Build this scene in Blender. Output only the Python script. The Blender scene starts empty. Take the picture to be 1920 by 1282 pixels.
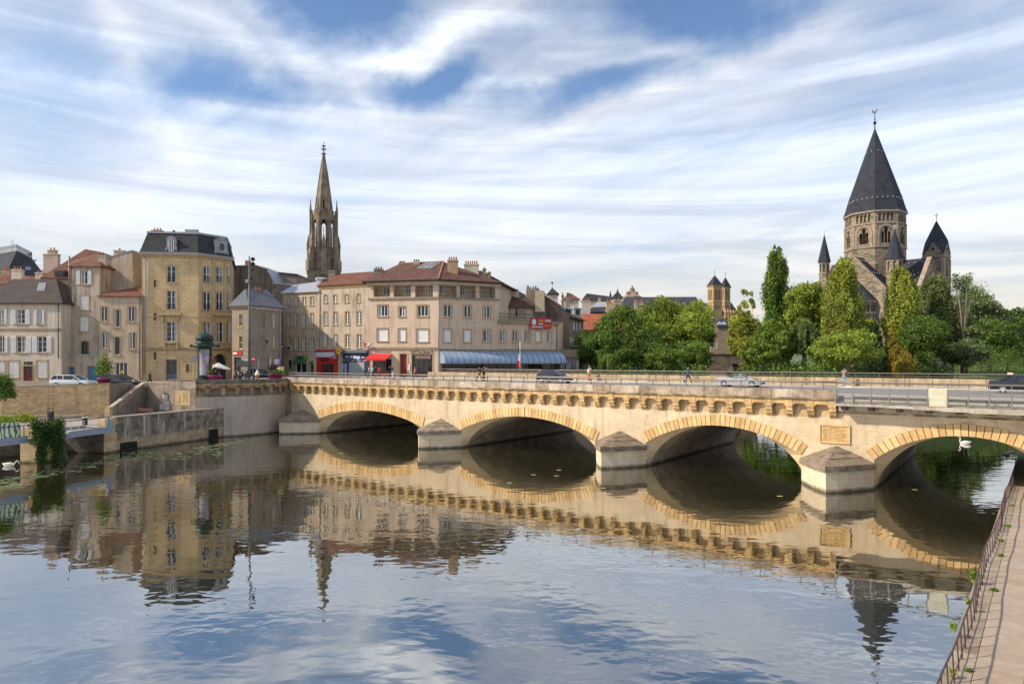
import bpy, math, random
import numpy as np
from mathutils import Vector, Matrix

sc = bpy.context.scene
COL = sc.collection
R = math.radians
H = 8.6            # eye height above the river
FPX = 1280.0       # focal length in photo pixels (1920 wide)
HZ = 676.0         # row of the horizon

# ---------------------------------------------------------------- camera
cam = bpy.data.cameras.new('camera')
cam.lens = 24.0
cam.sensor_width = 36.0
cam.shift_y = (HZ - 641.0) / 1920.0
cam.clip_start = 0.2
cam.clip_end = 9000
cam_o = bpy.data.objects.new('camera', cam)
COL.objects.link(cam_o)
cam_o.location = (0, 0, H)
cam_o.rotation_euler = (R(90), 0, 0)
sc.camera = cam_o

# ---------------------------------------------------------------- sun, sky, exposure
SUN_EL = 36.0
SUN_DIR = Vector((-0.975, -0.22, 0)).normalized() * math.cos(R(SUN_EL)) + Vector((0, 0, math.sin(R(SUN_EL))))
sl = bpy.data.lights.new('sun', 'SUN')
sl.energy = 4.3
sl.angle = R(1.2)
sl.color = (1.0, 0.86, 0.66)
so = bpy.data.objects.new('sun', sl)
COL.objects.link(so)
so.location = (-60, -40, 80)
so.rotation_euler = (-SUN_DIR).to_track_quat('-Z', 'Y').to_euler()

sc.view_settings.view_transform = 'Standard'
sc.view_settings.look = 'None'
sc.view_settings.gamma = 1.0
sc.view_settings.use_curve_mapping = False
sc.view_settings.exposure = 0.46
sc.render.engine = 'CYCLES'
sc.cycles.max_bounces = 6
sc.cycles.diffuse_bounces = 3
sc.cycles.glossy_bounces = 3
sc.cycles.transparent_max_bounces = 8
sc.cycles.use_denoising = True

world = bpy.data.worlds.new('World')
sc.world = world
world.use_nodes = True
WT = world.node_tree
WT.nodes.clear()


class NG:
 """small helper for building node trees"""
 def __init__(s, nt):
  s.nt = nt
 def n(s, t, **kw):
  nd = s.nt.nodes.new(t)
  for k, v in kw.items():
   setattr(nd, k, v)
  return nd
 def link(s, a, b):
  s.nt.links.new(a, b)
 def put(s, sock, v):
  if isinstance(v, (int, float)):
   sock.default_value = v
  elif isinstance(v, tuple):
   sock.default_value = v if len(v) == len(sock.default_value) else tuple(v) + (1.0,)
  else:
   s.link(v, sock)
 def m(s, op, a, b=0.0, c=0.0, clamp=False):
  nd = s.n('ShaderNodeMath', operation=op, use_clamp=clamp)
  s.put(nd.inputs[0], a); s.put(nd.inputs[1], b); s.put(nd.inputs[2], c)
  return nd.outputs[0]
 def mix(s, f, a, b, mode='MIX'):
  nd = s.n('ShaderNodeMix', data_type='RGBA', blend_type=mode)
  nd.clamp_factor = True
  s.put(nd.inputs[0], f); s.put(nd.inputs[6], a); s.put(nd.inputs[7], b)
  return nd.outputs[2]
 def ramp(s, f, lo, hi, a=0.0, b=1.0):
  nd = s.n('ShaderNodeMapRange', interpolation_type='SMOOTHSTEP')
  s.put(nd.inputs[0], f); s.put(nd.inputs[1], lo); s.put(nd.inputs[2], hi)
  s.put(nd.inputs[3], a); s.put(nd.inputs[4], b)
  return nd.outputs[0]
 def noise(s, vec, scale, detail=4.0, rough=0.55, dist=0.0):
  nd = s.n('ShaderNodeTexNoise')
  s.put(nd.inputs['Vector'], vec)
  nd.inputs['Scale'].default_value = scale
  nd.inputs['Detail'].default_value = detail
  nd.inputs['Roughness'].default_value = rough
  nd.inputs['Distortion'].default_value = dist
  return nd.outputs['Fac']
 def xyz(s, x, y, z):
  nd = s.n('ShaderNodeCombineXYZ')
  s.put(nd.inputs[0], x); s.put(nd.inputs[1], y); s.put(nd.inputs[2], z)
  return nd.outputs[0]
 def sep(s, v):
  nd = s.n('ShaderNodeSeparateXYZ')
  s.link(v, nd.inputs[0])
  return nd.outputs


def build_sky():
 g = NG(WT)
 out = g.n('ShaderNodeOutputWorld')
 sky = g.n('ShaderNodeTexSky')
 sky.sky_type = 'NISHITA'
 sky.sun_disc = False
 sky.sun_elevation = R(SUN_EL)
 sky.sun_rotation = math.atan2(SUN_DIR.x, SUN_DIR.y) % (2 * math.pi)
 sky.air_density = 1.0
 sky.dust_density = 0.1
 sky.ozone_density = 4.0
 bg_sky = g.n('ShaderNodeBackground')
 g.link(sky.outputs[0], bg_sky.inputs[0])
 bg_sky.inputs[1].default_value = 0.12
 tc = g.n('ShaderNodeTexCoord')
 d = g.sep(tc.outputs['Generated'])
 el = g.m('ARCSINE', g.m('MINIMUM', g.m('MAXIMUM', d[2], 0.0), 1.0))       # elevation, radians
 az = g.m('ARCTAN2', d[0], d[1])                                            # azimuth from +Y
 zz = g.m('ADD', g.m('MAXIMUM', d[2], 0.0), 0.10)
 px = g.m('DIVIDE', d[0], zz)
 py = g.m('DIVIDE', d[1], zz)
 # streak frame: along the wind and across it
 ca, sa = -0.648, 0.761
 al = g.m('ADD', g.m('MULTIPLY', px, ca), g.m('MULTIPLY', py, sa))
 ac = g.m('ADD', g.m('MULTIPLY', px, sa), g.m('MULTIPLY', py, -ca))
 warp = g.noise(g.xyz(px, py, 3.0), 0.45, 3.0, 0.5)
 warp2 = g.noise(g.xyz(px, py, 9.0), 0.9, 3.0, 0.5)
 acw = g.m('ADD', ac, g.m('MULTIPLY', g.m('SUBTRACT', warp, 0.5), 1.2))
 alw = g.m('ADD', al, g.m('MULTIPLY', g.m('SUBTRACT', warp2, 0.5), 1.4))
 st1 = g.noise(g.xyz(g.m('MULTIPLY', alw, 0.30), g.m('MULTIPLY', acw, 1.15), 0.0), 1.0, 7.0, 0.60, 0.12)
 st2 = g.noise(g.xyz(g.m('MULTIPLY', alw, 0.8), g.m('MULTIPLY', acw, 3.6), 5.0), 1.0, 7.0, 0.66, 0.15)
 lump = g.noise(g.xyz(px, py, 1.0), 0.55, 6.0, 0.6, 0.4)
 # flat veil bands towards the horizon
 bands = g.noise(g.xyz(g.m('MULTIPLY', az, 1.6), g.m('MULTIPLY', el, 17.0), 2.0), 1.0, 6.0, 0.6, 0.9)
 # openings of clear blue in the cirrus (azimuth, elevation, half sizes, tilt, strength)
 azw = g.m('ADD', az, g.m('MULTIPLY', g.m('SUBTRACT', g.noise(tc.outputs['Generated'], 7.0, 5.0, 0.6), 0.5), 0.26))
 elw = g.m('ADD', el, g.m('MULTIPLY', g.m('SUBTRACT', g.noise(tc.outputs['Generated'], 6.0, 5.0, 0.6, 0.3), 0.5), 0.11))
 hole = None
 def ang(x, y):
  a = (x - 960) / FPX; t = (HZ - y) / FPX
  return math.atan(a), math.asin(t / math.sqrt(1 + a * a + t * t))
 for (x, y, hx, hy, rot, w) in ((625, 8, .12, .055, .08, 1.0), (1300, 14, .20, .050, -.10, 1.0),
                                   (445, 172, .15, .036, .03, .80), (800, 142, .12, .028, .12, .92),
                                   (1130, 165, .125, .032, .14, .8), (150, 150, .10, .04, .1, .35),
                                   (1650, 10, .16, .04, 0., .55), (1600, 205, .28, .035, .12, .25),
                                   (900, 90, .13, .026, .1, .42), (990, -170, .45, .10, 0, .8), (300, -200, .2, .05, .3, .6)):
  a0, e0 = ang(x, y)
  da = g.m('SUBTRACT', azw, a0); de = g.m('SUBTRACT', elw, e0)
  c_, s_ = math.cos(rot), math.sin(rot)
  u = g.m('DIVIDE', g.m('ADD', g.m('MULTIPLY', da, c_), g.m('MULTIPLY', de, s_)), hx)
  v = g.m('DIVIDE', g.m('SUBTRACT', g.m('MULTIPLY', de, c_), g.m('MULTIPLY', da, s_)), hy)
  r2 = g.m('ADD', g.m('MULTIPLY', u, u), g.m('MULTIPLY', v, v))
  k = g.m('MULTIPLY', g.m('POWER', 2.7183, g.m('MULTIPLY', r2, -0.9)), w)
  hole = k if hole is None else g.m('MAXIMUM', hole, k)
 band = None
 for (x, y, hx, hy, rot, w) in ((232, 100, .11, .020, -1.05, .40), (790, 82, .15, .021, .43, .62), (570, 112, .105, .016, -.53, .40), (1240, 172, .26, .016, .235, .6),
                                   (530, 208, .22, .012, .04, .5), (420, 40, .11, .018, -.75, .22), (1150, 120, .16, .008, .12, .4)):
  a0, e0 = ang(x, y)
  da = g.m('SUBTRACT', g.m('ADD', g.m('MULTIPLY', az, .6), g.m('MULTIPLY', azw, .4)), a0); de = g.m('SUBTRACT', g.m('ADD', g.m('MULTIPLY', el, .6), g.m('MULTIPLY', elw, .4)), e0)
  c_, s_ = math.cos(rot), math.sin(rot)
  u = g.m('DIVIDE', g.m('ADD', g.m('MULTIPLY', da, c_), g.m('MULTIPLY', de, s_)), hx)
  v = g.m('DIVIDE', g.m('SUBTRACT', g.m('MULTIPLY', de, c_), g.m('MULTIPLY', da, s_)), hy)
  r2 = g.m('ADD', g.m('MULTIPLY', u, u), g.m('MULTIPLY', v, v))
  k = g.m('MULTIPLY', g.m('POWER', 2.7183, g.m('MULTIPLY', r2, -0.8)), w)
  band = k if band is None else g.m('MAXIMUM', band, k)
 low = g.ramp(el, 0.02, 0.30, 1.0, 0.0)
 cov = g.m('ADD', 0.60, g.m('MULTIPLY', low, 0.34))
 cov = g.m('ADD', cov, g.m('MULTIPLY', g.m('SUBTRACT', st1, 0.5), g.ramp(el, 0.08, 0.34, 0.40, 0.95)))
 cov = g.m('ADD', cov, g.m('MULTIPLY', g.m('SUBTRACT', st2, 0.5), g.ramp(el, 0.12, 0.36, 0.10, 0.40)))
 cov = g.m('ADD', cov, g.m('MULTIPLY', g.m('SUBTRACT', lump, 0.5), 0.75))
 cov = g.m('SUBTRACT', cov, g.m('MULTIPLY', hole, 0.86))
 cov = g.m('ADD', cov, g.m('MULTIPLY', band, g.m('ADD', .20, st2)))
 cov = g.m('MULTIPLY', g.m('ADD', g.ramp(cov, -0.05, 1.15), g.m('MULTIPLY', cov, .8, clamp=True)), .55, clamp=True)
 # cloud brightness: white veil, greyer flat bands low down, warm at the horizon
 shade = g.m('ADD', g.m('MULTIPLY', g.ramp(el, 0.0, 0.26, 0.62, 0.95), g.ramp(bands, 0.30, 0.66, 0.76, 1.06)), g.m('MULTIPLY', g.m('SUBTRACT', lump, 0.5), 0.22))
 warmth = g.ramp(el, 0.0, 0.30, 1.0, 0.0)
 ccol = g.mix(warmth, (0.90, 0.94, 1.0, 1), (1.0, 0.905, 0.775, 1))
 greyed = g.mix(g.ramp(bands, 0.62, 0.36, 0.0, 0.6), ccol, (0.79, 0.82, 0.88, 1))
 bg_c = g.n('ShaderNodeBackground')
 g.link(greyed, bg_c.inputs[0])
 g.link(g.m('MULTIPLY', shade, 0.97), bg_c.inputs[1])
 mx = g.n('ShaderNodeMixShader')
 g.link(cov, mx.inputs[0]); g.link(bg_sky.outputs[0], mx.inputs[1]); g.link(bg_c.outputs[0], mx.inputs[2])
 g.link(mx.outputs[0], out.inputs[0])

build_sky()

# ---------------------------------------------------------------- materials
MATS = {}

def mat(name, c, c2=None, sc_=1.2, rough=.85, bump=.25, streak=None, sstr=.5, brick=None, rnd=0.0, metal=0.0, spec=.3, fine=9.0, dirt=None, water=None, st=None, band=None):
 if name in MATS:
  return MATS[name]
 m = bpy.data.materials.new(name)
 m.use_nodes = True
 nt = m.node_tree
 g = NG(nt)
 bs = nt.nodes['Principled BSDF']
 geo = g.n('ShaderNodeNewGeometry')
 pos = geo.outputs['Position']
 if c2 is None:
  c2 = tuple(x * .72 for x in c)
 f = g.ramp(g.noise(pos, sc_, 6.0, .62), .32, .68)
 col = g.mix(f, tuple(c) + (1,), tuple(c2) + (1,))
 fn = g.noise(pos, fine, 4.0, .7)
 col = g.mix(.30, col, g.mix(g.ramp(fn, .3, .7), (.35, .35, .35, 1), (.75, .75, .75, 1)), 'OVERLAY')
 hgt = fn
 if brick:
  w, h, mort, mcol, var = brick
  bt = g.n('ShaderNodeTexBrick')
  uv = g.n('ShaderNodeUVMap')
  g.link(uv.outputs[0], bt.inputs['Vector'])
  bt.inputs['Scale'].default_value = 1.0
  bt.inputs['Brick Width'].default_value = w
  bt.inputs['Row Height'].default_value = h
  bt.inputs['Mortar Size'].default_value = mort
  bt.inputs['Mortar Smooth'].default_value = .3
  bt.inputs['Bias'].default_value = 0.0
  bt.inputs['Color1'].default_value = (1 - var, 1 - var, 1 - var, 1)
  bt.inputs['Color2'].default_value = (1 + var * .6, 1 + var * .5, 1 + var * .4, 1)
  bt.inputs['Mortar'].default_value = tuple(mcol) + (1,)
  col = g.mix(1.0, col, bt.outputs['Color'], 'MULTIPLY')
  hgt = g.m('SUBTRACT', g.m('MULTIPLY', fn, .35), bt.outputs['Fac'])
 if streak:
  p = g.sep(pos)
  sv = g.xyz(p[0], p[1], g.m('MULTIPLY', p[2], .09))
  sn = g.ramp(g.noise(sv, 2.2, 5.0, .6), *(st or (.46, .72)))
  if not st: sn = g.m('MULTIPLY', sn, g.ramp(g.noise(pos, .35, 4.0), .28, .55))
  col = g.mix(g.m('MULTIPLY', sn, sstr), col, tuple(streak) + (1,))
 if dirt:
  dn = g.ramp(g.noise(pos, .5, 6.0, .7, .6), dirt[1], dirt[1] + .14)
  col = g.mix(g.m('MULTIPLY', dn, dirt[2]), col, tuple(dirt[0]) + (1,))
 if band:        # lower courses of another stone
  p = g.sep(pos)
  tl = g.ramp(g.m('ADD', p[2], g.m('MULTIPLY', g.noise(pos, .9, 4.0), .5)), band[1], band[1] + band[2], 1.0, 0.0)
  col = g.mix(tl, col, g.mix(f, tuple(band[0]) + (1,), tuple(x * .62 for x in band[0]) + (1,)))
 if water is not None:       # green-black tide line left by the river
  p = g.sep(pos)
  tl = g.ramp(g.m('ADD', p[2], g.m('MULTIPLY', g.noise(pos, 1.6, 4.0), .35)), .18, .52, 1.0, 0.0)
  col = g.mix(g.m('MULTIPLY', tl, .9), col, tuple(water) + (1,))
 if rnd:
  oi = g.n('ShaderNodeObjectInfo')
  r_ = g.m('ADD', 1 - rnd, g.m('MULTIPLY', oi.outputs['Random'], 2 * rnd))
  col = g.mix(1.0, col, g.xyz(r_, g.m('POWER', r_, 1.25), g.m('POWER', r_, 1.5)), 'MULTIPLY')
 g.link(col, bs.inputs['Base Color'])
 bs.inputs['Roughness'].default_value = rough
 bs.inputs['Metallic'].default_value = metal
 bs.inputs['Specular IOR Level'].default_value = spec
 if bump:
  b = g.n('ShaderNodeBump')
  b.inputs['Strength'].default_value = bump
  b.inputs['Distance'].default_value = .06
  g.link(hgt, b.inputs['Height'])
  g.link(b.outputs[0], bs.inputs['Normal'])
 MATS[name] = m
 return m

def flat(name, c, rough=.5, metal=0.0, spec=.5, bump=0.0):
 return mat(name, c, tuple(x * .88 for x in c), 2.5, rough, bump, metal=metal, spec=spec)

def glass_mat(name, c, rough=.06):
 if name in MATS:
  return MATS[name]
 m = bpy.data.materials.new(name)
 m.use_nodes = True
 g = NG(m.node_tree)
 bs = m.node_tree.nodes['Principled BSDF']
 geo = g.n('ShaderNodeNewGeometry')
 f = g.noise(geo.outputs['Position'], .9, 2.0)
 g.link(g.mix(g.ramp(f, .35, .65), tuple(x * .5 for x in c) + (1,), tuple(c) + (1,)), bs.inputs['Base Color'])
 bs.inputs['Roughness'].default_value = rough
 bs.inputs['Specular IOR Level'].default_value = .6
 b = g.n('ShaderNodeBump')
 b.inputs['Strength'].default_value = .12
 b.inputs['Distance'].default_value = .02
 g.link(g.noise(geo.outputs['Position'], 1.6, 2.0), b.inputs['Height'])
 g.link(b.outputs[0], bs.inputs['Normal'])
 MATS[name] = m
 return m

def leaf_mat(name, c, trans=.35):
 if name in MATS:
  return MATS[name]
 m = bpy.data.materials.new(name)
 m.use_nodes = True
 nt = m.node_tree
 nt.nodes.clear()
 g = NG(nt)
 out = g.n('ShaderNodeOutputMaterial')
 at = g.n('ShaderNodeVertexColor', layer_name='tone')
 geo = g.n('ShaderNodeNewGeometry')
 t = g.sep(at.outputs[0])
 n1 = g.noise(geo.outputs['Position'], .6, 3.0)
 br = g.m('MULTIPLY', g.m('ADD', .55, g.m('MULTIPLY', t[0], .9)), g.ramp(n1, .3, .7, .75, 1.25))
 warm = g.mix(t[1], tuple(c) + (1,), (c[0] * 1.5, c[1] * 1.2, c[2] * .8, 1))
 col = g.mix(1.0, warm, g.xyz(br, br, br), 'MULTIPLY')
 df = g.n('ShaderNodeBsdfDiffuse'); g.link(col, df.inputs[0])
 tr = g.n('ShaderNodeBsdfTranslucent')
 g.link(g.mix(1.0, col, (1.25, 1.3, .7, 1), 'MULTIPLY'), tr.inputs[0])
 mx = g.n('ShaderNodeMixShader'); mx.inputs[0].default_value = trans
 g.link(df.outputs[0], mx.inputs[1]); g.link(tr.outputs[0], mx.inputs[2])
 gl = g.n('ShaderNodeBsdfGlossy'); gl.inputs['Roughness'].default_value = .45
 gl.inputs[0].default_value = (.8, .9, .8, 1)
 m2 = g.n('ShaderNodeMixShader'); m2.inputs[0].default_value = .015
 g.link(mx.outputs[0], m2.inputs[1]); g.link(gl.outputs[0], m2.inputs[2])
 g.link(m2.outputs[0], out.inputs[0])
 MATS[name] = m
 return m

def water_mat():
 m = bpy.data.materials.new('river_water')
 m.use_nodes = True
 nt = m.node_tree
 nt.nodes.clear()
 g = NG(nt)
 out = g.n('ShaderNodeOutputMaterial')
 geo = g.n('ShaderNodeNewGeometry')
 pos = geo.outputs['Position']
 p = g.sep(pos)
 # ripples: long low swell, wind ripples and fine cat's-paws, in patches
 a = g.noise(g.xyz(g.m('MULTIPLY', p[0], .55), g.m('MULTIPLY', p[1], 1.0), 0.0), .75, 1.0, .4, .3)
 b = g.noise(g.xyz(g.m('MULTIPLY', p[0], .7), p[1], 4.0), 2.3, 1.0, .45, .3)
 c = g.noise(g.xyz(p[0], p[1], 8.0), 7.0, 2.0, .5)
 patch = g.ramp(g.noise(pos, .055, 3.0, .55), .36, .62, .35, 1.9)
 hgt = g.m('ADD', g.m('MULTIPLY', a, .052), g.m('MULTIPLY', g.m('MULTIPLY', b, .020), patch))
 hgt = g.m('ADD', hgt, g.m('MULTIPLY', g.m('MULTIPLY', c, .0010), patch))
 bp = g.n('ShaderNodeBump')
 bp.inputs['Strength'].default_value = 1.0
 bp.inputs['Distance'].default_value = 1.0
 g.link(g.m('MULTIPLY', hgt, WAVE), bp.inputs['Height'])
 fr = g.n('ShaderNodeFresnel'); fr.inputs["IOR"].default_value = 2.3
 g.link(bp.outputs[0], fr.inputs['Normal'])
 gl = g.n('ShaderNodeBsdfGlossy'); gl.inputs['Roughness'].default_value = .015
 gl.inputs[0].default_value = (.99, .98, .96, 1)
 g.link(bp.outputs[0], gl.inputs['Normal'])
 df = g.n('ShaderNodeBsdfDiffuse')
 mud = g.ramp(g.noise(pos, .12, 3.0), .35, .65)
 g.link(g.mix(mud, (.015, .016, .006, 1), (.020, .019, .007, 1)), df.inputs[0])
 mx = g.n('ShaderNodeMixShader')
 g.link(g.m('ADD', g.m('MULTIPLY', fr.outputs[0], .70), .31, clamp=True), mx.inputs[0])
 g.link(df.outputs[0], mx.inputs[1]); g.link(gl.outputs[0], mx.inputs[2])
 g.link(mx.outputs[0], out.inputs[0])
 return m
WAVE = 0.22

# ---------------------------------------------------------------- mesh helpers
def px2(px, Y):
 return Vector(((px - 960) / FPX * Y, Y))

def pt(px, py, Y):
 return Vector(((px - 960) / FPX * Y, Y, H + (HZ - py) / FPX * Y))

def pz(py, Y):
 return H + (HZ - py) / FPX * Y

def V3(p, z):
 return Vector((p[0], p[1], z))

class MB:
 """mesh builder: collects faces, links them as one mesh object"""
 def __init__(s):
  s.v = []; s.f = []; s.mi = []; s.cur = 0
 def poly(s, pts):
  b = len(s.v)
  s.v.extend([tuple(p) for p in pts])
  s.f.append(tuple(range(b, b + len(pts)))); s.mi.append(s.cur)
 def quad(s, a, b, c, d):
  s.poly((a, b, c, d))
 def solid(s, bot, top):
  """closed prism between two rings of the same length (counter-clockwise seen from the top ring)"""
  n = len(bot); b = len(s.v)
  s.v.extend([tuple(p) for p in bot]); s.v.extend([tuple(p) for p in top])
  s.f.append(tuple(range(b + n - 1, b - 1, -1))); s.mi.append(s.cur)
  s.f.append(tuple(range(b + n, b + 2 * n))); s.mi.append(s.cur)
  for i in range(n):
   j = (i + 1) % n
   s.f.append((b + i, b + j, b + n + j, b + n + i)); s.mi.append(s.cur)
 def prism(s, pts, z0, z1):
  s.solid([V3(p, z0) for p in pts], [V3(p, z1) for p in pts])
 def box(s, c, sx, sy, sz, ang=0.0, tx=None):
  """box centred at c; its x axis turned by ang or along tx"""
  if tx is not None:
   t = Vector((tx[0], tx[1], 0)).normalized()
  else:
   t = Vector((math.cos(ang), math.sin(ang), 0))
  n = Vector((-t.y, t.x, 0)); c = Vector(c)
  ring = [c - t * sx / 2 - n * sy / 2, c + t * sx / 2 - n * sy / 2, c + t * sx / 2 + n * sy / 2, c - t * sx / 2 + n * sy / 2]
  dz = Vector((0, 0, sz / 2))
  s.solid([p - dz for p in ring], [p + dz for p in ring])
 def frustum(s, c, r0, r1, z0, z1, n=8, rot=0.0):
  a = [rot + 2 * math.pi * i / n for i in range(n)]
  bot = [(c[0] + r0 * math.cos(t), c[1] + r0 * math.sin(t), z0) for t in a]
  if r1 <= 1e-4:
   b = len(s.v); s.v.extend(bot); s.v.append((c[0], c[1], z1))
   for i in range(n):
    s.f.append((b + i, b + (i + 1) % n, b + n)); s.mi.append(s.cur)
   s.f.append(tuple(range(b + n - 1, b - 1, -1))); s.mi.append(s.cur)
  else:
   s.solid(bot, [(c[0] + r1 * math.cos(t), c[1] + r1 * math.sin(t), z1) for t in a])
 def lathe(s, c, prof, n=12, rot=0.0):
  """prof: list of (radius, z) from bottom to top"""
  b = len(s.v)
  for r, z in prof:
   for i in range(n):
    t = rot + 2 * math.pi * i / n
    s.v.append((c[0] + r * math.cos(t), c[1] + r * math.sin(t), z))
  for k in range(len(prof) - 1):
   for i in range(n):
    j = (i + 1) % n
    s.f.append((b + k * n + i, b + k * n + j, b + (k + 1) * n + j, b + (k + 1) * n + i)); s.mi.append(s.cur)
  s.f.append(tuple(range(b + n - 1, b - 1, -1))); s.mi.append(s.cur)
  e = b + (len(prof) - 1) * n
  s.f.append(tuple(range(e, e + n))); s.mi.append(s.cur)
 def tube(s, pts, rad, n=6):
  """tapered tube along points; rad a number or one per point"""
  pts = [Vector(p) for p in pts]
  if isinstance(rad, (int, float)):
   rad = [rad] * len(pts)
  b = len(s.v)
  ref = Vector((0, 0, 1))
  for k, p in enumerate(pts):
   d = (pts[min(k + 1, len(pts) - 1)] - pts[max(k - 1, 0)])
   d = d.normalized() if d.length > 1e-9 else Vector((0, 0, 1))
   if abs(d.dot(ref)) > .95:
    ref = Vector((1, 0, 0))
   u = d.cross(ref).normalized(); w = d.cross(u)
   for i in range(n):
    a = 2 * math.pi * i / n
    s.v.append(tuple(p + (u * math.cos(a) + w * math.sin(a)) * rad[k]))
  for k in range(len(pts) - 1):
   for i in range(n):
    j = (i + 1) % n
    s.f.append((b + k * n + i, b + (k + 1) * n + i, b + (k + 1) * n + j, b + k * n + j)); s.mi.append(s.cur)
  s.f.append(tuple(range(b, b + n))); s.mi.append(s.cur)
  e = b + (len(pts) - 1) * n
  s.f.append(tuple(range(e + n - 1, e - 1, -1))); s.mi.append(s.cur)
 def ball(s, c, rx, ry=None, rz=None, n=10, m=7, ang=0.0):
  ry = rx if ry is None else ry; rz = rx if rz is None else rz
  ca, sa = math.cos(ang), math.sin(ang)
  b = len(s.v)
  for k in range(m + 1):
   th = math.pi * (k + .02) / (m + .04) - math.pi / 2
   for i in range(n):
    a = 2 * math.pi * i / n
    x = rx * math.cos(th) * math.cos(a); y = ry * math.cos(th) * math.sin(a)
    s.v.append((c[0] + x * ca - y * sa, c[1] + x * sa + y * ca, c[2] + rz * math.sin(th)))
  for k in range(m):
   for i in range(n):
    j = (i + 1) % n
    s.f.append((b + k * n + i, b + k * n + j, b + (k + 1) * n + j, b + (k + 1) * n + i)); s.mi.append(s.cur)
  s.f.append(tuple(range(b + n - 1, b - 1, -1))); s.mi.append(s.cur)
  e = b + m * n
  s.f.append(tuple(range(e, e + n))); s.mi.append(s.cur)
 def mesh(s, name, mats):
  me = bpy.data.meshes.new(name)
  me.from_pydata(s.v, [], s.f)
  for m in (mats if isinstance(mats, (list, tuple)) else [mats]):
   me.materials.append(m)
  if any(s.mi):
   me.polygons.foreach_set('material_index', s.mi)
  # world-scaled UVs from each face's own plane
  n = len(me.polygons)
  if n:
   nor = np.zeros(n * 3, np.float32); me.polygons.foreach_get('normal', nor); nor = nor.reshape(-1, 3)
   lt = np.zeros(n, np.int32); me.polygons.foreach_get('loop_total', lt)
   vi = np.zeros(len(me.loops), np.int32); me.loops.foreach_get('vertex_index', vi)
   co = np.array(s.v, np.float32)[vi]
   nn = np.repeat(nor, lt, axis=0)
   hl = np.sqrt(nn[:, 0] ** 2 + nn[:, 1] ** 2)
   ok = hl > 1e-3
   tx = np.where(ok, -nn[:, 1] / np.maximum(hl, 1e-6), 1.0); ty = np.where(ok, nn[:, 0] / np.maximum(hl, 1e-6), 0.0)
   uu = co[:, 0] * tx + co[:, 1] * ty
   vv = np.where(ok, co[:, 2] / np.maximum(hl, 1e-3), co[:, 1])
   uvl = me.uv_layers.new(name='UVMap')
   uvl.data.foreach_set('uv', np.stack([uu, vv], 1).astype(np.float32).ravel())
  return me
 def build(s, name, mats, parent=None, smooth=False):
  me = s.mesh(name, mats)
  o = bpy.data.objects.new(name, me)
  COL.objects.link(o)
  if smooth:
   me.polygons.foreach_set('use_smooth', [True] * len(me.polygons))
  if parent is not None:
   o.parent = parent
   o.location = -world_loc(parent)
  return o

WLOC = {}
def world_loc(o):
 p = Vector(o.location)
 while o.parent:
  o = o.parent
  p += Vector(o.location)
 return p

def thing(name, label, cat, loc, group=None):
 o = bpy.data.objects.new(name, None)
 COL.objects.link(o)
 o.location = loc
 o.empty_display_size = .5
 o['label'] = label; o['category'] = cat
 if group:
  o['group'] = group
 return o

def tag(o, label, cat, group=None):
 o['label'] = label; o['category'] = cat
 if group:
  o['group'] = group
 return o

def struct(o, kind='structure'):
 o['kind'] = kind
 return o

def copy_tree(o, parent=None):
 c = o.copy()
 COL.objects.link(c)
 if parent is not None:
  c.parent = parent
 for ch in list(o.children):
  copy_tree(ch, c)
 return c
rng = random.Random(7)
# ---------------------------------------------------------------- palette
cream = mat('cream_ashlar', (.575, .47, .335), (.475, .38, .265), .45, .85, .3, streak=(.25, .195, .125), sstr=.55, dirt=((.36, .28, .18), .54, .5), brick=(.62, .30, .012, (.88, .86, .83), .07), water=(.05, .05, .025))
ochre = mat('ochre_stone', (.575, .39, .19), (.46, .305, .14), 1.1, .8, .3, rnd=.17, streak=(.28, .2, .11), sstr=.4)
ochre_dirty = mat('ochre_weathered', (.53, .36, .175), (.36, .24, .115), .9, .85, .4, streak=(.10, .075, .045), sstr=.75, rnd=.08, dirt=((.10, .08, .05), .56, .6))
niche_m = mat('stained_niche', (.52, .38, .22), (.36, .26, .15), 1.4, .9, .4, streak=(.10, .07, .05), sstr=.7)
parapet_m = mat('parapet_stone', (.42, .345, .265), (.25, .20, .16), 1.7, .85, .45, rnd=.24, streak=(.10, .085, .07), sstr=.5)
dark_coping = mat('blackened_stone', (.20, .175, .135), (.085, .075, .06), 1.1, .9, .5, streak=(.04, .038, .033), sstr=.6)
mortar_m = mat('pale_mortar', (.66, .60, .50), None, 3, .9, .2)
cap_m = mat('cap_stone', (.255, .205, .155), (.15, .118, .09), 1.6, .85, .5, streak=(.36, .31, .25), sstr=.35, rnd=.1, brick=(.55, .5, .012, (.7, .7, .7), .12))
pier_m = mat('pier_ashlar', (.56, .47, .35), (.46, .38, .28), .6, .8, .3, brick=(.62, .34, .014, (1.25, 1.25, 1.25), .07), streak=(.3, .25, .18), sstr=.35, water=(.045, .042, .02))
barrel_m = mat('vault_soffit', (.46, .39, .30), (.27, .23, .18), .8, .9, .6, streak=(.30, .28, .24), sstr=.5, brick=(.9, .42, .012, (.75, .75, .75), .2), water=(.035, .035, .02))
chamfer_m = mat('chamfer_stone', (.60, .475, .30), (.52, .40, .25), .7, .8, .25, brick=(.9, .55, .01, (.85, .83, .8), .07), water=(.05, .045, .02))
concrete = mat('concrete', (.40, .36, .30), (.30, .27, .225), .8, .9, .3, streak=(.13, .12, .09), sstr=.7)
plaster_grey = mat('grey_plaster', (.40, .345, .29), (.34, .29, .25), .5, .9, .2, streak=(.24, .20, .17), sstr=.5, water=(.06, .05, .03))
quay_m = mat('stained_concrete', (.26, .222, .17), (.085, .076, .064), 1.3, .9, .6, streak=(.46, .42, .34), sstr=.75, st=(.53, .63), band=((.38, .30, .205), 1.25, .35), water=(.045, .042, .02))
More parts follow.
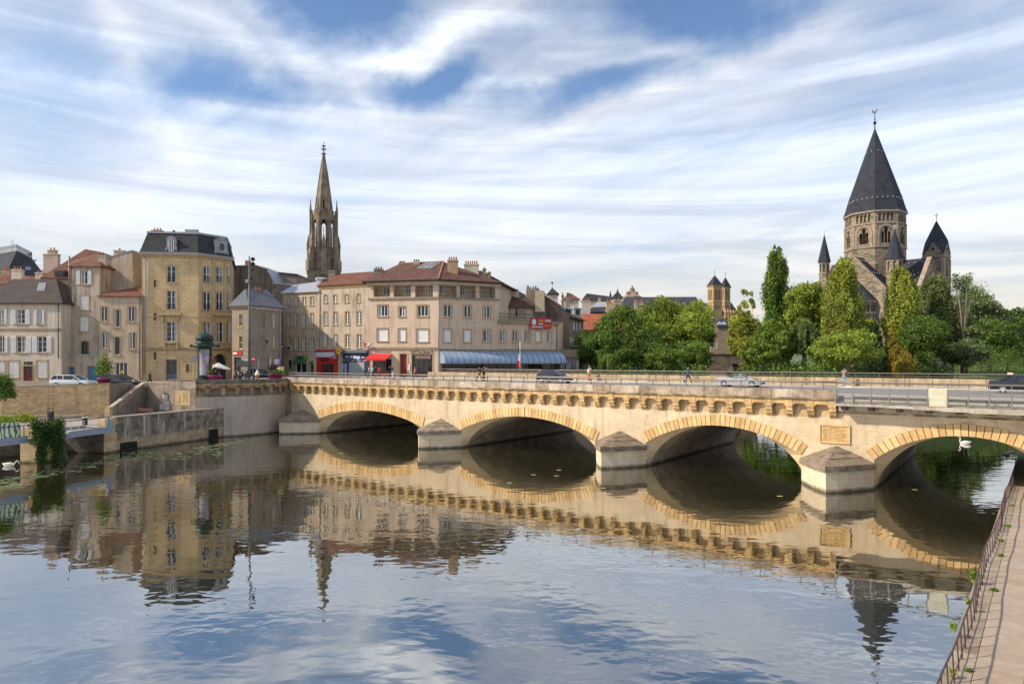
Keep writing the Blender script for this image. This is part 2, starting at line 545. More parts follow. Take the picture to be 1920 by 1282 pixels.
quay_block = mat('quay_block_stone', (.47, .36, .215), (.34, .26, .16), 1.0, .9, .5, rnd=.14, water=(.06, .05, .02))
brickwall_m = mat('sandstone_rubble', (.66, .49, .28), (.54, .39, .22), .6, .9, .8, brick=(.46, .17, .016, (.72, .68, .6), .26), streak=(.2, .15, .09), sstr=.4)
mauve_wall = mat('mauve_render', (.30, .245, .20), (.18, .15, .125), .6, .9, .4, streak=(.12, .10, .085), sstr=.75, dirt=((.11, .09, .075), .56, .6))
white_bloom = mat('lime_bloom', (.52, .50, .46), (.36, .33, .29), 2.0, .95, .2)
asphalt = mat('asphalt', (.19, .185, .185), (.15, .147, .147), 1.0, .9, .4)
paving_m = mat('pale_paving', (.34, .31, .275), (.27, .245, .215), .9, .9, .3)
paint_m = flat('road_paint', (.72, .72, .68), .7)
metal_rail = flat('weathered_metal', (.17, .155, .145), .45, .55)
metal_light = flat('bright_metal', (.74, .74, .74), .32, .75)
metal_dark = flat('dark_metal', (.035, .035, .04), .45, .3)
purple_rail = flat('violet_brown_metal', (.085, .05, .06), .45, .3)
white_paint = flat('white_paint', (.76, .76, .74), .55)
white_shut = mat('white_shutter', (.70, .70, .70), (.60, .60, .60), 2, .6, .1)
blue_shut = mat('blue_shutter', (.50, .60, .70), None, 2, .6, .1)
roller = mat('roller_shutter', (.74, .73, .71), (.68, .67, .65), 1.2, .55, .2, brick=(40., .07, .008, (.8, .8, .8), .0))
glass = glass_mat('window_glass', (.030, .034, .040))
glass_pale = glass_mat('curtained_glass', (.22, .235, .25))
trim_m = mat('ochre_trim', (.43, .31, .155), (.35, .25, .125), 1.3, .85, .3, streak=(.16, .12, .07), sstr=.5)
trim_dark = mat('grey_trim', (.30, .24, .165), (.22, .175, .12), 1.3, .85, .3)
slate_m = mat('slate', (.046, .050, .064), (.032, .035, .046), .8, .75, .5, brick=(.30, .20, .012, (.55, .55, .6), .28), streak=(.10, .10, .11), sstr=.3, spec=.15)
slate_blue = mat('blue_grey_slate', (.115, .130, .16), (.085, .095, .12), .8, .75, .4, brick=(.32, .22, .012, (.6, .6, .65), .2))
zinc = mat('zinc', (.34, .36, .41), (.29, .31, .36), .5, .5, .1, metal=.2, brick=(.7, 9., .02, (.7, .7, .7), .05))
red_tile = mat('red_tile', (.205, .085, .056), (.135, .058, .042), .7, .8, .7, brick=(.24, .30, .02, (.5, .45, .45), .25), dirt=((.10, .065, .05), .56, .6))
brown_tile = mat('brown_tile', (.165, .075, .054), (.105, .052, .042), .8, .8, .7, brick=(.22, .26, .02, (.5, .48, .48), .3), dirt=((.07, .055, .048), .54, .6))
dark_tile = mat('dark_brown_tile', (.078, .058, .057), (.052, .041, .041), .8, .8, .6, brick=(.24, .26, .02, (.55, .52, .52), .25))
brick_red = mat('red_brick', (.30, .145, .09), (.23, .11, .07), 1.2, .9, .4, brick=(.30, .11, .012, (1.2, 1.25, 1.3), .2))
terracotta = mat('terracotta', (.42, .17, .08), None, 2, .8, .2, rnd=.2)
stucco_beige = mat('beige_stucco', (.49, .395, .30), (.42, .335, .25), .45, .92, .2, streak=(.20, .155, .11), sstr=.6)
stucco_rose = mat('rose_stucco', (.58, .45, .345), (.51, .39, .295), .4, .92, .2, streak=(.25, .185, .125), sstr=.5)
stucco_grey = mat('greyish_stucco', (.47, .395, .315), (.38, .315, .25), .4, .92, .25, streak=(.14, .11, .085), sstr=.75)
stucco_dark = mat('dark_render', (.27, .215, .17), (.18, .145, .12), .4, .92, .3, streak=(.09, .075, .065), sstr=.8, dirt=((.12, .095, .08), .54, .5))
stucco_white = mat('pale_stucco', (.56, .49, .41), (.49, .425, .35), .4, .92, .2, streak=(.26, .215, .16), sstr=.5)
tan_ashlar = mat('tan_ashlar', (.62, .47, .275), (.53, .395, .225), .45, .88, .5, brick=(1.05, .42, .022, (.50, .44, .38), .07), streak=(.26, .19, .11), sstr=.45)
tan_plain = mat('tan_stone', (.50, .375, .215), (.41, .305, .17), .9, .88, .3, streak=(.2, .14, .07), sstr=.5)
jaumont = mat('spire_stone', (.32, .26, .19), (.17, .14, .11), .35, .9, .6, brick=(.9, .5, .02, (.6, .6, .6), .15), streak=(.11, .09, .07), sstr=.6)
temple_stone = mat('temple_stone', (.36, .305, .235), (.20, .17, .135), .5, .9, 1.0, brick=(.95, .34, .035, (.36, .33, .30), .42), dirt=((.10, .085, .07), .55, .5))
temple_trim = mat('temple_trim', (.34, .27, .215), (.22, .175, .14), .9, .9, .4)
temple_dark = mat('temple_shadow_stone', (.17, .14, .11), (.10, .085, .07), .5, .9, .8, brick=(.95, .34, .035, (.4, .4, .4), .3))
green_copper = mat('dark_green_paint', (.016, .038, .034), (.012, .028, .027), 1.5, .35, .1)
magenta = mat('magenta_plastic', (.27, .03, .12), None, 1.5, .4, .1)
bark = mat('bark', (.13, .10, .075), (.075, .058, .045), 2.0, .95, .8)
bark_pale = mat('pale_bark', (.30, .27, .23), (.2, .18, .15), 2.0, .95, .6)
skin_m = flat('skin', (.52, .32, .23), .55)
skin_dark = flat('brown_skin', (.16, .085, .055), .55)
hair_m = flat('dark_hair', (.03, .022, .018), .6)
rubber = flat('rubber', (.018, .018, .018), .8)
red_paint = flat('red_paint', (.42, .022, .02), .4)
navy = flat('navy_paint', (.018, .028, .085), .45)
blue_door = flat('blue_door_paint', (.04, .17, .33), .5)
swan_m = flat('white_feathers', (.78, .77, .74), .7)
orange_m = flat('orange_beak', (.6, .18, .03), .5)

# ---------------------------------------------------------------- water and land
w = MB()
w.quad((-700, -300, 0), (900, -300, 0), (900, 3500, 0), (-700, 3500, 0))
struct(w.build('river_water', water_mat()))

def land(name, pts, z, m, z0=-3.0):
 b = MB()
 n = len(pts)
 area = sum(pts[i][0] * pts[(i + 1) % n][1] - pts[(i + 1) % n][0] * pts[i][1] for i in range(n))
 if area < 0:
  pts = pts[::-1]
 b.prism(pts, z0, z)
 return struct(b.build(name, m))

VF, VB = -50.9, -71.8
def BP(u, v, z=None):
 p = Vector((.8 * u - .6 * v, -.6 * u - .8 * v))
 return p if z is None else Vector((p.x, p.y, z))

bank_m = mat('bank_stone', (.26, .215, .165), (.15, .125, .10), .6, .9, .6, brick=(.7, .3, .02, (.6, .6, .6), .25), streak=(.07, .06, .045), sstr=.6)
ground_m = mat('town_ground', (.20, .185, .165), (.15, .14, .125), .3, .95, .2)
grass_m = mat('park_grass', (.085, .13, .035), (.06, .095, .028), .8, .95, .4)
CURVE = [(-35.0, 75.4), (-32.6, 77.0), (-30.1, 78.7), (-28.6, 80.8), (-27.7, 83.5)]
land('town_ground', [(-27.7, 83.5), (-28.6, 80.8), (-30.1, 78.7), (-32.6, 77), (-35, 75.4), (-42.0, 79.2), (-44.3, 79.2), (-44.2, 74.9), (-75, 70.9), (-700, 65), (-700, 3400),
                      (420, 3400), (110, 700), (66, 230), (50, 165), (40, 122), (14, 103), (-7, 101)], 5.55, bank_m)
land('park_ground', [(47, 118), (62, 103), (76, 108), (88, 122), (112, 165), (145, 222), (300, 235), (700, 260), (900, 3400), (440, 3400), (125, 700), (74, 230), (56, 165)], 5.2, grass_m)
sq = [(-27.9, 83.7), (-28.8, 81.0), (-30.3, 78.9), (-32.8, 77.2), (-35.0, 75.7), (-38.5, 78.0), (-38.5, 108), (-46, 150), (20, 150), (11, 103.5), (-7.5, 101.3)]
land('square_pavement', sq, 6.05, paving_m, 5.0)

# ---------------------------------------------------------------- the stone bridge
bridge = thing('stone_bridge', 'long pale stone road bridge with four low arches and ochre corbels across the river', 'bridge', BP(-30, -60, 0))
ARCH = [(-58.17, 8.47, 1.75, 3.10, .98), (-36.85, 7.65, 1.78, 3.46, .82), (-18.6, 6.0, 1.95, 3.68, .80), (-2.95, 5.05, 2.0, 3.90, .74)]
ZT = 5.30
sp = MB(); back = MB()
def arc_pts(c, a, zs, zc, k):
 r = zc - zs; Rr = (a * a + r * r) / (2 * r); th = math.asin(a / Rr)
 return [(c + Rr * math.sin(t), zc - Rr + Rr * math.cos(t)) for t in [-th + 2 * th * i / k for i in range(k + 1)]]
def ell_pts(c, a, zc, k):
 return [(c - a * math.cos(math.pi * i / k), zc * math.sin(math.pi * i / k) ** 1.24) for i in range(k + 1)]
edges_u = [-74.0]
for c, a, zs, zc, th in ARCH:
 edges_u += [c - a, c + a]
edges_u.append(42.0)
for i in range(0, len(edges_u), 2):
 u0, u1 = edges_u[i], edges_u[i + 1]
 sp.quad(BP(u0, VF, -1.5), BP(u1, VF, -1.5), BP(u1, VF, ZT), BP(u0, VF, ZT))
 back.quad(BP(u1, VB, -1.5), BP(u0, VB, -1.5), BP(u0, VB, 6.0), BP(u1, VB, 6.0))
for c, a, zs, zc, th in ARCH:
 P = arc_pts(c, a, zs, zc, 40)
 for (u0, z0), (u1, z1) in zip(P[:-1], P[1:]):
  sp.quad(BP(u0, VF, z0), BP(u1, VF, z1), BP(u1, VF, ZT), BP(u0, VF, ZT))
 E = ell_pts(c, a, zc - .03, 40)
 for (u0, z0), (u1, z1) in zip(E[:-1], E[1:]):
  back.quad(BP(u1, VB, z1), BP(u0, VB, z0), BP(u0, VB, 6.0), BP(u1, VB, 6.0))
sp.build('spandrel_wall', cream, bridge)
back.build('spandrel_wall', cream, bridge)
for c, a, zs, zc, th in ARCH:
 K = 48
 E = ell_pts(c, a, zc - .03, K)
 # front edge matched point for point: jamb below the springing, then the segmental arc
 r = zc - zs; Rr = (a * a + r * r) / (2 * r)
 F = []
 kj = 9
 for i in range(K + 1):
  if i <= kj:
   F.append((c - a, (zs - .0) * i / kj))
  elif i >= K - kj:
   F.append((c + a, zs * (K - i) / kj))
  else:
   t = (i - kj) / (K - 2 * kj)
   ang_ = math.asin(a / Rr)
   q = -ang_ + 2 * ang_ * t
   F.append((c + Rr * math.sin(q), zc - Rr + Rr * math.cos(q)))
 ch = MB()
 for i in range(K):
  ch.quad(BP(F[i][0], VF, F[i][1]), BP(F[i + 1][0], VF, F[i + 1][1]), BP(E[i + 1][0], VF - 1.0, E[i + 1][1]), BP(E[i][0], VF - 1.0, E[i][1]))
 ch.build('arch_chamfer', chamfer_m, bridge, True)
 ba = MB()
 E2 = [(c - a, -1.5)] + E + [(c + a, -1.5)]
 for (u0, z0), (u1, z1) in zip(E2[:-1], E2[1:]):
  ba.quad(BP(u0, VF - 1.0, z0), BP(u1, VF - 1.0, z1), BP(u1, VB, z1), BP(u0, VB, z0))
 ba.build('barrel_vault', barrel_m, bridge)
 # voussoirs: one block each, with open joints
 ang_ = math.asin(a / Rr)
 n = max(10, round(2 * ang_ * Rr / .375)); n += 1 - n % 2
 for i in range(n):
  t0 = -ang_ + 2 * ang_ * i / n + .022 / Rr
  t1 = -ang_ + 2 * ang_ * (i + 1) / n - .022 / Rr
  if c + Rr * math.sin(t0) > 1.6:
   continue
  key = i == n // 2
  th_ = th + (.05 if key else rng.uniform(-.01, .01))
  pr = rng.uniform(.05, .075) + (.05 if key else 0)
  ring = [(c + rr * math.sin(t), zc - Rr + rr * math.cos(t)) for rr, t in ((Rr + .004, t0), (Rr + .004, t1), (Rr + th_, t1), (Rr + th_, t0))]
  b = MB()
  b.solid([BP(u, VF - .12, z) for u, z in ring], [BP(u, VF + pr, z) for u, z in ring])
  b.build('voussoir', ochre, bridge)
 jt = MB()
 P0 = [(c + (Rr + .03) * math.sin(-ang_ + 2 * ang_ * i / 40), zc - Rr + (Rr + .03) * math.cos(-ang_ + 2 * ang_ * i / 40)) for i in range(41)]
 P1 = [(c + (Rr + th - .03) * math.sin(-ang_ + 2 * ang_ * i / 40), zc - Rr + (Rr + th - .03) * math.cos(-ang_ + 2 * ang_ * i / 40)) for i in range(41)]
 for i in range(40):
  jt.quad(BP(P0[i][0], VF + .012, P0[i][1]), BP(P0[i + 1][0], VF + .012, P0[i + 1][1]), BP(P1[i + 1][0], VF + .012, P1[i + 1][1]), BP(P1[i][0], VF + .012, P1[i][1]))
 jt.build('joint_bed', mat('dark_joint', (.13, .095, .055), None, 2, .95, .1), bridge)

# cutwaters with stepped stone caps
for c, hw, pr in ((-69.8, 3.15, 3.3), (-47.15, 2.55, 3.15), (-26.9, 2.3, 3.2), (-10.3, 2.3, 3.2)):
 def ogive(s_h, s_p, k=5):
  L = []
  for i in range(k + 1):
   t = i / k
   L.append((c - hw * s_h * (1 - t) ** .80, VF + pr * s_p * t))
  for i in range(1, k + 1):
   t = 1 - i / k
   L.append((c + hw * s_h * (1 - t) ** .80, VF + pr * s_p * t))
  return L
 cw = MB()
 base = ogive(1, 1)
 cw.solid([BP(u, v, -1.5) for u, v in base][::-1], [BP(u, v, 1.36) for u, v in base][::-1])
 co = cw.build('cutwater', pier_m, bridge)
 cm = MB()
 b1 = ogive(1.06, 1.05); 
 cm.solid([BP(u, v, 1.36) for u, v in b1][::-1], [BP(u, v, 1.74) for u, v in b1][::-1])
 prev = 1.03
 for z0, z1, s0, s1 in ((1.74, 2.12, 1.05, .66), (2.12, 2.38, .70, .40), (2.38, 2.74, .43, .03)):
  r0 = ogive(s0, s0); r1 = ogive(s1, s1)
  cm.solid([BP(u, v, z0 + .004) for u, v in r0][::-1], [BP(u, v, z1) for u, v in r1][::-1])
 cp = cm.build('cutwater_cap', cap_m, co)

# corbels, arched lintels, cornice and parapet blocks along the near face
PITCH = 1.42
UEND = -10.2
nb = 43
for i in range(nb + 1):
 u = UEND - .28 - i * PITCH
 b = MB()
 w_ = .225
 prof = [(VF - .05, 5.86), (VF + .50, 5.86), (VF + .50, 5.36), (VF + .44, 5.30), (VF + .44, 5.10), (VF + .32, 5.03), (VF + .30, 4.88), (VF + .14, 4.74), (VF + .03, 4.62), (VF - .05, 4.62)]
 b.solid([BP(u - w_, v, z) for v, z in prof], [BP(u + w_, v, z) for v, z in prof])
 b.build('corbel', ochre_dirty, bridge)
 if i < nb:
  b = MB()
  ua, ub = u - PITCH + w_ + .012, u - w_ - .012
  L = [(ua, 5.86), (ua, 5.36), (ua + .06, 5.50), (ua + .16, 5.585), (ub - .16, 5.585), (ub - .06, 5.50), (ub, 5.36), (ub, 5.86)]
  b.solid([BP(p, VF - .02, z) for p, z in L][::-1], [BP(p, VF + .47, z) for p, z in L][::-1])
  b.build('corbel_lintel', ochre_dirty, bridge)
nm = MB()
u0, u1 = UEND - nb * PITCH - .3, UEND - .2
nm.quad(BP(u0, VF + .006, 4.66), BP(u1, VF + .006, 4.66), BP(u1, VF + .006, 5.8), BP(u0, VF + .006, 5.8))
nm.build('niche_backing', niche_m, bridge)
cn = MB()
prof = [(VF - .02, 5.865), (VF + .55, 5.865), (VF + .60, 5.92), (VF + .60, 5.99), (VF + .50, 6.02), (VF - .02, 6.02)]
cn.solid([BP(-73.2, v, z) for v, z in prof], [BP(UEND + .02, v, z) for v, z in prof])
cn.build('cornice', mat('sooty_cornice', (.42, .32, .19), (.20, .155, .105), 1.6, .9, .5, streak=(.07, .058, .045), sstr=.8, dirt=((.08, .066, .05), .46, .75)), bridge)
cr = MB()
cr.solid([BP(u, v, 6.02) for u, v in ((-73.2, VF + .02), (UEND, VF + .02), (UEND, VF + .445), (-73.2, VF + .445))][::1],
         [BP(u, v, 6.555) for u, v in ((-73.2, VF + .02), (UEND, VF + .02), (UEND, VF + .445), (-73.2, VF + .445))][::1])
cr.build('parapet_core', mortar_m, bridge)
x = UEND
while x > -72.5:
 L_ = PITCH * rng.choice((1, 1, 1, .8, 1.2))
 b = MB()
 a0, a1 = x - L_ + .022, x - .022
 d = rng.uniform(0, .012)
 b.solid([BP(u, v, 6.024) for u, v in ((a0, VF), (a1, VF), (a1, VF + .47 + d), (a0, VF + .47 + d))],
   [BP(u, v, 6.575 + d) for u, v in ((a0, VF), (a1, VF), (a1, VF + .47 + d), (a0, VF + .47 + d))])
 b.build('parapet_stone', parapet_m, bridge)
 x -= L_
# far parapet
x = 40.0
while x > -68:
 L_ = 2.0 * rng.choice((1, 1, .9, 1.1))
 b = MB()
 q = ((x - L_ + .02, VB - .75), (x - .02, VB - .75), (x - .02, VB - .3), (x - L_ + .02, VB - .3))
 b.solid([BP(u, v, 6.0) for u, v in q], [BP(u, v, 6.97) for u, v in q])
 b.build('parapet_stone', mat('far_parapet_stone', (.47, .37, .245), (.33, .25, .165), 1.2, .9, .4, streak=(.14, .105, .075), sstr=.8, rnd=.08), bridge)
 x -= L_
# deck body and the concrete cantilever at the right
dk = MB()
dk.solid([BP(u, v, 5.0) for u, v in ((-74, VB - .8), (42, VB - .8), (42, VF + .0), (-74, VF + .0))][::-1], [BP(u, v, 6.0) for u, v in ((-74, VB - .8), (42, VB - .8), (42, VF + .0), (-74, VF + .0))][::-1])
dk.build('deck', concrete, bridge)
cs = MB()
def edge_v(u):
 return VF + 1.35 + max(0, u - 0) ** 1.5 * .05
US = [UEND + .05 + i * 1.5 for i in range(0, 20)]
for a0, a1 in zip(US[:-1], US[1:]):
 th = .13 + max(0, min(1, (a1 + 7) / 6)) * .18
 q = ((a0, VF + .002), (a1, VF + .002), (a1, edge_v(a1)), (a0, edge_v(a0)))
 cs.solid([BP(u, v, 5.72 - th) for u, v in q], [BP(u, v, 5.72) for u, v in q])
cs.build('cantilever_slab', concrete, bridge)
fb = MB()
q = ((UEND + .05, VF - .05), (18, VF - .05), (18, VF + .30), (UEND + .05, VF + .30))
fb.solid([BP(u, v, 5.17) for u, v in q], [BP(u, v, 5.575) for u, v in q])
fb.build('fascia_beam', concrete, bridge)
for i in range(12):
 u = UEND + .5 + i * 1.62
 b = MB()
 prof = [(VF + .302, 5.585), (VF + .85, 5.585), (VF + .85, 5.30), (VF + .302, 5.24)]
 b.solid([BP(u - .16, v, z) for v, z in prof], [BP(u + .16, v, z) for v, z in prof])
 b.build('bracket', mat('dark_bracket', (.14, .115, .095), None, 2, .9, .3), bridge)
# weeds growing at the joint of the fascia
# inscription panel
def bplane(px, py, v):
 a = (px - 960) / FPX
 Y = v / (-.6 * a - .8)
 p = Vector((a * Y, Y))
 return p.x * .8 - p.y * .6, H + (HZ - py) / FPX * Y
(pu0, pz1), (pu1, _) = bplane(1537, 795.5, VF), bplane(1594.5, 797, VF)
_, pz0 = bplane(1537, 829, VF)
pl = MB()
f_ = .07
for (a0, a1, z0, z1) in ((pu0, pu1, pz1 - f_, pz1), (pu0, pu1, pz0, pz0 + f_), (pu0, pu0 + f_, pz0 + f_, pz1 - f_), (pu1 - f_, pu1, pz0 + f_, pz1 - f_)):
 pl.solid([BP(a0, VF, z0), BP(a1, VF, z0), BP(a1, VF, z1), BP(a0, VF, z1)], [BP(a0, VF + .10, z0), BP(a1, VF + .10, z0), BP(a1, VF + .10, z1), BP(a0, VF + .10, z1)])
pl.quad(BP(pu0 + f_, VF + .03, pz0 + f_), BP(pu1 - f_, VF + .03, pz0 + f_), BP(pu1 - f_, VF + .03, pz1 - f_), BP(pu0 + f_, VF + .03, pz1 - f_))
plo = pl.build('inscription_panel', ochre, bridge)
lt = MB()
z = pz1 - f_ - .10
row = 0
while z > pz0 + f_ + .08:
 a0 = pu0 + f_ + .12 + (.5 if row == 0 else rng.uniform(0, .15)); end = pu1 - f_ - .12 - (.5 if row == 0 else rng.uniform(0, .3))
 while a0 < end:
  L_ = rng.uniform(.04, .16)
  lt.quad(BP(a0, VF + .034, z - .022), BP(min(a0 + L_, end), VF + .034, z - .022), BP(min(a0 + L_, end), VF + .034, z + .022), BP(a0, VF + .034, z + .022))
  a0 += L_ + rng.uniform(.03, .06)
 z -= .098; row += 1
lt.build('incised_lettering', mat('incised_shadow', (.22, .12, .045), None, 2, .9, 0), plo)['kind'] = 'stuff'

# carriageway and pavements on the bridge, running on into the square
def sheet(name, uvs, z, m):
 b = MB()
 b.solid([BP(u, v, z - .12) for u, v in uvs], [BP(u, v, z) for u, v in uvs])
 return struct(b.build(name, m))
sheet('road', ((-75, -69.1), (42, -69.1), (42, -54.6), (-75, -54.6)), 6.06, asphalt)
sheet('near_pavement', ((-73, -54.6), (42, -54.6), (42, VF - .01), (-73, VF - .01)), 6.19, paving_m)
sheet('far_pavement', ((-69, VB - .3), (42, VB - .3), (42, -69.1), (-69, -69.1)), 6.18, paving_m)
def edge_walk():
 b = MB()
 for a0, a1 in zip(US[:-1], US[1:]):
  q = ((a0, VF + .004), (a1, VF + .004), (a1, edge_v(a1) - .35), (a0, edge_v(a0) - .35))
  b.solid([BP(u, v, 5.725) for u, v in q], [BP(u, v, 5.78) for u, v in q])
 struct(b.build('cantilever_pavement', mat('grey_asphalt_path', (.25, .235, .22), None, 1, .9, .2)))
edge_walk()
pm = MB()
for i in range(30):
 u = -74 + i * 4.0
 q = ((u, -61.92), (u + 2.0, -61.92), (u + 2.0, -61.78), (u, -61.78))
 pm.quad(*[BP(a, v, 6.066) for a, v in q])
for v in (-68.7, -55.1):
 pm.quad(BP(-70, v, 6.066), BP(42, v, 6.066), BP(42, v + .14, 6.066), BP(-70, v + .14, 6.066))
pm.quad(BP(-9, -57.2, 6.067), BP(-2.5, -57.2, 6.067), BP(-2.5, -56.9, 6.067), BP(-9, -56.9, 6.067))
struct(pm.build('road_marking', paint_m), 'structure')

def railing(name, label, path, ztop, zlow, zbase, post_every, r=.055, m=metal_rail, m_low=None, lab_post='post', tilt=None, group=None):
 """path: function t -> XY, t in metres along"""
 f, t0, t1 = path
 base = f((t0 + t1) / 2)
 root = thing(name, label, 'railing', (base.x, base.y, zbase), group)
 n = max(2, int((t1 - t0) / 1.4))
 P = [f(t0 + (t1 - t0) * i / n) for i in range(n + 1)]
 b = MB(); b.tube([V3(p, ztop) for p in P], r, 8); b.build('top_rail', m, root, True)
 for zl in (zlow if isinstance(zlow, (list, tuple)) else [zlow]):
  b = MB(); b.tube([V3(p, zl) for p in P], r * .55, 6); b.build('lower_rail', m_low or m, root, True)
 t = t0 + .05
 me = None
 while t <= t1:
  p = f(t); q = f(t + .01)
  if me is None:
   b = MB(); b.box((0, 0, (zbase + ztop - r) / 2), .05, .09, ztop - r - zbase, 0); me = b.mesh('post', m)
  o = bpy.data.objects.new('post', me); COL.objects.link(o)
  o.parent = root; o.location = Vector((p.x, p.y, 0)) - Vector(root.location)
  o.rotation_euler = (0, 0, math.atan2(q.y - p.y, q.x - p.x))
  t += post_every
 return root
railing('bridge_railing', 'brown metal handrail along the near stone parapet of the bridge', (lambda t: BP(t, VF + .25), -72.2, UEND - .05), 7.13, 6.84, 6.57, 1.42, .06, metal_rail, flat('dull_metal', (.42, .41, .40), .45, .5))
railing('bridge_railing', 'brown metal handrail along the far stone parapet behind the road', (lambda t: BP(t, VB - .52), -67, 40), 7.40, 7.14, 6.97, 2.0, .06)

# mesh fence over the cantilever
fence = thing('mesh_fence', 'metal fence of thin wire mesh panels on the concrete right end of the bridge', 'fence', BP(0, VF + 1.2, 5.73))
FU = [UEND + .08 + i * 1.06 for i in range(24)]
fv = lambda u: edge_v(u) - .15
for i, u in enumerate(FU):
 b = MB()
 lean = .16
 b.solid([BP(u - .035, fv(u) - .02, 5.722), BP(u + .035, fv(u) - .02, 5.722), BP(u + .035, fv(u) + .14, 5.722), BP(u - .035, fv(u) + .14, 5.722)],
   [BP(u - .025, fv(u) - lean - .03, 7.10), BP(u + .025, fv(u) - lean - .03, 7.10), BP(u + .025, fv(u) - lean + .03, 7.10), BP(u - .025, fv(u) - lean + .03, 7.10)])
 b.build('post', metal_rail, fence)
b = MB(); b.tube([BP(u, fv(u) - .16, 7.13) for u in FU], .06, 8); b.build('top_rail', metal_rail, fence, True)
b = MB(); b.tube([BP(u, fv(u) - .08, 6.86) for u in FU], .032, 6); b.build('lower_rail', metal_light, fence, True)  # sun glint along this rail put into its bright metal colour
wire = flat('wire', (.55, .54, .53), .45, .6)
pale = flat('painted_sunlit_mesh', (.80, .76, .60), .5, .0)  # sunlit look of one panel put into its pale colour
for i, (a0, a1) in enumerate(zip(FU[:-1], FU[1:])):
 b = MB()
 pl_ = i == 5
 r_ = .022 if pl_ else .006
 nh, nv = (16, 16) if pl_ else (9, 9)
 z0, z1 = 5.76, 6.82
 def PP(s, t):
  u = a0 + .05 + (a1 - a0 - .1) * s
  return BP(u, fv(u) + .03 - .10 * t, z0 + (z1 - z0) * t)
 for k in range(nh + 1):
  b.tube([PP(0, k / nh), PP(1, k / nh)], r_, 3)
 for k in range(nv + 1):
  b.tube([PP(k / nv, 0), PP(k / nv, 1)], r_, 3)
 o = b.build('mesh_panel', pale if pl_ else wire, fence)
 if pl_:
  o['label'] = 'pale mesh panel with the sun painted into its colour'

# right-hand riverside walkway
WB, WD = Vector((10.98, 17.0)), Vector((.6195, .785))
WN = Vector((.785, -.6195))
ZW = .60
def WP(t, s, z=None):
 p = WB + WD * t + WN * s
 return p if z is None else V3(p, z)
land('walkway_base', [WP(-24, -.28), WP(62, -.28), WP(62, 7.5), WP(-24, 7.5)], ZW - .10, mat('walkway_wall', (.30, .27, .23), (.2, .18, .15), .8, .9, .4, water=(.04, .04, .02)))
land('right_bank', [WP(-24, 7.5), WP(61, 7.5), WP(61, 60), WP(-24, 60)], 6.0, bank_m)
kerb_m = mat('kerb_stone', (.31, .255, .20), (.24, .20, .16), 1.6, .9, .35, rnd=.11, dirt=((.12, .10, .08), .52, .6))
slab_m = mat('rosy_slab', (.37, .295, .24), (.31, .245, .20), 2.2, .9, .35, rnd=.06, fine=30, dirt=((.3, .22, .165), .58, .4))
jn = MB()
q = (WP(-24, -.24), WP(62, -.24), WP(62, 7.4), WP(-24, 7.4))
jn.solid([V3(p, ZW - .1) for p in q][::-1], [V3(p, ZW - .022) for p in q][::-1])
wk = thing('riverside_path', 'riverside walkway of rosy concrete slabs with a grey kerb beside the water', 'walkway', WP(20, 2, ZW))
jn.build('joint_sand', mat('joint_sand', (.16, .14, .085), (.10, .105, .05), 1.5, .95, .3), wk)
t = -2.0
while t < 44:
 for s0, s1, m_, nm_ in ((-.26, .34, kerb_m, 'kerb_stone'), (.36, 1.38, slab_m, 'paving_slab'), (1.40, 2.9, slab_m, 'paving_slab'), (2.92, 4.4, slab_m, 'paving_slab')):
  if s0 > 2 and t > 30: continue
  dz = rng.uniform(-.006, .006)
  b = MB()
  g_ = .012
  q = (WP(t + g_, s0), WP(t + .86 - g_, s0), WP(t + .86 - g_, s1), WP(t + g_, s1))
  b.solid([V3(p, ZW - .06) for p in q][::-1], [V3(p, ZW + dz) for p in q][::-1])
  b.build(nm_, m_, wk)
 t += .86
rl = thing('walkway_railing', 'low violet-brown metal railing along the water edge of the walkway', 'railing', WP(15, 0, ZW))
wob = lambda t: .05 * math.sin(t * .42) + .015 * math.sin(t * 1.3 + 1)
b = MB(); b.tube([WP(-3 + i * .43, wob(-3 + i * .43) - .02, ZW + .78 + .012 * math.sin(i * .23)) for i in range(106)], .026, 6); b.build('top_rail', purple_rail, rl, True)
b = MB(); b.tube([WP(-3 + i * .86, wob(-3 + i * .86) + .0, ZW + .14) for i in range(53)], .016, 5); b.build('lower_rail', purple_rail, rl, True)
t = -2.6
while t < 41:
 b = MB(); b.tube([WP(t, wob(t) + .02, ZW), WP(t, wob(t) - .02, ZW + .77)], .019, 5); b.build('post', purple_rail, rl)
 t += .86 if t < 31 else .5
# ---------------------------------------------------------------- building helpers
def crop(x0, y0, k):
 return lambda x, y: (x0 + x / k, y0 + y / k)
c0 = crop(0, 0, 1.0)
c1 = crop(0, 420, 3.771); c2 = crop(240, 420, 4.007); c3 = crop(520, 480, 5.34); c4 = crop(680, 470, 4.465)
c6 = crop(1500, 200, 2.5625); c8 = crop(1080, 500, 5.647); c9 = crop(1340, 430, 3.31)
cL = crop(0, 440, 6.857); cM = crop(420, 460, 6.857); cN = crop(960, 520, 6.41)

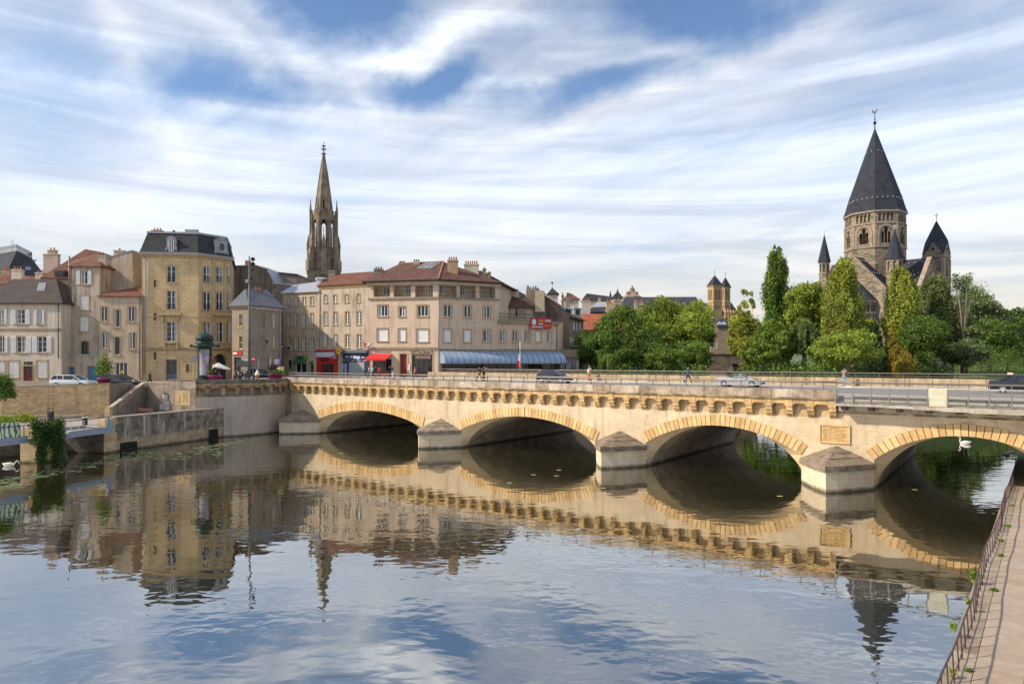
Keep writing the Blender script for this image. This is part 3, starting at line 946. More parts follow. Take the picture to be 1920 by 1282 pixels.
class Side:
 """one facade plane: s runs along it, z up, d outward"""
 def __init__(s, P0, P1):
  s.P0 = Vector((P0[0], P0[1])); s.P1 = Vector((P1[0], P1[1]))
  s.L = (s.P1 - s.P0).length; s.t = (s.P1 - s.P0) / s.L
  s.n = Vector((s.t.y, -s.t.x))
 def at(s, u, z, d=0.0):
  p = s.P0 + s.t * u + s.n * d
  return Vector((p.x, p.y, z))
 def hit(s, px, py, d=0.0):
  r = Vector(((px - 960) / FPX, 1.0))
  lam = (s.P0 + s.n * d).dot(s.n) / r.dot(s.n)
  return (r * lam - s.P0).dot(s.t), H + (HZ - py) / FPX * lam
 def bar(s, mb, a0, a1, z0, z1, d0, d1):
  ring = [s.at(a0, z0, d1), s.at(a1, z0, d1), s.at(a1, z1, d1), s.at(a0, z1, d1)]
  rb = [s.at(a0, z0, d0), s.at(a1, z0, d0), s.at(a1, z1, d0), s.at(a0, z1, d0)]
  mb.solid(rb, ring)

class House:
 def __init__(s, name, label, cat, fp, z0, z1, wall, group=None, tops=None):
  s.fp = [Vector((p[0], p[1])) for p in fp]
  c = sum(s.fp, Vector((0, 0))) / len(s.fp)
  s.z0, s.z1, s.wall = z0, z1, wall
  s.root = thing(name, label, cat, (c.x, c.y, z0), group)
  s.sides = [Side(s.fp[i], s.fp[(i + 1) % len(fp)]) for i in range(len(fp))]
  s.holes = {i: [] for i in range(len(fp))}
  s.tops = tops or {}
 # -- openings
 def hole(s, i, s0, s1, z0, z1, depth=.22, arch=False):
  s.holes[i].append((s0, s1, z0, z1, depth, arch))
 def rect(s, i, cr, r, d=0.0):
  x0, y0 = cr(r[0], r[1]); x1, y1 = cr(r[2], r[3])
  sd = s.sides[i]; xm, ym = (x0 + x1) / 2, (y0 + y1) / 2
  a0 = sd.hit(x0, ym, d)[0]; a1 = sd.hit(x1, ym, d)[0]
  zt = sd.hit(xm, y0, d)[1]; zb = sd.hit(xm, y1, d)[1]
  return a0, a1, zb, zt
 def win(s, i, cr, r, kind='casement', nx=2, ny=3, trim=None, tw=.16, sill=True, arch=False, shut=None, sm=None, frame=None, gl=None, off=0.0, depth=.20, pane=None, rail=False, cut=True, label=None):
  sd = s.sides[i]
  a0, a1, z0, z1 = s.rect(i, cr, r, off) if cr else r
  frame = frame or white_paint
  gl = gl or glass
  if cut and off == 0.0:
   s.hole(i, a0, a1, z0, z1, depth, arch)
  D = off - depth
  b = MB()
  fw = min(.085, (a1 - a0) * .12)
  if kind in ('casement', 'door', 'shop'):
   sd.bar(b, a0, a0 + fw, z0, z1, D + .01, D + .09); sd.bar(b, a1 - fw, a1, z0, z1, D + .01, D + .09)
   sd.bar(b, a0 + fw, a1 - fw, z0, z0 + fw, D + .01, D + .09); sd.bar(b, a0 + fw, a1 - fw, z1 - fw, z1, D + .01, D + .09)
   for k in range(1, nx):
    x = a0 + (a1 - a0) * k / nx; hw = fw * (.75 if nx == 2 else .5)
    sd.bar(b, x - hw, x + hw, z0 + fw, z1 - fw, D + .01, D + .10)
   for k in range(1, ny):
    z = z0 + (z1 - z0) * k / ny
    for q in range(nx):
     xa = a0 + (a1 - a0) * q / nx + fw; xb = a0 + (a1 - a0) * (q + 1) / nx - fw
     sd.bar(b, xa, xb, z - .022, z + .022, D + .012, D + .06)
   w = b.build('door' if kind == 'door' else 'window', frame, s.root)
   g = MB(); g.quad(sd.at(a0 + .01, z0 + .01, D + .03), sd.at(a1 - .01, z0 + .01, D + .03), sd.at(a1 - .01, z1 - .01, D + .03), sd.at(a0 + .01, z1 - .01, D + .03))
   if kind == 'door':
    zb = z0 + (z1 - z0) * .45
    p = MB(); sd.bar(p, a0 + fw, a1 - fw, z0 + fw, zb, D + .035, D + .06); p.build('door_panel', frame, w)
   if kind == 'shop':
    p = MB(); sd.bar(p, a0 + fw, a1 - fw, z0 + fw, z0 + .55, D + .035, D + .06); p.build('stall_riser', frame, w)
   g.build('pane', gl, w)
   if kind == 'casement' and gl is glass and rng.random() < .45:
    cw_ = (a1 - a0) * rng.uniform(.16, .32); q = MB()
    sd_ = rng.choice((0, 1))
    xa = a0 + fw if sd_ == 0 else a1 - fw - cw_
    sd.bar(q, xa, xa + cw_, z0 + fw, z1 - fw, D + .032, D + .036); q.build('curtain', mat('net_curtain', (.40, .39, .37), None, 2, .9, .1), w)
  elif kind == 'roller':
   sd.bar(b, a0, a1, z0, z1, D + .02, D + .08)
   w = b.build('window', roller if frame is white_paint else frame, s.root)
  elif kind == 'blind':
   sd.bar(b, a0, a1, z0, z1, D + .02, D + .06)
   w = b.build('blind_window', s.wall, s.root)
  elif kind == 'plank':      # solid door of boards
   n = max(3, int((a1 - a0) / .25))
   sd.bar(b, a0, a1, z0, z1, D, D + .04)
   w = b.build('door', frame, s.root)
   p = MB()
   for k in range(n):
    sd.bar(p, a0 + (a1 - a0) * k / n + .01, a0 + (a1 - a0) * (k + 1) / n - .01, z0 + .05, z1 - .05, D + .041, D + .06)
   p.build('door_boards', frame, w)
  elif kind == 'slit':
   sd.bar(b, a0, a1, z0, z1, D + .0, D + .03)
   w = b.build('window', gl, s.root)
  if label:
   w['label'] = label
  if rail:
   q = MB(); zr = z0 + .85
   q.tube([sd.at(a0, zr, off - .04), sd.at(a1, zr, off - .04)], .03, 4); q.tube([sd.at(a0, z0 + .08, off - .04), sd.at(a1, z0 + .08, off - .04)], .025, 4)
   n = max(4, int((a1 - a0) / .14))
   for k in range(n + 1):
    x = a0 + (a1 - a0) * k / n
    q.tube([sd.at(x, z0 + .08, off - .04), sd.at(x, zr, off - .04)], .016, 3)
   q.build('guard_rail', metal_dark, w)
  if trim:
   q = MB(); e = .012; f = off + .045
   sd.bar(q, a0 - tw, a0 - e, z0, z1 + (0 if arch else tw), off - .02, f); sd.bar(q, a1 + e, a1 + tw, z0, z1 + (0 if arch else tw), off - .02, f)
   if not arch:
    sd.bar(q, a0 - e, a1 + e, z1 + .004, z1 + tw, off - .02, f)
   else:
    c = (a0 + a1) / 2; hw = (a1 - a0) / 2; K = 8; rise = min(hw, (z1 - z0) * .28) * (arch if arch is not True else 1.0)
    zz = z1 - rise
    A = [(c - hw * math.cos(math.pi * k / K), zz + rise * math.sin(math.pi * k / K)) for k in range(K + 1)]
    B = [(c - (hw + tw) * math.cos(math.pi * k / K), zz + (rise + tw) * math.sin(math.pi * k / K)) for k in range(K + 1)]
    for k in range(K):
     ring = [A[k], A[k + 1], B[k + 1], B[k]][::-1]
     q.solid([sd.at(x, z, off - .02) for x, z in ring], [sd.at(x, z, f + .004) for x, z in ring])
   q.build('surround', trim, w)
  if sill:
   q = MB(); sd.bar(q, a0 - .16, a1 + .16, z0 - .15, z0 - .003, off - depth + .02, off + .12); q.build('sill', trim or trim_dark, w)
  for k in (shut or ''):     # l / r: open leaf beside the opening; c: closed pair
   q = MB(); hw = (a1 - a0) / 2
   if k == 'l': xs = [(a0 - hw - .06, a0 - .04)]
   elif k == 'r': xs = [(a1 + .04, a1 + hw + .06)]
   else: xs = [(a0 + .02, a0 + hw - .015), (a0 + hw + .015, a1 - .02)]
   for x0, x1 in xs:
    d0 = off + (.05 if k in 'lr' else -.08)
    q = MB()
    sd.bar(q, x0, x1, z0 - .03, z1 + .03, d0, d0 + .045)
    n = 8
    for j in range(n):
     za = z0 + .08 + (z1 - z0 - .16) * j / n
     q.poly([sd.at(x0 + .08, za, d0 + .05), sd.at(x1 - .08, za, d0 + .05), sd.at(x1 - .08, za + (z1 - z0) / n * .8, d0 + .085), sd.at(x0 + .08, za + (z1 - z0) / n * .8, d0 + .085)])
    q.build('shutter', sm or white_shut, w)
  return w
 def wins(s, i, cr, rs, **kw):
  for r in rs:
   s.win(i, cr, r, **kw)
 def wall_done(s, name='wall'):
  b = MB()
  for i, sd in enumerate(s.sides):
   hs = s.holes[i]
   xs = sorted({0.0, sd.L} | {min(max(v, 0), sd.L) for h in hs for v in h[:2]})
   zs = sorted({s.z0, s.z1} | {min(max(v, s.z0), s.z1) for h in hs for v in h[2:4]})
   for x0, x1 in zip(xs[:-1], xs[1:]):
    run = None
    for z0, z1 in zip(zs[:-1], zs[1:]):
     mx, mz = (x0 + x1) / 2, (z0 + z1) / 2
     inside = any(h[0] < mx < h[1] and h[2] < mz < h[3] for h in hs)
     if inside or x1 - x0 < 1e-6 or z1 - z0 < 1e-6:
      if run: b.quad(sd.at(x0, run[0]), sd.at(x1, run[0]), sd.at(x1, run[1]), sd.at(x0, run[1])); run = None
     else:
      run = (run[0], z1) if run else (z0, z1)
    if run: b.quad(sd.at(x0, run[0]), sd.at(x1, run[0]), sd.at(x1, run[1]), sd.at(x0, run[1]))
   for a0, a1, z0, z1, dp, arch in hs:
    b.quad(sd.at(a0, z0), sd.at(a0, z1), sd.at(a0, z1, -dp), sd.at(a0, z0, -dp))
    b.quad(sd.at(a1, z1), sd.at(a1, z0), sd.at(a1, z0, -dp), sd.at(a1, z1, -dp))
    b.quad(sd.at(a0, z1), sd.at(a1, z1), sd.at(a1, z1, -dp), sd.at(a0, z1, -dp))
    b.quad(sd.at(a1, z0), sd.at(a0, z0), sd.at(a0, z0, -dp), sd.at(a1, z0, -dp))
    if dp > .21:
     b.quad(sd.at(a0, z0, -dp), sd.at(a1, z0, -dp), sd.at(a1, z1, -dp), sd.at(a0, z1, -dp))
    if arch:
     c = (a0 + a1) / 2; hw = (a1 - a0) / 2; K = 8; rise = min(hw, (z1 - z0) * .28) * (arch if arch is not True else 1.0); zz = z1 - rise
     A = [(c - hw * math.cos(math.pi * k / K), zz + rise * math.sin(math.pi * k / K)) for k in range(K + 1)]
     for h_, cx in ((A[:K // 2 + 1], a0), (A[K // 2:], a1)):
      for p, q in zip(h_[:-1], h_[1:]):
       b.poly([sd.at(cx, z1, -.004), sd.at(p[0], p[1], -.004), sd.at(q[0], q[1], -.004)])
       b.quad(sd.at(p[0], p[1], -.004), sd.at(q[0], q[1], -.004), sd.at(q[0], q[1], -dp), sd.at(p[0], p[1], -dp))
  b.poly([V3(p, s.z1) for p in s.fp])
  return b.build(name, s.wall, s.root)
 # -- roof pieces
 def eave(s, over):
  """footprint pushed outward by over"""
  n = len(s.fp); out = []
  for i in range(n):
   a, c = s.sides[i - 1], s.sides[i]
   nn = (a.n + c.n); nn = nn / max(.3, nn.dot(c.n))
   out.append(s.fp[i] + nn * over)
  return out
 def roof(s, m, ridge, over=.35, ze=None, thick=.16, faces=None, name='roof'):
  """ridge: list of top points; faces: lists of ('e', i) / ('r', j)"""
  ze = s.z1 if ze is None else ze
  E = [V3(p, ze) for p in s.eave(over)]; n = len(E)
  Rr = [Vector(r) for r in ridge]
  b = MB()
  G = lambda k: E[k[1] % n] if k[0] == 'e' else Rr[k[1]]
  if faces is None:
   if len(Rr) == 1:
    faces = [[('e', i), ('e', i + 1), ('r', 0)] for i in range(n)]
   else:    # four corners, ridge r0 (left) to r1 (right)
    faces = [[('e', 0), ('e', 1), ('r', 1), ('r', 0)], [('e', 1), ('e', 2), ('r', 1)], [('e', 2), ('e', 3), ('r', 0), ('r', 1)], [('e', 3), ('e', 0), ('r', 0)]]
  for f in faces:
   b.poly([G(k) for k in f])
  Eb = [p - Vector((0, 0, thick)) for p in E]
  for i in range(n):
   j = (i + 1) % n
   b.quad(Eb[i], Eb[j], E[j], E[i])
  b.poly([p for p in Eb][::-1])
  o = b.build(name, m, s.root)
  return o
 def flat_roof(s, m, h=.25, over=.1, name='roof'):
  b = MB(); E = s.eave(over); b.prism(E, s.z1 + .004, s.z1 + h); return b.build(name, m, s.root)
 def band(s, i, z0, z1, proud, m, name='cornice', a0=None, a1=None):
  sd = s.sides[i]; b = MB()
  sd.bar(b, 0 - proud * .5 if a0 is None else a0, sd.L + proud * .5 if a1 is None else a1, z0, z1, -.02, proud)
  return b.build(name, m, s.root)
 def pipe(s, i, px, y0, y1, m=None, r=.06, d=.12):
  sd = s.sides[i]; a, zt = sd.hit(px, y0, d); _, zb = sd.hit(px, y1, d)
  b = MB(); b.tube([sd.at(a, zb, d), sd.at(a, zt, d)], r, 6); return b.build('downpipe', m or zinc, s.root, True)
 def chimney(s, x0, x1, y0, y1, Y, m, pots=3, dep=.8, parent=None, potm=None, ang=0.0):
  """photo rectangle at depth Y"""
  p = px2((x0 + x1) / 2, Y); w_ = (x1 - x0) / FPX * Y
  zt, zb = pz(y0, Y), pz(y1, Y)
  ph = min(.55, (zt - zb) * .3) if pots else 0
  b = MB(); b.box((p.x, p.y + dep / 2, (zb - .6 + zt - ph - .2) / 2), w_, dep, zt - ph - .2 - zb + .6, ang)
  b.box((p.x, p.y + dep / 2, zt - ph - .1), w_ + .14, dep + .14, .2, ang)
  o = b.build('chimney', m, parent or s.root)
  for k in range(pots):
   q = MB(); x = p.x + (k - (pots - 1) / 2) * w_ / max(pots, 1) * .9
   q.lathe((x, p.y + dep / 2), [(.13, zt - ph), (.15, zt - ph * .8), (.11, zt - ph * .7), (.13, zt)], 8)
   q.build('chimney_pot', potm or terracotta, o)
  return o
 def skylight(s, corners, parent=None):
  """corners on the roof: bottom-left, bottom-right, top-right, top-left"""
  c = [Vector(p) for p in corners]
  nrm = (c[1] - c[0]).cross(c[3] - c[0]).normalized()
  b = MB(); b.solid([p - nrm * .05 for p in c], [p + nrm * .10 for p in c])
  o = b.build('skylight', zinc, s.root)
  q = MB(); mid = sum(c, Vector()) / 4
  q.poly([mid + (p - mid) * .86 + nrm * .106 for p in c]); q.build('pane', glass_pale, o)
  return o

def on_plane(px, py, a, b_, c):
 """photo point on the plane through three points"""
 a, b_, c = Vector(a), Vector(b_), Vector(c)
 n = (b_ - a).cross(c - a); o = Vector((0, 0, H)); r = Vector(((px - 960) / FPX, 1, (HZ - py) / FPX))
 return o + r * ((a - o).dot(n) / r.dot(n))

def fp4(xl, Yl, xr, Yr, dep):
 """four corners from the front's two photo columns and depths; the sides run straight back"""
 a, b = px2(xl, Yl), px2(xr, Yr)
 t = (b - a).normalized(); n = Vector((-t.y, t.x)) * dep
 return [a, b, b + n, a + n]

def wall_strip(name, label, pts, z0, zt, thick, m, cop=None, group=None, cop_h=.12, cop_o=.06, side=-1):
 """wall along a polyline; zt a number or one per point; thickness to the left of travel (side=1) or the right"""
 pts = [Vector(p) for p in pts]
 if isinstance(zt, (int, float)): zt = [zt] * len(pts)
 nr = []
 for i in range(len(pts)):
  d = (pts[min(i + 1, len(pts) - 1)] - pts[max(i - 1, 0)]).normalized()
  nr.append(Vector((-d.y, d.x)) * side)
 c = pts[len(pts) // 2]
 root = thing(name, label, 'wall', (c.x, c.y, z0), group)
 b = MB(); k = MB()
 for i in range(len(pts) - 1):
  j = i + 1
  f0, f1, b0, b1 = pts[i], pts[j], pts[i] + nr[i] * thick, pts[j] + nr[j] * thick
  for A, B, ra, rb in ((f0, f1, zt[i], zt[j]), (b1, b0, zt[j], zt[i])):
   b.quad(V3(A, z0), V3(B, z0), V3(B, rb), V3(A, ra))
  if cop:
   g0, g1 = pts[i] - nr[i] * cop_o, pts[j] - nr[j] * cop_o; h0, h1 = b0 + nr[i] * cop_o, b1 + nr[j] * cop_o
   lo = [V3(g0, zt[i]), V3(g1, zt[j]), V3(h1, zt[j]), V3(h0, zt[i])]
   k.solid(lo, [p + Vector((0, 0, cop_h)) for p in lo])
  else:
   b.quad(V3(f0, zt[i]), V3(f1, zt[j]), V3(b1, zt[j]), V3(b0, zt[i]))
 for i in (0, len(pts) - 1):
  b.quad(V3(pts[i], z0), V3(pts[i], zt[i]), V3(pts[i] + nr[i] * thick, zt[i]), V3(pts[i] + nr[i] * thick, z0))
 b.build('wall_body', m, root)
 if cop:
  k.build('coping', cop, root)
 return root
# ---------------------------------------------------------------- left quay, terrace and stairs
land('quay_terrace', [(-37.9, 63.4), (-33.0, 76.9), (-35.2, 75.6), (-42.2, 79.0), (-44.3, 79.0), (-44.0, 74.7), (-76, 70.9), (-76, 56), (-46, 58), (-43, 63.9)], 2.4, mat('terrace_paving', (.36, .30, .29), (.29, .24, .23), .8, .9, .3, brick=(.5, .25, .012, (.7, .7, .7), .12), water=(.04, .04, .02)))
q0, q1 = Vector((-37.7, 63.2)), Vector((-32.5, 77.1))
qd = (q1 - q0).normalized()
low = wall_strip('low_quay_wall', 'low stained quay wall with dark streaks between the footbridge and the bridge abutment', [q0 + qd * 1.0, q1], -1.5, 3.24, .5, quay_m, mat('quay_coping', (.40, .35, .30), (.26, .23, .2), 1.5, .9, .4), side=1)
# quoin blocks at the near end of the quay
for k in range(6):
 b = MB(); L_ = 1.25 if k % 2 else .85
 z = -1.0 + k * .72
 qn = Vector((-qd.y, qd.x))
 ring = [q0 - qd * .02, q0 + qd * (L_ + .3), q0 + qd * (L_ + .3) + qn * .06, q0 + qn * .9, ]
 ring = [q0 + qn * .9 - qd * .03, q0 - qn * .03 - qd * .03, q0 - qn * .03 + qd * (1.0 + (k % 2) * .25), q0 + qn * .06 + qd * (1.0 + (k % 2) * .25), q0 + qn * .9 + qd * .4]
 b.prism(ring, z + .01, min(z + .71, 3.2))
 b.build('quoin_stone', quay_block, low)
side_q = Side(q0, q1)
for (x0, y0, x1, y1) in ((225, 829, 257, 847), (391, 805, 408, 821)):
 a0, zt = side_q.hit(x0, (y0 + y1) / 2); a1, _ = side_q.hit(x1, (y0 + y1) / 2)
 zt = side_q.hit((x0 + x1) / 2, y0)[1]; zb = side_q.hit((x0 + x1) / 2, y1)[1]
 b = MB(); side_q.bar(b, a0, a1, zb, zt, -.02, .02); g = b.build('drain_grate', mat('drain_dark', (.012, .012, .012), None, 2, .9, 0), low)
 b = MB(); n = 9
 for k in range(n):
  x = a0 + (a1 - a0) * (k + .5) / n
  side_q.bar(b, x - .03, x + .03, zb - .1, zt + .05, .03, .12)
 for z in (zb + (zt - zb) * .25, zb + (zt - zb) * .75):
  side_q.bar(b, a0 - .05, a1 + .05, z, z + .05, .125, .16)
 b.build('grate_bars', metal_dark, g)
# pale scratched strokes high on the stained wall
gr = MB()
for (cx, cy, pts_) in ((350, 776, [((-4, -3), (4, -3.4)), ((0, -3), (0, 4))]), (358, 776, [((-2, -3), (-2, 4)), ((-2, -3), (2, -2)), ((2, -2), (2, 1)), ((2, 1), (-2, 1))]),
                       (363, 777, [((-1, -1), (-1, 3))]), (368, 776, [((-1, -1), (-1, 2)), ((1, -1), (1, 2))]), (374, 775.5, [((-1, 1.6), (1, 1.6))]), (379, 775.5, [((-2, 3), (0, -2)), ((0, -2), (2, 3))]), (384, 775, [((-2, -2), (2, -2)), ((2, -2), (-2, 3)), ((-2, 3), (2, 3))])):
 for (ax, ay), (bx, by) in pts_:
  A = side_q.hit(cx + ax, cy + ay); B = side_q.hit(cx + bx, cy + by)
  dx, dz = B[0] - A[0], B[1] - A[1]; l_ = math.hypot(dx, dz) or 1; ox, oz = -dz / l_ * .028, dx / l_ * .028
  gr.poly([side_q.at(A[0] + ox, A[1] + oz, .006), side_q.at(A[0] - ox, A[1] - oz, .006), side_q.at(B[0] - ox, B[1] - oz, .006), side_q.at(B[0] + ox, B[1] + oz, .006)])
gr.build('scratched_writing', mat('pale_scratch', (.42, .38, .31), None, 3, .9, 0), low)

# curved abutment: parapet, cornice with deep niches, plaster below
ab = thing('abutment_wall', 'curved grey plastered abutment wall with corbelled cornice left of the first arch', 'wall', (-30.1, 78.7, 0))
def cpt(t):
 n = len(CURVE) - 1; t = max(0, min(.9999, t)) * n; i = int(t); f = t - i
 p = [Vector(c) for c in CURVE]
 g = lambda k: p[max(0, min(n, k))]
 a, b_, c, d = g(i - 1), g(i), g(i + 1), g(i + 2)
 return .5 * ((2 * b_) + (c - a) * f + (2 * a - 5 * b_ + 4 * c - d) * f * f + (3 * b_ - a - 3 * c + d) * f ** 3)
def cnr(t):
 d = (cpt(t + .01) - cpt(t - .01)).normalized(); return Vector((d.y, -d.x))
def cs_strip(z0, z1, d0, d1, t0=0., t1=1., k=24, cap=True):
 b = MB()
 T = [t0 + (t1 - t0) * i / k for i in range(k + 1)]
 for a, c in zip(T[:-1], T[1:]):
  pa0, pa1, pc0, pc1 = cpt(a) + cnr(a) * d0, cpt(a) + cnr(a) * d1, cpt(c) + cnr(c) * d0, cpt(c) + cnr(c) * d1
  b.quad(V3(pa1, z0), V3(pc1, z0), V3(pc1, z1), V3(pa1, z1))
  b.quad(V3(pc0, z0), V3(pa0, z0), V3(pa0, z1), V3(pc0, z1))
  b.quad(V3(pa1, z1), V3(pc1, z1), V3(pc0, z1), V3(pa0, z1))
  b.quad(V3(pa1, z0), V3(pa0, z0), V3(pc0, z0), V3(pc1, z0))
 for t in (t0, t1):
  p0, p1 = cpt(t) + cnr(t) * d0, cpt(t) + cnr(t) * d1
  b.quad(V3(p0, z0), V3(p1, z0), V3(p1, z1), V3(p0, z1))
 return b
cs_strip(-1.5, 4.55, -.4, 0.0).build('plaster_wall', plaster_grey, ab)
cs_strip(4.555, 5.80, -.4, -.12).build('niche_backing', niche_m, ab)
ocd = mat('grimy_ochre', (.40, .28, .15), (.22, .16, .095), 1.3, .9, .4, streak=(.07, .055, .04), sstr=.8, rnd=.1, dirt=((.08, .065, .05), .5, .7))
cs_strip(5.80, 6.0, -.4, .45).build('cornice', ocd, ab)
N_ = 8
for i in range(N_ + 1):
 t0, t1 = max(0, i / N_ - .022), min(1, i / N_ + .022)
 cs_strip(4.72, 5.795, -.12, .16, t0, t1, 2).build('corbel', ocd, ab)
 if i < N_:
  cs_strip(5.52, 5.795, -.12, .40, i / N_ + .024, (i + 1) / N_ - .024, 4).build('corbel_lintel', ocd, ab)
for i in range(5):
 cs_strip(6.004, 6.47, -.05, .40, i / 5 + .001, (i + 1) / 5 - .001, 5).build('parapet_stone', dark_coping, ab)
b = MB(); b.box((-27.75, 83.35, 6.25), .42, .42, .52); b.build('end_post', ochre, ab)

# high wall behind the terrace with the pier panel, and the stair walls
w2 = wall_strip('terrace_wall', 'mauve rendered wall behind the bench with white lime stain and stone panel', [(-42.2, 79.0), (-38.9, 77.5)], 2.0, 6.02, .45, mauve_wall, mat('wall_coping', (.42, .34, .25), (.3, .245, .185), 1.3, .9, .4), side=1)
pw = wall_strip('panelled_pier', 'tall grimy wall pier with a pale carved stone panel beside the abutment', [(-38.9, 77.45), (-35.05, 75.5)], 2.0, 6.36, .6, mauve_wall, dark_coping, side=1)
sd = Side((-38.9, 77.45), (-35.05, 75.5))
def rect_on(sd, x0, y0, x1, y1, d=0):
 a0 = sd.hit(x0, (y0 + y1) / 2, d)[0]; a1 = sd.hit(x1, (y0 + y1) / 2, d)[0]
 return a0, a1, sd.hit((x0 + x1) / 2, y1, d)[1], sd.hit((x0 + x1) / 2, y0, d)[1]
a0, a1, z0, z1 = rect_on(sd, 329, 732, 357, 760)
b = MB(); sd.bar(b, a0, a1, z0, z1, -.02, .05); p_ = b.build('stone_panel', mat('panel_stone', (.38, .285, .175), (.28, .21, .13), 1.3, .9, .4), pw)
b = MB()
for (x0, x1, za, zb) in ((.15, .32, .2, .7), (.42, .60, .3, .8), (.72, .78, .25, .85)):
 sd.bar(b, a0 + (a1 - a0) * x0, a0 + (a1 - a0) * x1, z0 + (z1 - z0) * za, z0 + (z1 - z0) * zb, .05, .09)
b.build('panel_carving', trim_m, p_)
s2 = Side((-42.2, 79.0), (-38.9, 77.5))
b = MB()
for (x0, y0, x1, y1) in ((304, 740, 314, 768), (311, 752, 319, 768), (300, 756, 306, 768)):
 a0, a1, z0, z1 = rect_on(s2, x0, y0, x1, y1); s2.bar(b, a0, a1, z0, z1, -.01, .006 + .001 * x0 / 300)
b.build('lime_stain', white_bloom, w2)
st_r = wall_strip('stair_wall', 'sloping rendered wall with pale coping along the right of the quay stairs', [(-42.6, 72.6), (-42.5, 79.0)], 2.0, [3.55, 5.98], .35, mauve_wall, mat('wall_coping', (.42, .34, .25)), side=1)
b = MB(); b.box((-42.75, 72.35, 2.95), .55, .5, 1.5); b.build('stair_pillar', quay_block, st_r)
bw = wall_strip('sandstone_retaining_wall', 'long golden sandstone rubble retaining wall below the street with the parked white car', [(-76, 70.6), (-54, 72.2), (-43.95, 74.5)], 2.0, [5.7, 5.74, 6.08], .5, brickwall_m, mat('thin_coping', (.33, .27, .2), (.22, .18, .14), 1.3, .9, .4), side=1, cop_h=.08)
bw2 = wall_strip('stair_retaining_wall', 'painted-shade grey side wall of the quay stairs running back from the golden rubble wall', [(-43.95, 74.55), (-44.4, 82.0)], 2.0, 6.06, .4, mat('shaded_rubble', (.31, .255, .20), (.22, .18, .14), .6, .9, .6, brick=(.5, .2, .02, (.7, .68, .65), .2)), side=1)  # shaded side face: the shade is put into its greyer stone colour
stairs = thing('quay_stairs', 'dark stone steps climbing from the quay terrace to the street', 'stairs', (-43.2, 72.5, 2.4))
for k in range(20):
 b = MB(); b.box((-43.25, 72.6 + k * .33 + .165, 1.5 + (k * .168 + .17 + .9) / 2), 1.5, .33, k * .168 + .17 + .9)
 b.build('step', mat('step_stone', (.22, .19, .16), (.15, .13, .11), 1.5, .9, .4, rnd=.1), stairs)
# low ledge in front of the rubble wall
wall_strip('low_ledge', 'low stone ledge at the foot of the golden rubble wall', [(-62, 70.5), (-45.5, 72.6)], 2.38, 2.85, .5, mat('ledge_stone', (.36, .31, .26), None, 1, .9, .4), side=1)

# bench against the terrace wall
bench = thing('park_bench', 'dark red slatted bench in front of the mauve terrace wall', 'bench', (-39.9, 74.6, 2.4))
ba_ = Side((-41.0, 74.9), (-38.9, 74.0))
for k in range(3):
 b = MB(); ba_.bar(b, 0, ba_.L, 2.82, 2.86, .05 + k * .14, .16 + k * .14); b.build('seat_slat', flat('bench_wood', (.13, .04, .035), .6), bench)
for k in range(2):
 b = MB(); ba_.bar(b, 0, ba_.L, 3.08 + k * .2, 3.20 + k * .2, -.03, .01); b.build('back_slat', flat('bench_wood', (.13, .04, .035)), bench)
for x in (.25, ba_.L - .25):
 b = MB(); ba_.bar(b, x - .03, x + .03, 2.4, 2.82, .06, .44); ba_.bar(b, x - .03, x + .03, 2.82, 3.45, -.09, -.032); b.build('leg', metal_dark, bench)

# footbridge on the left
E0, E1 = Vector((-36.6, 62.6)), Vector((-42.4, 40.5))
fd = (E1 - E0).normalized(); fn = Vector((fd.y, -fd.x))
if fn.x > 0: fn = -fn
fbL = (E1 - E0).length
foot = thing('footbridge', 'blue-grey steel footbridge with sloping end plates crossing the inlet at the quay', 'footbridge', (E0.x, E0.y, 0))
steel = flat('blue_grey_steel', (.23, .28, .35), .5, .2)
def FP(t, s, z): 
 p = E0 + fd * t + fn * s
 return V3(p, z)
b = MB(); b.solid([FP(0, .1, 2.05), FP(fbL, .1, 2.05), FP(fbL, 3, 2.05), FP(0, 3, 2.05)], [FP(0, .1, 2.35), FP(fbL, .1, 2.35), FP(fbL, 3, 2.35), FP(0, 3, 2.35)])
b.build('deck', concrete, foot)
for s0 in (0, 3.05):
 for t0, t1 in ((0, 5.0), (8.3, fbL)):
  b = MB(); b.solid([FP(t0, s0, 2.02), FP(t1, s0, 2.02), FP(t1, s0 + .08, 2.02), FP(t0, s0 + .08, 2.02)], [FP(t0, s0, 2.62), FP(t1 - .5, s0, 2.55), FP(t1 - .5, s0 + .08, 2.55), FP(t0, s0 + .08, 2.62)])
  b.build('edge_beam', steel, foot)
b = MB(); b.solid([FP(-.25, -.02, 2.3), FP(.9, -.02, 2.3), FP(.9, .03, 2.3), FP(-.25, .03, 2.3)], [FP(.45, -.02, 3.42), FP(.6, -.02, 3.42), FP(.6, .03, 3.42), FP(.45, .03, 3.42)]); b.build('end_plate', steel, foot)
for s0 in (.05, 3.0):
 b = MB(); b.tube([FP(0, s0, 3.45), FP(fbL, s0, 3.45)], .035, 6); b.build('top_rail', metal_dark, foot, True)
 for t in (3.0, 8.6, 12.0, 16, 20):
  b = MB(); b.box(FP(t, s0, 2.9), .08, .08, 1.1); b.build('post', steel, foot)
for t in (1.2, 2.0):
 b = MB(); b.tube([FP(t, 2.6, 2.36), FP(t, 2.6, 3.3)], .035, 5); b.build('post', metal_light, foot)
b = MB(); b.tube([FP(4.6, 1.4, 2.5), FP(4.1, 1.4, 3.5)], .06, 5); b.build('slanted_post', white_paint, foot)
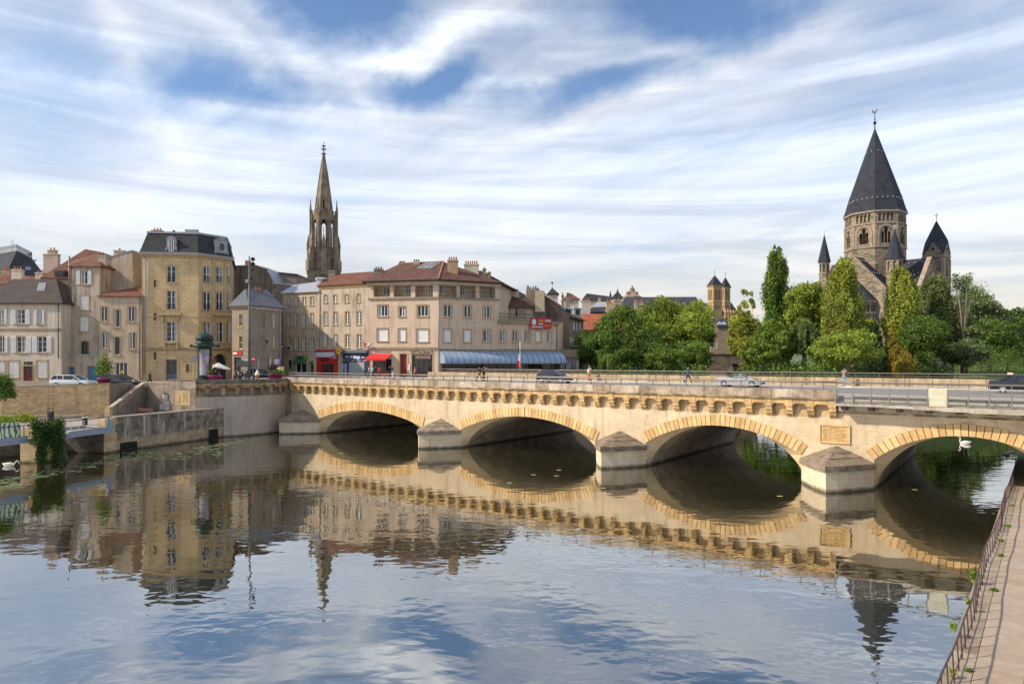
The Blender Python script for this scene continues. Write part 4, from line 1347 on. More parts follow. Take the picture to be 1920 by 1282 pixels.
# graffiti panel
gp = thing('graffiti_panel', 'white panel sprayed with swirling green and black graffiti on the footbridge side', 'panel', FP(10.3, .14, 2.4))
b = MB(); b.solid([FP(8.8, .12, 2.60), FP(11.8, .12, 2.60), FP(11.8, .17, 2.60), FP(8.8, .17, 2.60)], [FP(8.8, .12, 3.75), FP(11.8, .12, 3.75), FP(11.8, .17, 3.75), FP(8.8, .17, 3.75)])
gm = bpy.data.materials.new('graffiti'); gm.use_nodes = True
g_ = NG(gm.node_tree); geo_ = g_.n('ShaderNodeNewGeometry')
wv = g_.n('ShaderNodeTexWave', wave_type='RINGS'); g_.link(geo_.outputs['Position'], wv.inputs['Vector'])
wv.inputs['Scale'].default_value = .9; wv.inputs['Distortion'].default_value = 9; wv.inputs['Detail'].default_value = 2; wv.inputs['Detail Scale'].default_value = 1.1
c_ = g_.mix(g_.ramp(wv.outputs['Fac'], .35, .45), (.06, .10, .10, 1), (.58, .66, .56, 1))
c_ = g_.mix(g_.ramp(g_.noise(geo_.outputs['Position'], 1.8, 3), .45, .6), c_, g_.mix(g_.ramp(wv.outputs['Fac'], .35, .45), (.10, .26, .24, 1), (.55, .68, .25, 1)))
g_.link(c_, gm.node_tree.nodes['Principled BSDF'].inputs['Base Color'])
b.build('panel_board', gm, gp)
# stone piers under the footbridge
for nm, lab, x0, x1, Y, zt in (('footbridge_pier', 'square sandstone pier under the footbridge beside the swan', 38, 69, 57.4, 2.03),):
 a, c = px2(x0, Y), px2(x1, Y)
 b = MB(); b.prism([a, c, c + Vector((-.3, 2.6)), a + Vector((-.3, 2.6))], -1.5, zt)
 tag(b.build(nm, quay_block), lab, 'pier')
wall_strip('inlet_wall', 'dark stone wall under the footbridge', [(-52, 56), (-46, 58), (-43.0, 63.7), (-37.8, 63.2)], -1.5, 2.38, .3, mat('dark_inlet_stone', (.13, .11, .085), (.07, .06, .048), .8, .9, .6, brick=(.8, .35, .02, (.6, .6, .6), .3), water=(.03, .03, .018)), side=1)  # inlet stone much darker than the other quay walls
bp_ = MB(); bp_.tube([FP(4.2, .3, -1), FP(4.9, .5, 2.0)], .14, 6); bp_.tube([FP(12.5, .5, -1), FP(12.2, .5, 2.0)], .12, 6); bp_.tube([FP(13.4, .5, -1), FP(13.0, .5, 2.0)], .12, 6)
bp_.build('timber_props', bark, foot)

# bins on the terrace
bn = thing('arched_bin', 'dark bin with arched hoop on the terrace by the golden rubble wall', 'bin', (-47.3, 70, 2.4))
P_ = px2(95, 70)
b = MB(); b.lathe(P_, [(.30, 2.4), (.30, 3.35), (.26, 3.38)], 12); b.build('bin_body', metal_dark, bn)
b = MB(); b.tube([V3(P_ + Vector((.3 * math.cos(a), 0)), 3.35 + .42 * math.sin(a)) for a in [math.pi * k / 8 for k in range(9)]], .035, 6); b.build('hoop', metal_dark, bn)
P_ = px2(159.5, 65.5)
bn = thing('striped_bin', 'black slatted litter bin with white rim at the footbridge end', 'bin', V3(P_, 2.4))
b = MB(); b.lathe(P_, [(.21, 2.45), (.21, 3.12)], 12); b.build('bin_body', flat('black_plastic', (.015, .015, .015)), bn)
b = MB(); b.lathe(P_, [(.23, 3.125), (.23, 3.24), (.18, 3.25)], 12); b.build('rim', white_paint, bn)
for k in range(4):
 b = MB(); b.lathe(P_, [(.222, 2.5 + k * .15), (.222, 2.56 + k * .15)], 12); b.build('slat', metal_dark, bn)

# ---------------------------------------------------------------- houses on the left bank
zb = 5.4
# A: white-shuttered house
A = House('shuttered_house', 'low beige house with rows of white shutters and dark brown roof at the left edge', 'house', fp4(-40, 103.73, 115.4, 103.73, 11.38), zb, pz(567.5, 103.73), stucco_white)
for r, sh in (((-10, 603, 28, 705), 'r'), ((115, 603, 178, 705), 'lr'), ((264, 605, 296, 707), 'lr')):
 A.win(0, c1, r, shut=sh, trim=None, ny=3)
for r, sh in (((-8, 793, 33, 908), 'r'), ((117, 795, 185, 908), 'lr'), ((265, 795, 330, 908), 'lr')):
 A.win(0, c1, r, shut=sh, trim=trim_m, tw=.12, ny=3)
for r in ((-30, 972, 33, 1085), (60, 970, 132, 1085), (262, 970, 332, 1083)):
 A.win(0, c1, r, shut='c', trim=trim_m, tw=.22)
A.win(0, c1, (167, 1004, 232, 1150), kind='door', frame=flat('dark_red_door', (.20, .018, .022), .4), trim=trim_m, tw=.2, sill=False, ny=2)
A.win(0, c1, (167, 972, 232, 1000), kind='casement', nx=1, ny=1, frame=metal_dark, sill=False)
A.wall_done()
A.band(0, pz(c1(0, 750)[1], 103.73), pz(c1(0, 738)[1], 103.73), .10, trim_dark, 'moulding')
A.band(0, A.z1 - .3, A.z1 - .02, .12, trim_m)
A.roof(dark_tile, [pt(24, 523, 109.42), pt(105.5, 523, 109.42)], .4)
E_ = A.eave(.4)
rp = (V3(E_[0], A.z1), V3(E_[1], A.z1), pt(60, 523, 109.42))
A.skylight([on_plane(*c1(262, 474), *rp), on_plane(*c1(316, 474), *rp), on_plane(*c1(328, 420), *rp), on_plane(*c1(275, 420), *rp)])
A.pipe(0, 109.3, 568, 672, metal_dark)
b = MB(); sd = A.sides[0]; a_ = sd.hit(65, 690)
# low annex with the blue garage doors
An = House('garage_annex', 'low flat annex wall with two blue doors behind the parked cars', 'annex', fp4(116, 105.5, 187, 105.25, 3.79), zb, pz(667, 105.37), stucco_grey)
An.win(0, c1, (453, 1012, 523, 1120), kind='plank', frame=blue_door, sill=False, trim=trim_dark, tw=.1)
An.win(0, c1, (622, 1008, 700, 1120), kind='plank', frame=blue_door, sill=False, trim=trim_dark, tw=.1)
An.wall_done(); An.flat_roof(zinc, .18, .15)
# B: tall narrow house
B = House('tall_house', 'tall narrow greyish house with a column of white shutters and blank chimney gable', 'house', fp4(133.5, 106.26, 187, 106.26, 10.12), zb, pz(499, 106.26), stucco_grey)
B.win(0, c1, (570, 330, 620, 425), shut='lr', trim=trim_m, tw=.1, ny=2)
B.win(0, c1, (567, 505, 627, 605), shut='c', trim=trim_m, tw=.1)
B.win(0, c1, (567, 657, 627, 758), shut='c', trim=trim_m, tw=.1)
B.win(0, c1, (576, 826, 628, 918), arch=.5, trim=trim_m, tw=.1, ny=3, frame=metal_dark)
B.wall_done()
e = B.eave(.3)
B.roof(red_tile, [pt(137, 489, 111.32), pt(187, 474, 113.22)], .3, faces=[[('e', 0), ('e', 1), ('r', 1), ('r', 0)], [('e', 1), ('e', 2), ('r', 1)], [('e', 2), ('e', 3), ('r', 0), ('r', 1)], [('e', 3), ('e', 0), ('r', 0)]])
gb = MB()
prof = [(187, 560), (250, 560), (248, 470.5), (228, 475), (214, 480), (200, 484), (187, 484)]
f3 = [pt(x, y, 110.05) for x, y in prof]
bk = [p + Vector((0, 4.5, 0)) for p in f3]
gb.solid(bk[::-1], f3[::-1]); gb.build('gable_wall', stucco_grey, B.root)
cp_ = MB()
top_ = [f3[2], f3[3], f3[4], f3[5]]
for a_, c_ in zip(top_[:-1], top_[1:]):
 q = [a_ + Vector((0, -.1, .01)), a_ + Vector((0, 4.6, .01)), c_ + Vector((0, 4.6, .01)), c_ + Vector((0, -.1, .01))]
 cp_.solid(q, [p + Vector((0, 0, .12)) for p in q])
cp_.build('coping', zinc, B.root)
B.chimney(183, 198, 472.5, 496, 108.16, stucco_grey, 1)
B.chimney(213, 231, 465, 478, 113.85, stucco_beige, 1, potm=metal_dark)
b = MB(); b.tube([pt(130, 565, 106.77), pt(130, 480, 106.77)], .12, 8); b.build('flue', metal_rail, B.root, True)
B.pipe(0, 134, 500, 664, metal_dark)
# C2: lower house beside it
C2 = House('lower_house', 'two-storey beige house with narrow white windows and lean-to red roof', 'house', fp4(187, 104.99, 265.5, 105.25, 4.3), zb, pz(556.5, 104.99), stucco_beige)
C2.wins(0, c1, [(712, 582, 758, 690), (905, 582, 950, 690), (718, 766, 764, 880), (911, 768, 955, 884)], nx=2, ny=1, trim=trim_m, tw=.1)
C2.wins(0, c1, [(804, 602, 845, 730), (804, 795, 848, 925)], nx=1, ny=1, trim=trim_m, tw=.1)
C2.win(0, c1, (815, 978, 900, 1092), kind='shop', nx=3, ny=1, trim=None, sill=False)
C2.wall_done()
sd = C2.sides[0]
b = MB(); ee = C2.eave(.3)
lo = [V3(ee[0], C2.z1), V3(ee[1], C2.z1), pt(265.5, 538, 110.31), pt(187, 553.5, 109.93)]
b.solid(lo, [p + Vector((0, 0, .15)) for p in lo]); b.build('roof', red_tile, C2.root)
b = MB()
for k, (x, y) in enumerate(((862, 1042), (868, 1018))):
 a_, z_ = sd.hit(*c1(x, y)); 
 if k == 0: b.poly([sd.at(a_ - .26, z_ - .22, .02), sd.at(a_ + .26, z_ - .22, .02), sd.at(a_, z_ + .26, .02)])
b.build('yellow_triangle_sign', flat('sign_yellow', (.70, .42, .02)), C2.root)
C2.pipe(0, 262, 558, 716, metal_dark)
# house behind with the big red slope
Hb = House('red_roofed_house', 'house behind with a broad sloping red tile roof and small dormer', 'house', fp4(80, 117.64, 268, 120.17, 10.12), zb, pz(521, 117.64), stucco_beige)
Hb.wall_done()
Hb.roof(red_tile, [pt(160, 467, 123.97), pt(187, 472, 123.97), pt(268, 497, 125.23)], .3, faces=[[('e', 0), ('e', 1), ('r', 2), ('r', 1), ('r', 0)], [('e', 1), ('e', 2), ('r', 2)], [('e', 2), ('e', 3), ('r', 0), ('r', 1), ('r', 2)], [('e', 3), ('e', 0), ('r', 0)]])
Hb.chimney(248, 262, 484, 500, 118.91, zinc, 0)
b = MB(); p_ = pt(112, 515, 116.38); b.box(p_ + Vector((0, .5, .2)), 1.7, 1.2, 1.0); dm = b.build('dormer', metal_dark, Hb.root)
b = MB(); b.box(p_ + Vector((0, -.12, .2)), 1.3, .05, .6); b.build('pane', glass, dm)
# far left: slate mansard and small roofs
M1 = House('cresting_mansion', 'far mansion with dark slate mansard and iron cresting at the left edge', 'house', [px2(-60, 161.92), px2(16, 149.27), px2(86, 165.71), px2(40, 189.75)], zb, pz(512, 154.33), stucco_grey)
M1.wall_done()
top = [px2(-40, 164.45), px2(31, 155.59), px2(60, 166.98), px2(25, 179.63)]
def mansard(h, top, zt, m, m_top, over=.35, tsplit=None):
 E_ = [V3(p, h.z1) for p in h.eave(over)]; n = len(E_); T = [V3(p, zt) for p in top]
 b = MB()
 for i in range(n):
  j = (i + 1) % n; b.quad(E_[i], E_[j], T[j], T[i])
  b.quad(E_[i] - Vector((0, 0, .2)), E_[j] - Vector((0, 0, .2)), E_[j], E_[i])
 b.poly([p - Vector((0, 0, .2)) for p in E_][::-1]); b.poly(T)
 o = b.build('roof', m, h.root)
 b = MB()
 cc = sum(T, Vector()) / n
 lo = [cc + (p - cc) * 1.015 for p in T]
 b.solid([p + Vector((0, 0, .01)) for p in lo], [p + Vector((0, 0, .30)) for p in lo]); b.build('roof_crown', m_top, o)
 return o
mr = mansard(M1, top, pz(474, 158.12), slate_m, zinc)
b = MB(); zc = pz(474, 158.12) + .3
for i in range(3):
 a_, c_ = top[i], top[(i + 1) % 4]; n = int((c_ - a_).length / .3)
 for k in range(n):
  p = a_ + (c_ - a_) * k / n; b.tube([V3(p, zc), V3(p, zc + 1.25)], .03, 3)
  if k % 2 == 0:
   q = a_ + (c_ - a_) * (k + 1) / n; b.tube([V3(p, zc + .5), V3(q, zc + 1.1)], .025, 3)
 for dz in (.1, .6, 1.15):
  b.tube([V3(a_, zc + dz), V3(c_, zc + dz)], .035, 4)
b.build('iron_cresting', metal_dark, mr)
b = MB(); q = pt(23, 470, 159.39); b.tube([q, q + Vector((0, 0, 2.6))], .03, 4)
for k in range(4): b.tube([q + Vector((-.5 + k * .06, 0, 1.5 + k * .28)), q + Vector((.5 - k * .06, 0, 1.5 + k * .28))], .02, 3)
b.build('aerial', metal_dark, M1.root)
for (x0, y0, x1, y1) in ((330, 415, 395, 455), (235, 300, 275, 330), (430, 325, 465, 345)):
 Ee = M1.eave(.35); rp = (V3(Ee[1], M1.z1), V3(Ee[2], M1.z1), V3(top[2], pz(474, 158.12)))
 M1.skylight([on_plane(*cL(x0, y1), *rp), on_plane(*cL(x1, y1), *rp), on_plane(*cL(x1 - 8, y0), *rp), on_plane(*cL(x0 - 8, y0), *rp)])
S1 = House('small_red_house', 'small house with a low red tile roof and clay chimney pots behind the shuttered house', 'house', fp4(-50, 121.44, 76, 122.7, 7.59), zb, pz(532, 121.44), stucco_grey)
S1.wall_done(); S1.roof(red_tile, [pt(-30, 511, 125.23), pt(66, 518, 125.23)], .3)
S1.chimney(21, 40, 499, 522, 120.81, stucco_white, 3); S1.chimney(66, 80, 506, 522, 120.81, stucco_white, 2); S1.chimney(2, 18, 503, 520, 125.23, stucco_beige, 3)
T1 = House('chimney_house', 'house behind the roofs with one big stepped pale chimney stack', 'house', fp4(70, 129.03, 130, 129.03, 7.59), zb, pz(528, 129.03), stucco_grey)
T1.wall_done(); T1.roof(red_tile, [pt(80, 515, 132.82), pt(120, 515, 132.82)], .2)
ch_ = T1.chimney(81, 108, 476, 525, 127.13, mat('pale_rose_render', (.45, .36, .30), (.36, .29, .24), .8, .9, .3), 0)
T1.chimney(89, 103, 463.5, 480, 127.39, stucco_beige, 2, parent=ch_)

# C: tan ashlar mansion
C = House('tan_mansion', 'tall tan ashlar mansion with slate mansard roof and ornate right bay', 'house', [px2(266, 105.63), px2(371, 106.51), px2(434, 111.07), px2(434, 111.07) + Vector((-4, 11)), px2(266, 105.63) + Vector((-1, 13))], zb, pz(476, 106.01), tan_ashlar)
C.win(0, c2, (291, 315, 358, 438), nx=2, ny=3, trim=tan_plain, tw=.22, rail=True)
C.win(0, c2, (289, 500, 361, 642), nx=2, ny=3, trim=tan_plain, tw=.26, rail=True)
C.win(0, c2, (286, 732, 366, 882), nx=2, ny=4, trim=tan_plain, tw=.24)
C.wins(0, c2, [(194, 418, 211, 475), (194, 670, 211, 722), (194, 960, 212, 1018), (438, 1052, 456, 1110)], kind='slit', trim=tan_plain, tw=.12, sill=False)
C.win(0, c2, (287, 1018, 367, 1215), kind='door', frame=flat('slate_blue_door', (.10, .14, .19), .4), trim=tan_plain, tw=.2, sill=False, nx=2, ny=4)
for (x0, x1) in ((566, 621), (663, 712), (746, 768)):
 C.win(1, c2, (x0, 320, x1, 438), nx=2, ny=2, trim=tan_plain, tw=.14, rail=True)
 C.win(1, c2, (x0, 512, x1, 648), nx=2, ny=2, trim=tan_plain, tw=.14, rail=True)
 C.win(1, c2, (x0 - (0 if x0 < 650 else 4), 735, x1 + 2, 888), nx=2, ny=2, trim=tan_plain, tw=.14, gl=glass_pale if x0 < 650 else glass)
C.win(1, c2, (640, 975, 745, 1215), kind='door', frame=flat('dark_blue_door', (.02, .03, .09), .4), arch=True, depth=.6, sill=False, trim=tan_plain, tw=.3, nx=2, ny=3)
C.wall_done()
zz = lambda y: pz(c2(0, y)[1], 106.26)
for i in (0, 1):
 C.band(i, zz(945), zz(928), .16, trim_dark, 'belt_course')
 C.band(i, C.z1 - .55, C.z1 - .30, .12, tan_plain, 'architrave'); C.band(i, C.z1 - .30, C.z1 - .02, .38, tan_plain)
 C.band(i, zz(700), zz(690), .05, tan_plain, 'moulding')
s0 = C.sides[0]; s1 = C.sides[1]
b = MB(); a0, a1, z0, z1 = C.rect(0, c2, (240, 668, 402, 686)); s0.bar(b, a0, a1, z0, z1, .0, .45)
for x in (a0 + .25, a1 - .6):
 s0.bar(b, x, x + .3, z0 - 1.0, z0 - .004, 0, .25)
b.build('window_hood', tan_plain, C.root)
def balustrade(h, i, r, name='balustrade', proud=.35):
 sd = h.sides[i]; a0, a1, z0, z1 = h.rect(i, c2, r); b = MB()
 sd.bar(b, a0, a1, z0 - .12, z0, -.02, proud); sd.bar(b, a0, a1, z1 - .12, z1, proud - .22, proud)
 for x in (a0, a1 - .2): sd.bar(b, x, x + .2, z0 + .004, z1 - .124, proud - .22, proud)
 n = max(3, int((a1 - a0) / .26))
 for k in range(n):
  x = a0 + .3 + (a1 - a0 - .6) * k / max(1, n - 1); p = sd.at(x, 0, proud - .11)
  b.lathe((p.x, p.y), [(.045, z0), (.085, z0 + (z1 - z0) * .3), (.045, z0 + (z1 - z0) * .6), (.06, z1 - .12)], 6)
 return b.build(name, tan_plain, h.root)
balustrade(C, 0, (272, 890, 380, 934)); balustrade(C, 1, (640, 890, 790, 932), proud=.8)
b = MB(); a0, a1, z0, z1 = C.rect(1, c2, (628, 668, 765, 688)); s1.bar(b, a0, a1, z0, z1, 0, .45)
for x in (a0 + .1, a1 - .4): s1.bar(b, x, x + .25, z0 - .7, z0 - .004, 0, .25)
b.build('window_hood', tan_plain, C.root)
for (x0, x1) in ((528, 552), (632, 652), (722, 738), (774, 786)):      # pilasters of the right bay
 b = MB(); a0, a1, _, _ = C.rect(1, c2, (x0, 500, x1, 600)); s1.bar(b, max(0, a0), min(a1, s1.L), zz(925), C.z1 - .56, -.02, .10)
 s1.bar(b, max(0, a0 - .06), min(a1 + .06, s1.L), C.z1 - 1.0, C.z1 - .6, .10, .16); b.build('pilaster', tan_plain, C.root)
ctop = []
for i, p in enumerate(C.fp):
 ctop.append(p)
cen = sum(C.fp, Vector((0, 0))) / 5
ctop = [p + (cen - p).normalized() * .85 for p in C.fp]
zt = pz(440.5, 107.9)
mr = mansard(C, ctop, zt, mat('fishscale_slate', (.050, .055, .068), (.034, .037, .046), .8, .75, .6, brick=(.26, .22, .02, (.45, .45, .5), .35)), zinc, .3)
b = MB()
Ee = C.eave(.5)
for i in (0, 1):
 sd = Side(Ee[i], Ee[i + 1]); sd.bar(b, 0, sd.L, C.z1 - .02, C.z1 + .16, -.15, .05)
b.build('gutter', zinc, C.root)
# dormer in the left slope and round dormer on the right bay
def dormer(h, side, r, m, roundw=False):
 sd = h.sides[side]; d = .08
 a0, a1, z0, z1 = h.rect(side, c2, r, d); b = MB()
 sd.bar(b, a0, a1, z0, z1 - .25, d - 1.6, d); mid = (a0 + a1) / 2
 ring = [(a0 - .14, z1 - .25), (a1 + .14, z1 - .25), (mid, z1 + .15)]
 b.solid([sd.at(x, z + .004, d - 1.7) for x, z in ring], [sd.at(x, z + .004, d + .12) for x, z in ring])
 sd.bar(b, a0 - .12, a0 + .04, z0 + .1, z0 + .7, d - .5, d + .10); sd.bar(b, a1 - .04, a1 + .12, z0 + .1, z0 + .7, d - .5, d + .10)
 o = b.build('dormer', m, h.root)
 if not roundw:
  b = MB(); w_ = (a1 - a0) * .24
  for (x0, x1, za, zb_) in ((a0 + w_, a0 + w_ + .07, z0 + .12, z1 - .45), (a1 - w_ - .07, a1 - w_, z0 + .12, z1 - .45), (mid - .04, mid + .04, z0 + .12, z1 - .45), (a0 + w_, a1 - w_, z0 + .05, z0 + .12), (a0 + w_, a1 - w_, z1 - .45, z1 - .38)):
   sd.bar(b, x0, x1, za, zb_, d + .004, d + .09)
  b.build('frame', white_paint, o)
  b = MB(); b.quad(*[sd.at(x, z, d + .02) for x, z in ((a0 + w_, z0 + .12), (a1 - w_, z0 + .12), (a1 - w_, z1 - .45), (a0 + w_, z1 - .45))]); b.build('pane', glass_pale, o)
 else:
  zc_ = (z0 + z1) / 2 - .1; hw, hh = (a1 - a0) * .30, (z1 - z0) * .34; K = 16
  b = MB()
  for k in range(K):
   t0, t1 = 2 * math.pi * k / K, 2 * math.pi * (k + 1) / K
   q = [(mid + hw * s * math.cos(t), zc_ + hh * s * math.sin(t)) for s, t in ((.72, t0), (1.05, t0), (1.05, t1), (.72, t1))]
   b.solid([sd.at(x, z, d) for x, z in q], [sd.at(x, z, d + .14) for x, z in q])
  b.build('frame', m, o)
  b = MB(); b.poly([sd.at(mid + hw * .75 * math.cos(2 * math.pi * k / K), zc_ + hh * .75 * math.sin(2 * math.pi * k / K), d + .02) for k in range(K)]); b.build('pane', glass, o)
dzinc = mat('dormer_zinc', (.34, .345, .36), (.25, .255, .27), 1.5, .6, .2)
dormer(C, 0, (290, 98, 362, 208), dzinc); dormer(C, 1, (655, 108, 748, 232), dzinc, True)
C.chimney(284, 302, 427, 441, 110.05, brick_red, 3); C.chimney(347, 368, 430, 440, 111.32, stucco_beige, 0)
b = MB(); q = pt(326, 438, 110.69); b.tube([q - Vector((0, 0, .5)), q + Vector((0, 0, .25))], .10, 6); b.ball(q + Vector((0, 0, .3)), .28, n=8, m=5); b.build('roof_vent', metal_dark, C.root)
C.pipe(0, 271, 478, 700, zinc)

# D: small hipped house up the side street, grey blocks behind it
D_ = House('hipped_house', 'small mauve corner house with a hipped slate roof in the side street', 'house', [px2(435, 101), px2(467.5, 99.5), px2(527.5, 105), px2(527.5, 105) + Vector((-4, 8)), px2(435, 101) + Vector((0, 10))], 5.9, pz(572, 99.8), mat('mauve_stucco', (.265, .22, .185), (.21, .175, .15), .5, .92, .2, streak=(.17, .135, .115), sstr=.5))
D_.win(0, c2, (836, 674, 857, 768), nx=1, ny=2, trim=trim_m, tw=.12); D_.win(0, c2, (834, 840, 859, 938), nx=1, ny=2, arch=True, trim=trim_m, tw=.12)
D_.wins(1, c2, [(1086, 680, 1108, 775)], nx=2, ny=2, trim=trim_m, tw=.1); D_.wins(1, c2, [(1087, 842, 1109, 930)], nx=2, ny=2, arch=True, trim=trim_m, tw=.1)
D_.wins(1, c2, [(998, 668, 1027, 778), (996, 836, 1027, 940)], kind='blind', trim=trim_m, tw=.07, sill=False)
D_.wins(1, c2, [(970, 1005, 992, 1095), (1056, 996, 1082, 1075)], nx=2, ny=2, trim=trim_dark, tw=.1)
D_.win(0, c2, (798, 1000, 850, 1170), kind='shop', nx=2, ny=1, frame=metal_dark, sill=False)
D_.wall_done()
D_.band(0, D_.z1 - .45, D_.z1 - .02, .1, trim_m); D_.band(1, D_.z1 - .5, D_.z1 - .02, .1, white_bloom)
for i in (0, 1): D_.band(i, pz(c2(0, 950)[1], 100), pz(c2(0, 942)[1], 100), .06, trim_dark, 'belt_course')
for i in (0, 1): D_.band(i, pz(c2(0, 784)[1], 100), pz(c2(0, 780)[1], 100), .03, trim_m, 'string_course')
D_.roof(slate_blue, [pt(460, 541.5, 103.5), pt(500, 543, 109)], .45, faces=[[('e', 0), ('e', 1), ('r', 0)], [('e', 1), ('e', 2), ('r', 1), ('r', 0)], [('e', 2), ('e', 3), ('r', 1)], [('e', 3), ('e', 4), ('r', 0), ('r', 1)], [('e', 4), ('e', 0), ('r', 0)]])
D_.chimney(474, 489, 537, 553, 106, stucco_dark, 2); D_.chimney(510, 519, 541, 556, 110, stucco_dark, 1)
D_.pipe(1, 525.5, 575, 702, zinc)
b = MB(); sd = D_.sides[0]; a0, a1, z0, z1 = D_.rect(0, c2, (792, 955, 858, 985)); sd.bar(b, a0, a1, z0, z1, .0, .12); sg = b.build('shop_sign', red_paint, D_.root)
b = MB(); sd.bar(b, a0 + .1, a0 + (a1 - a0) * .45, z0 + .15, z1 - .15, .121, .13); b.build('sign_patch', white_paint, sg)
def slab_block(name, label, cat, prof, Y, dep, m, z0=5.5):
 r = thing(name, label, cat, pt(prof[0][0], prof[0][1], Y))
 f3 = [pt(prof[0][0], 0, Y)] ; pts_ = [pt(x, y, Y) for x, y in prof]
 pts_ = [V3(px2(prof[-1][0], Y), z0)] + [pt(x, y, Y) for x, y in prof[::-1]] + [V3(px2(prof[0][0], Y), z0)]
 b = MB(); b.solid([p + Vector((0, dep, 0)) for p in pts_], pts_[:]); b.build('wall', m, r); return r, pts_
gbk, pp = slab_block('blank_gable_house', 'big dark grey blank gable wall looming behind the hipped house', 'house', [(425, 501), (479.6, 499.5), (501, 505), (513, 531)], 122, 12, stucco_dark)
b = MB()
for a_, c_ in (((425, 501), (479.6, 499.5)), ((479.6, 499.5), (501, 505)), ((501, 505), (513, 531))):
 A_, B_ = pt(*a_, 122), pt(*c_, 122); q = [A_ + Vector((0, -.15, .02)), B_ + Vector((0, -.15, .02)), B_ + Vector((0, 12.1, .02)), A_ + Vector((0, 12.1, .02))]
 b.solid(q, [p + Vector((0, 0, .25)) for p in q])
b.build('roof', zinc, gbk)
b = MB(); p_ = pt(463, 496, 123); b.box(p_ + Vector((0, .5, -.2)), .8, .8, 1.9); b.build('chimney', brick_red, gbk)
gb2, pp = slab_block('flat_grey_block', 'flat grey block with a dark roof edge left of the green shop house', 'house', [(503, 511.5), (545, 515), (557, 517)], 128, 10, mat('grey_block', (.26, .225, .195), (.2, .175, .15), .5, .9, .3, streak=(.1, .09, .08), sstr=.6))
b = MB(); A_, B_ = pt(502, 511, 127.8), pt(557.5, 516.5, 127.8); q = [A_, B_, B_ + Vector((0, 10.4, 0)), A_ + Vector((0, 10.4, 0))]; b.solid(q, [p + Vector((0, 0, .3)) for p in q]); b.build('roof', metal_dark, gb2)
gb3, pp = slab_block('lower_grey_block', 'lower grey wall with zinc coping between the hipped house and the street row', 'house', [(511, 532), (548, 535)], 118, 6, stucco_dark)
b = MB(); A_, B_ = pt(510, 532, 117.9), pt(548, 535, 117.9); q = [A_, B_, B_ + Vector((0, 6.2, 0)), A_ + Vector((0, 6.2, 0))]; b.solid(q, [p + Vector((0, 0, .25)) for p in q]); b.build('roof', zinc, gb3)
rr = House('dark_red_roof_house', 'house with a dark red roof peeping above the zinc roof of the street row', 'house', fp4(548, 132, 590, 132, 7), 5.5, pz(537, 132), stucco_dark)
rr.wall_done(); rr.roof(brown_tile, [pt(556, 523, 135), pt(566, 527, 135)], .2)

# E, F, G: the street row by the bridge end
zs_ = 5.95
rE = (px2(530.5, 113), px2(598, 110), px2(691.5, 106), px2(821.5, 103.6))
E = House('green_shop_house', 'narrow four-storey beige house with zinc roof above the green shop', 'house', fp4(530.5, 113, 597.9, 110.02, 8), zs_, pz(549, 113), stucco_beige)
for y0, y1 in ((412, 492), (575, 710)):
 E.wins(0, c3, [(104, y0, 134, y1), (175, y0, 209, y1), (250, y0, 285, y1), (328, y0 - 4, 362, y1)], nx=2, ny=3, trim=trim_m, tw=.09, sm=None)
E.wins(0, c3, [(102, 808, 138, 935), (176, 808, 213, 940), (250, 810, 287, 945), (330, 812, 366, 945)], nx=2, ny=3, trim=trim_m, tw=.09)
E.win(0, c3, (104, 1040, 140, 1200), kind='door', frame=flat('pale_mauve_door', (.42, .39, .42)), sill=False, nx=1, ny=2)
E.win(0, c3, (183, 1072, 290, 1200), kind='shop', nx=2, ny=1, frame=white_paint, sill=False)
E.win(0, c3, (330, 1078, 362, 1200), kind='door', frame=metal_rail, sill=False, nx=1, ny=2)
E.wall_done(); E.band(0, E.z1 - .35, E.z1 - .02, .14, trim_m)
E.roof(zinc, [pt(551, 534, 117), pt(599, 527.5, 116.5)], .3)
b = MB(); sd = E.sides[0]; green = flat('shop_green', (.03, .25, .06), .45)
a0, a1, z0, z1 = E.rect(0, c3, (172, 998, 298, 1036)); sd.bar(b, a0, a1, z0, z1, .02, .12); sg = b.build('shop_sign', green, E.root)
b = MB()
for f0, f1, dz in ((.30, .36, .2), (.42, .58, .25), (.64, .70, .2)): sd.bar(b, a0 + (a1 - a0) * f0, a0 + (a1 - a0) * f1, z0 + dz * .6, z1 - dz * .6, .122, .13)
b.build('sign_emblem', metal_dark, sg)
for f, mm in ((.10, flat('pink_disc', (.6, .25, .25))), (.88, flat('orange_disc', (.6, .28, .05)))):
 b = MB(); x = a0 + (a1 - a0) * f; zc_ = (z0 + z1) / 2; b.poly([sd.at(x + .22 * math.cos(t), zc_ + .22 * math.sin(t), .125) for t in [2 * math.pi * k / 12 for k in range(12)]]); b.build('sign_disc', mm, sg)
b = MB(); a0, a1, z0, z1 = E.rect(0, c3, (170, 1040, 294, 1068)); 
b.solid([sd.at(a0, z0, .02), sd.at(a1, z0, .02), sd.at(a1, z0, .7), sd.at(a0, z0, .7)], [sd.at(a0, z1, .02), sd.at(a1, z1, .02), sd.at(a1, z0 + .12, .7), sd.at(a0, z0 + .12, .7)]); b.build('shop_awning', flat('awning_green', (.02, .16, .07)), E.root)
b = MB(); a0, a1, z0, z1 = E.rect(0, c3, (327, 1050, 364, 1074)); sd.bar(b, a0, a1, z0, z1, .02, .1); b.build('small_shop_sign', green, E.root)
E.skylight([p for p in (lambda rp: [on_plane(*c3(160, 320), *rp), on_plane(*c3(188, 318), *rp), on_plane(*c3(212, 292), *rp), on_plane(*c3(186, 294), *rp)])((V3(E.fp[0], E.z1), V3(E.fp[1], E.z1), pt(551, 534, 117)))])

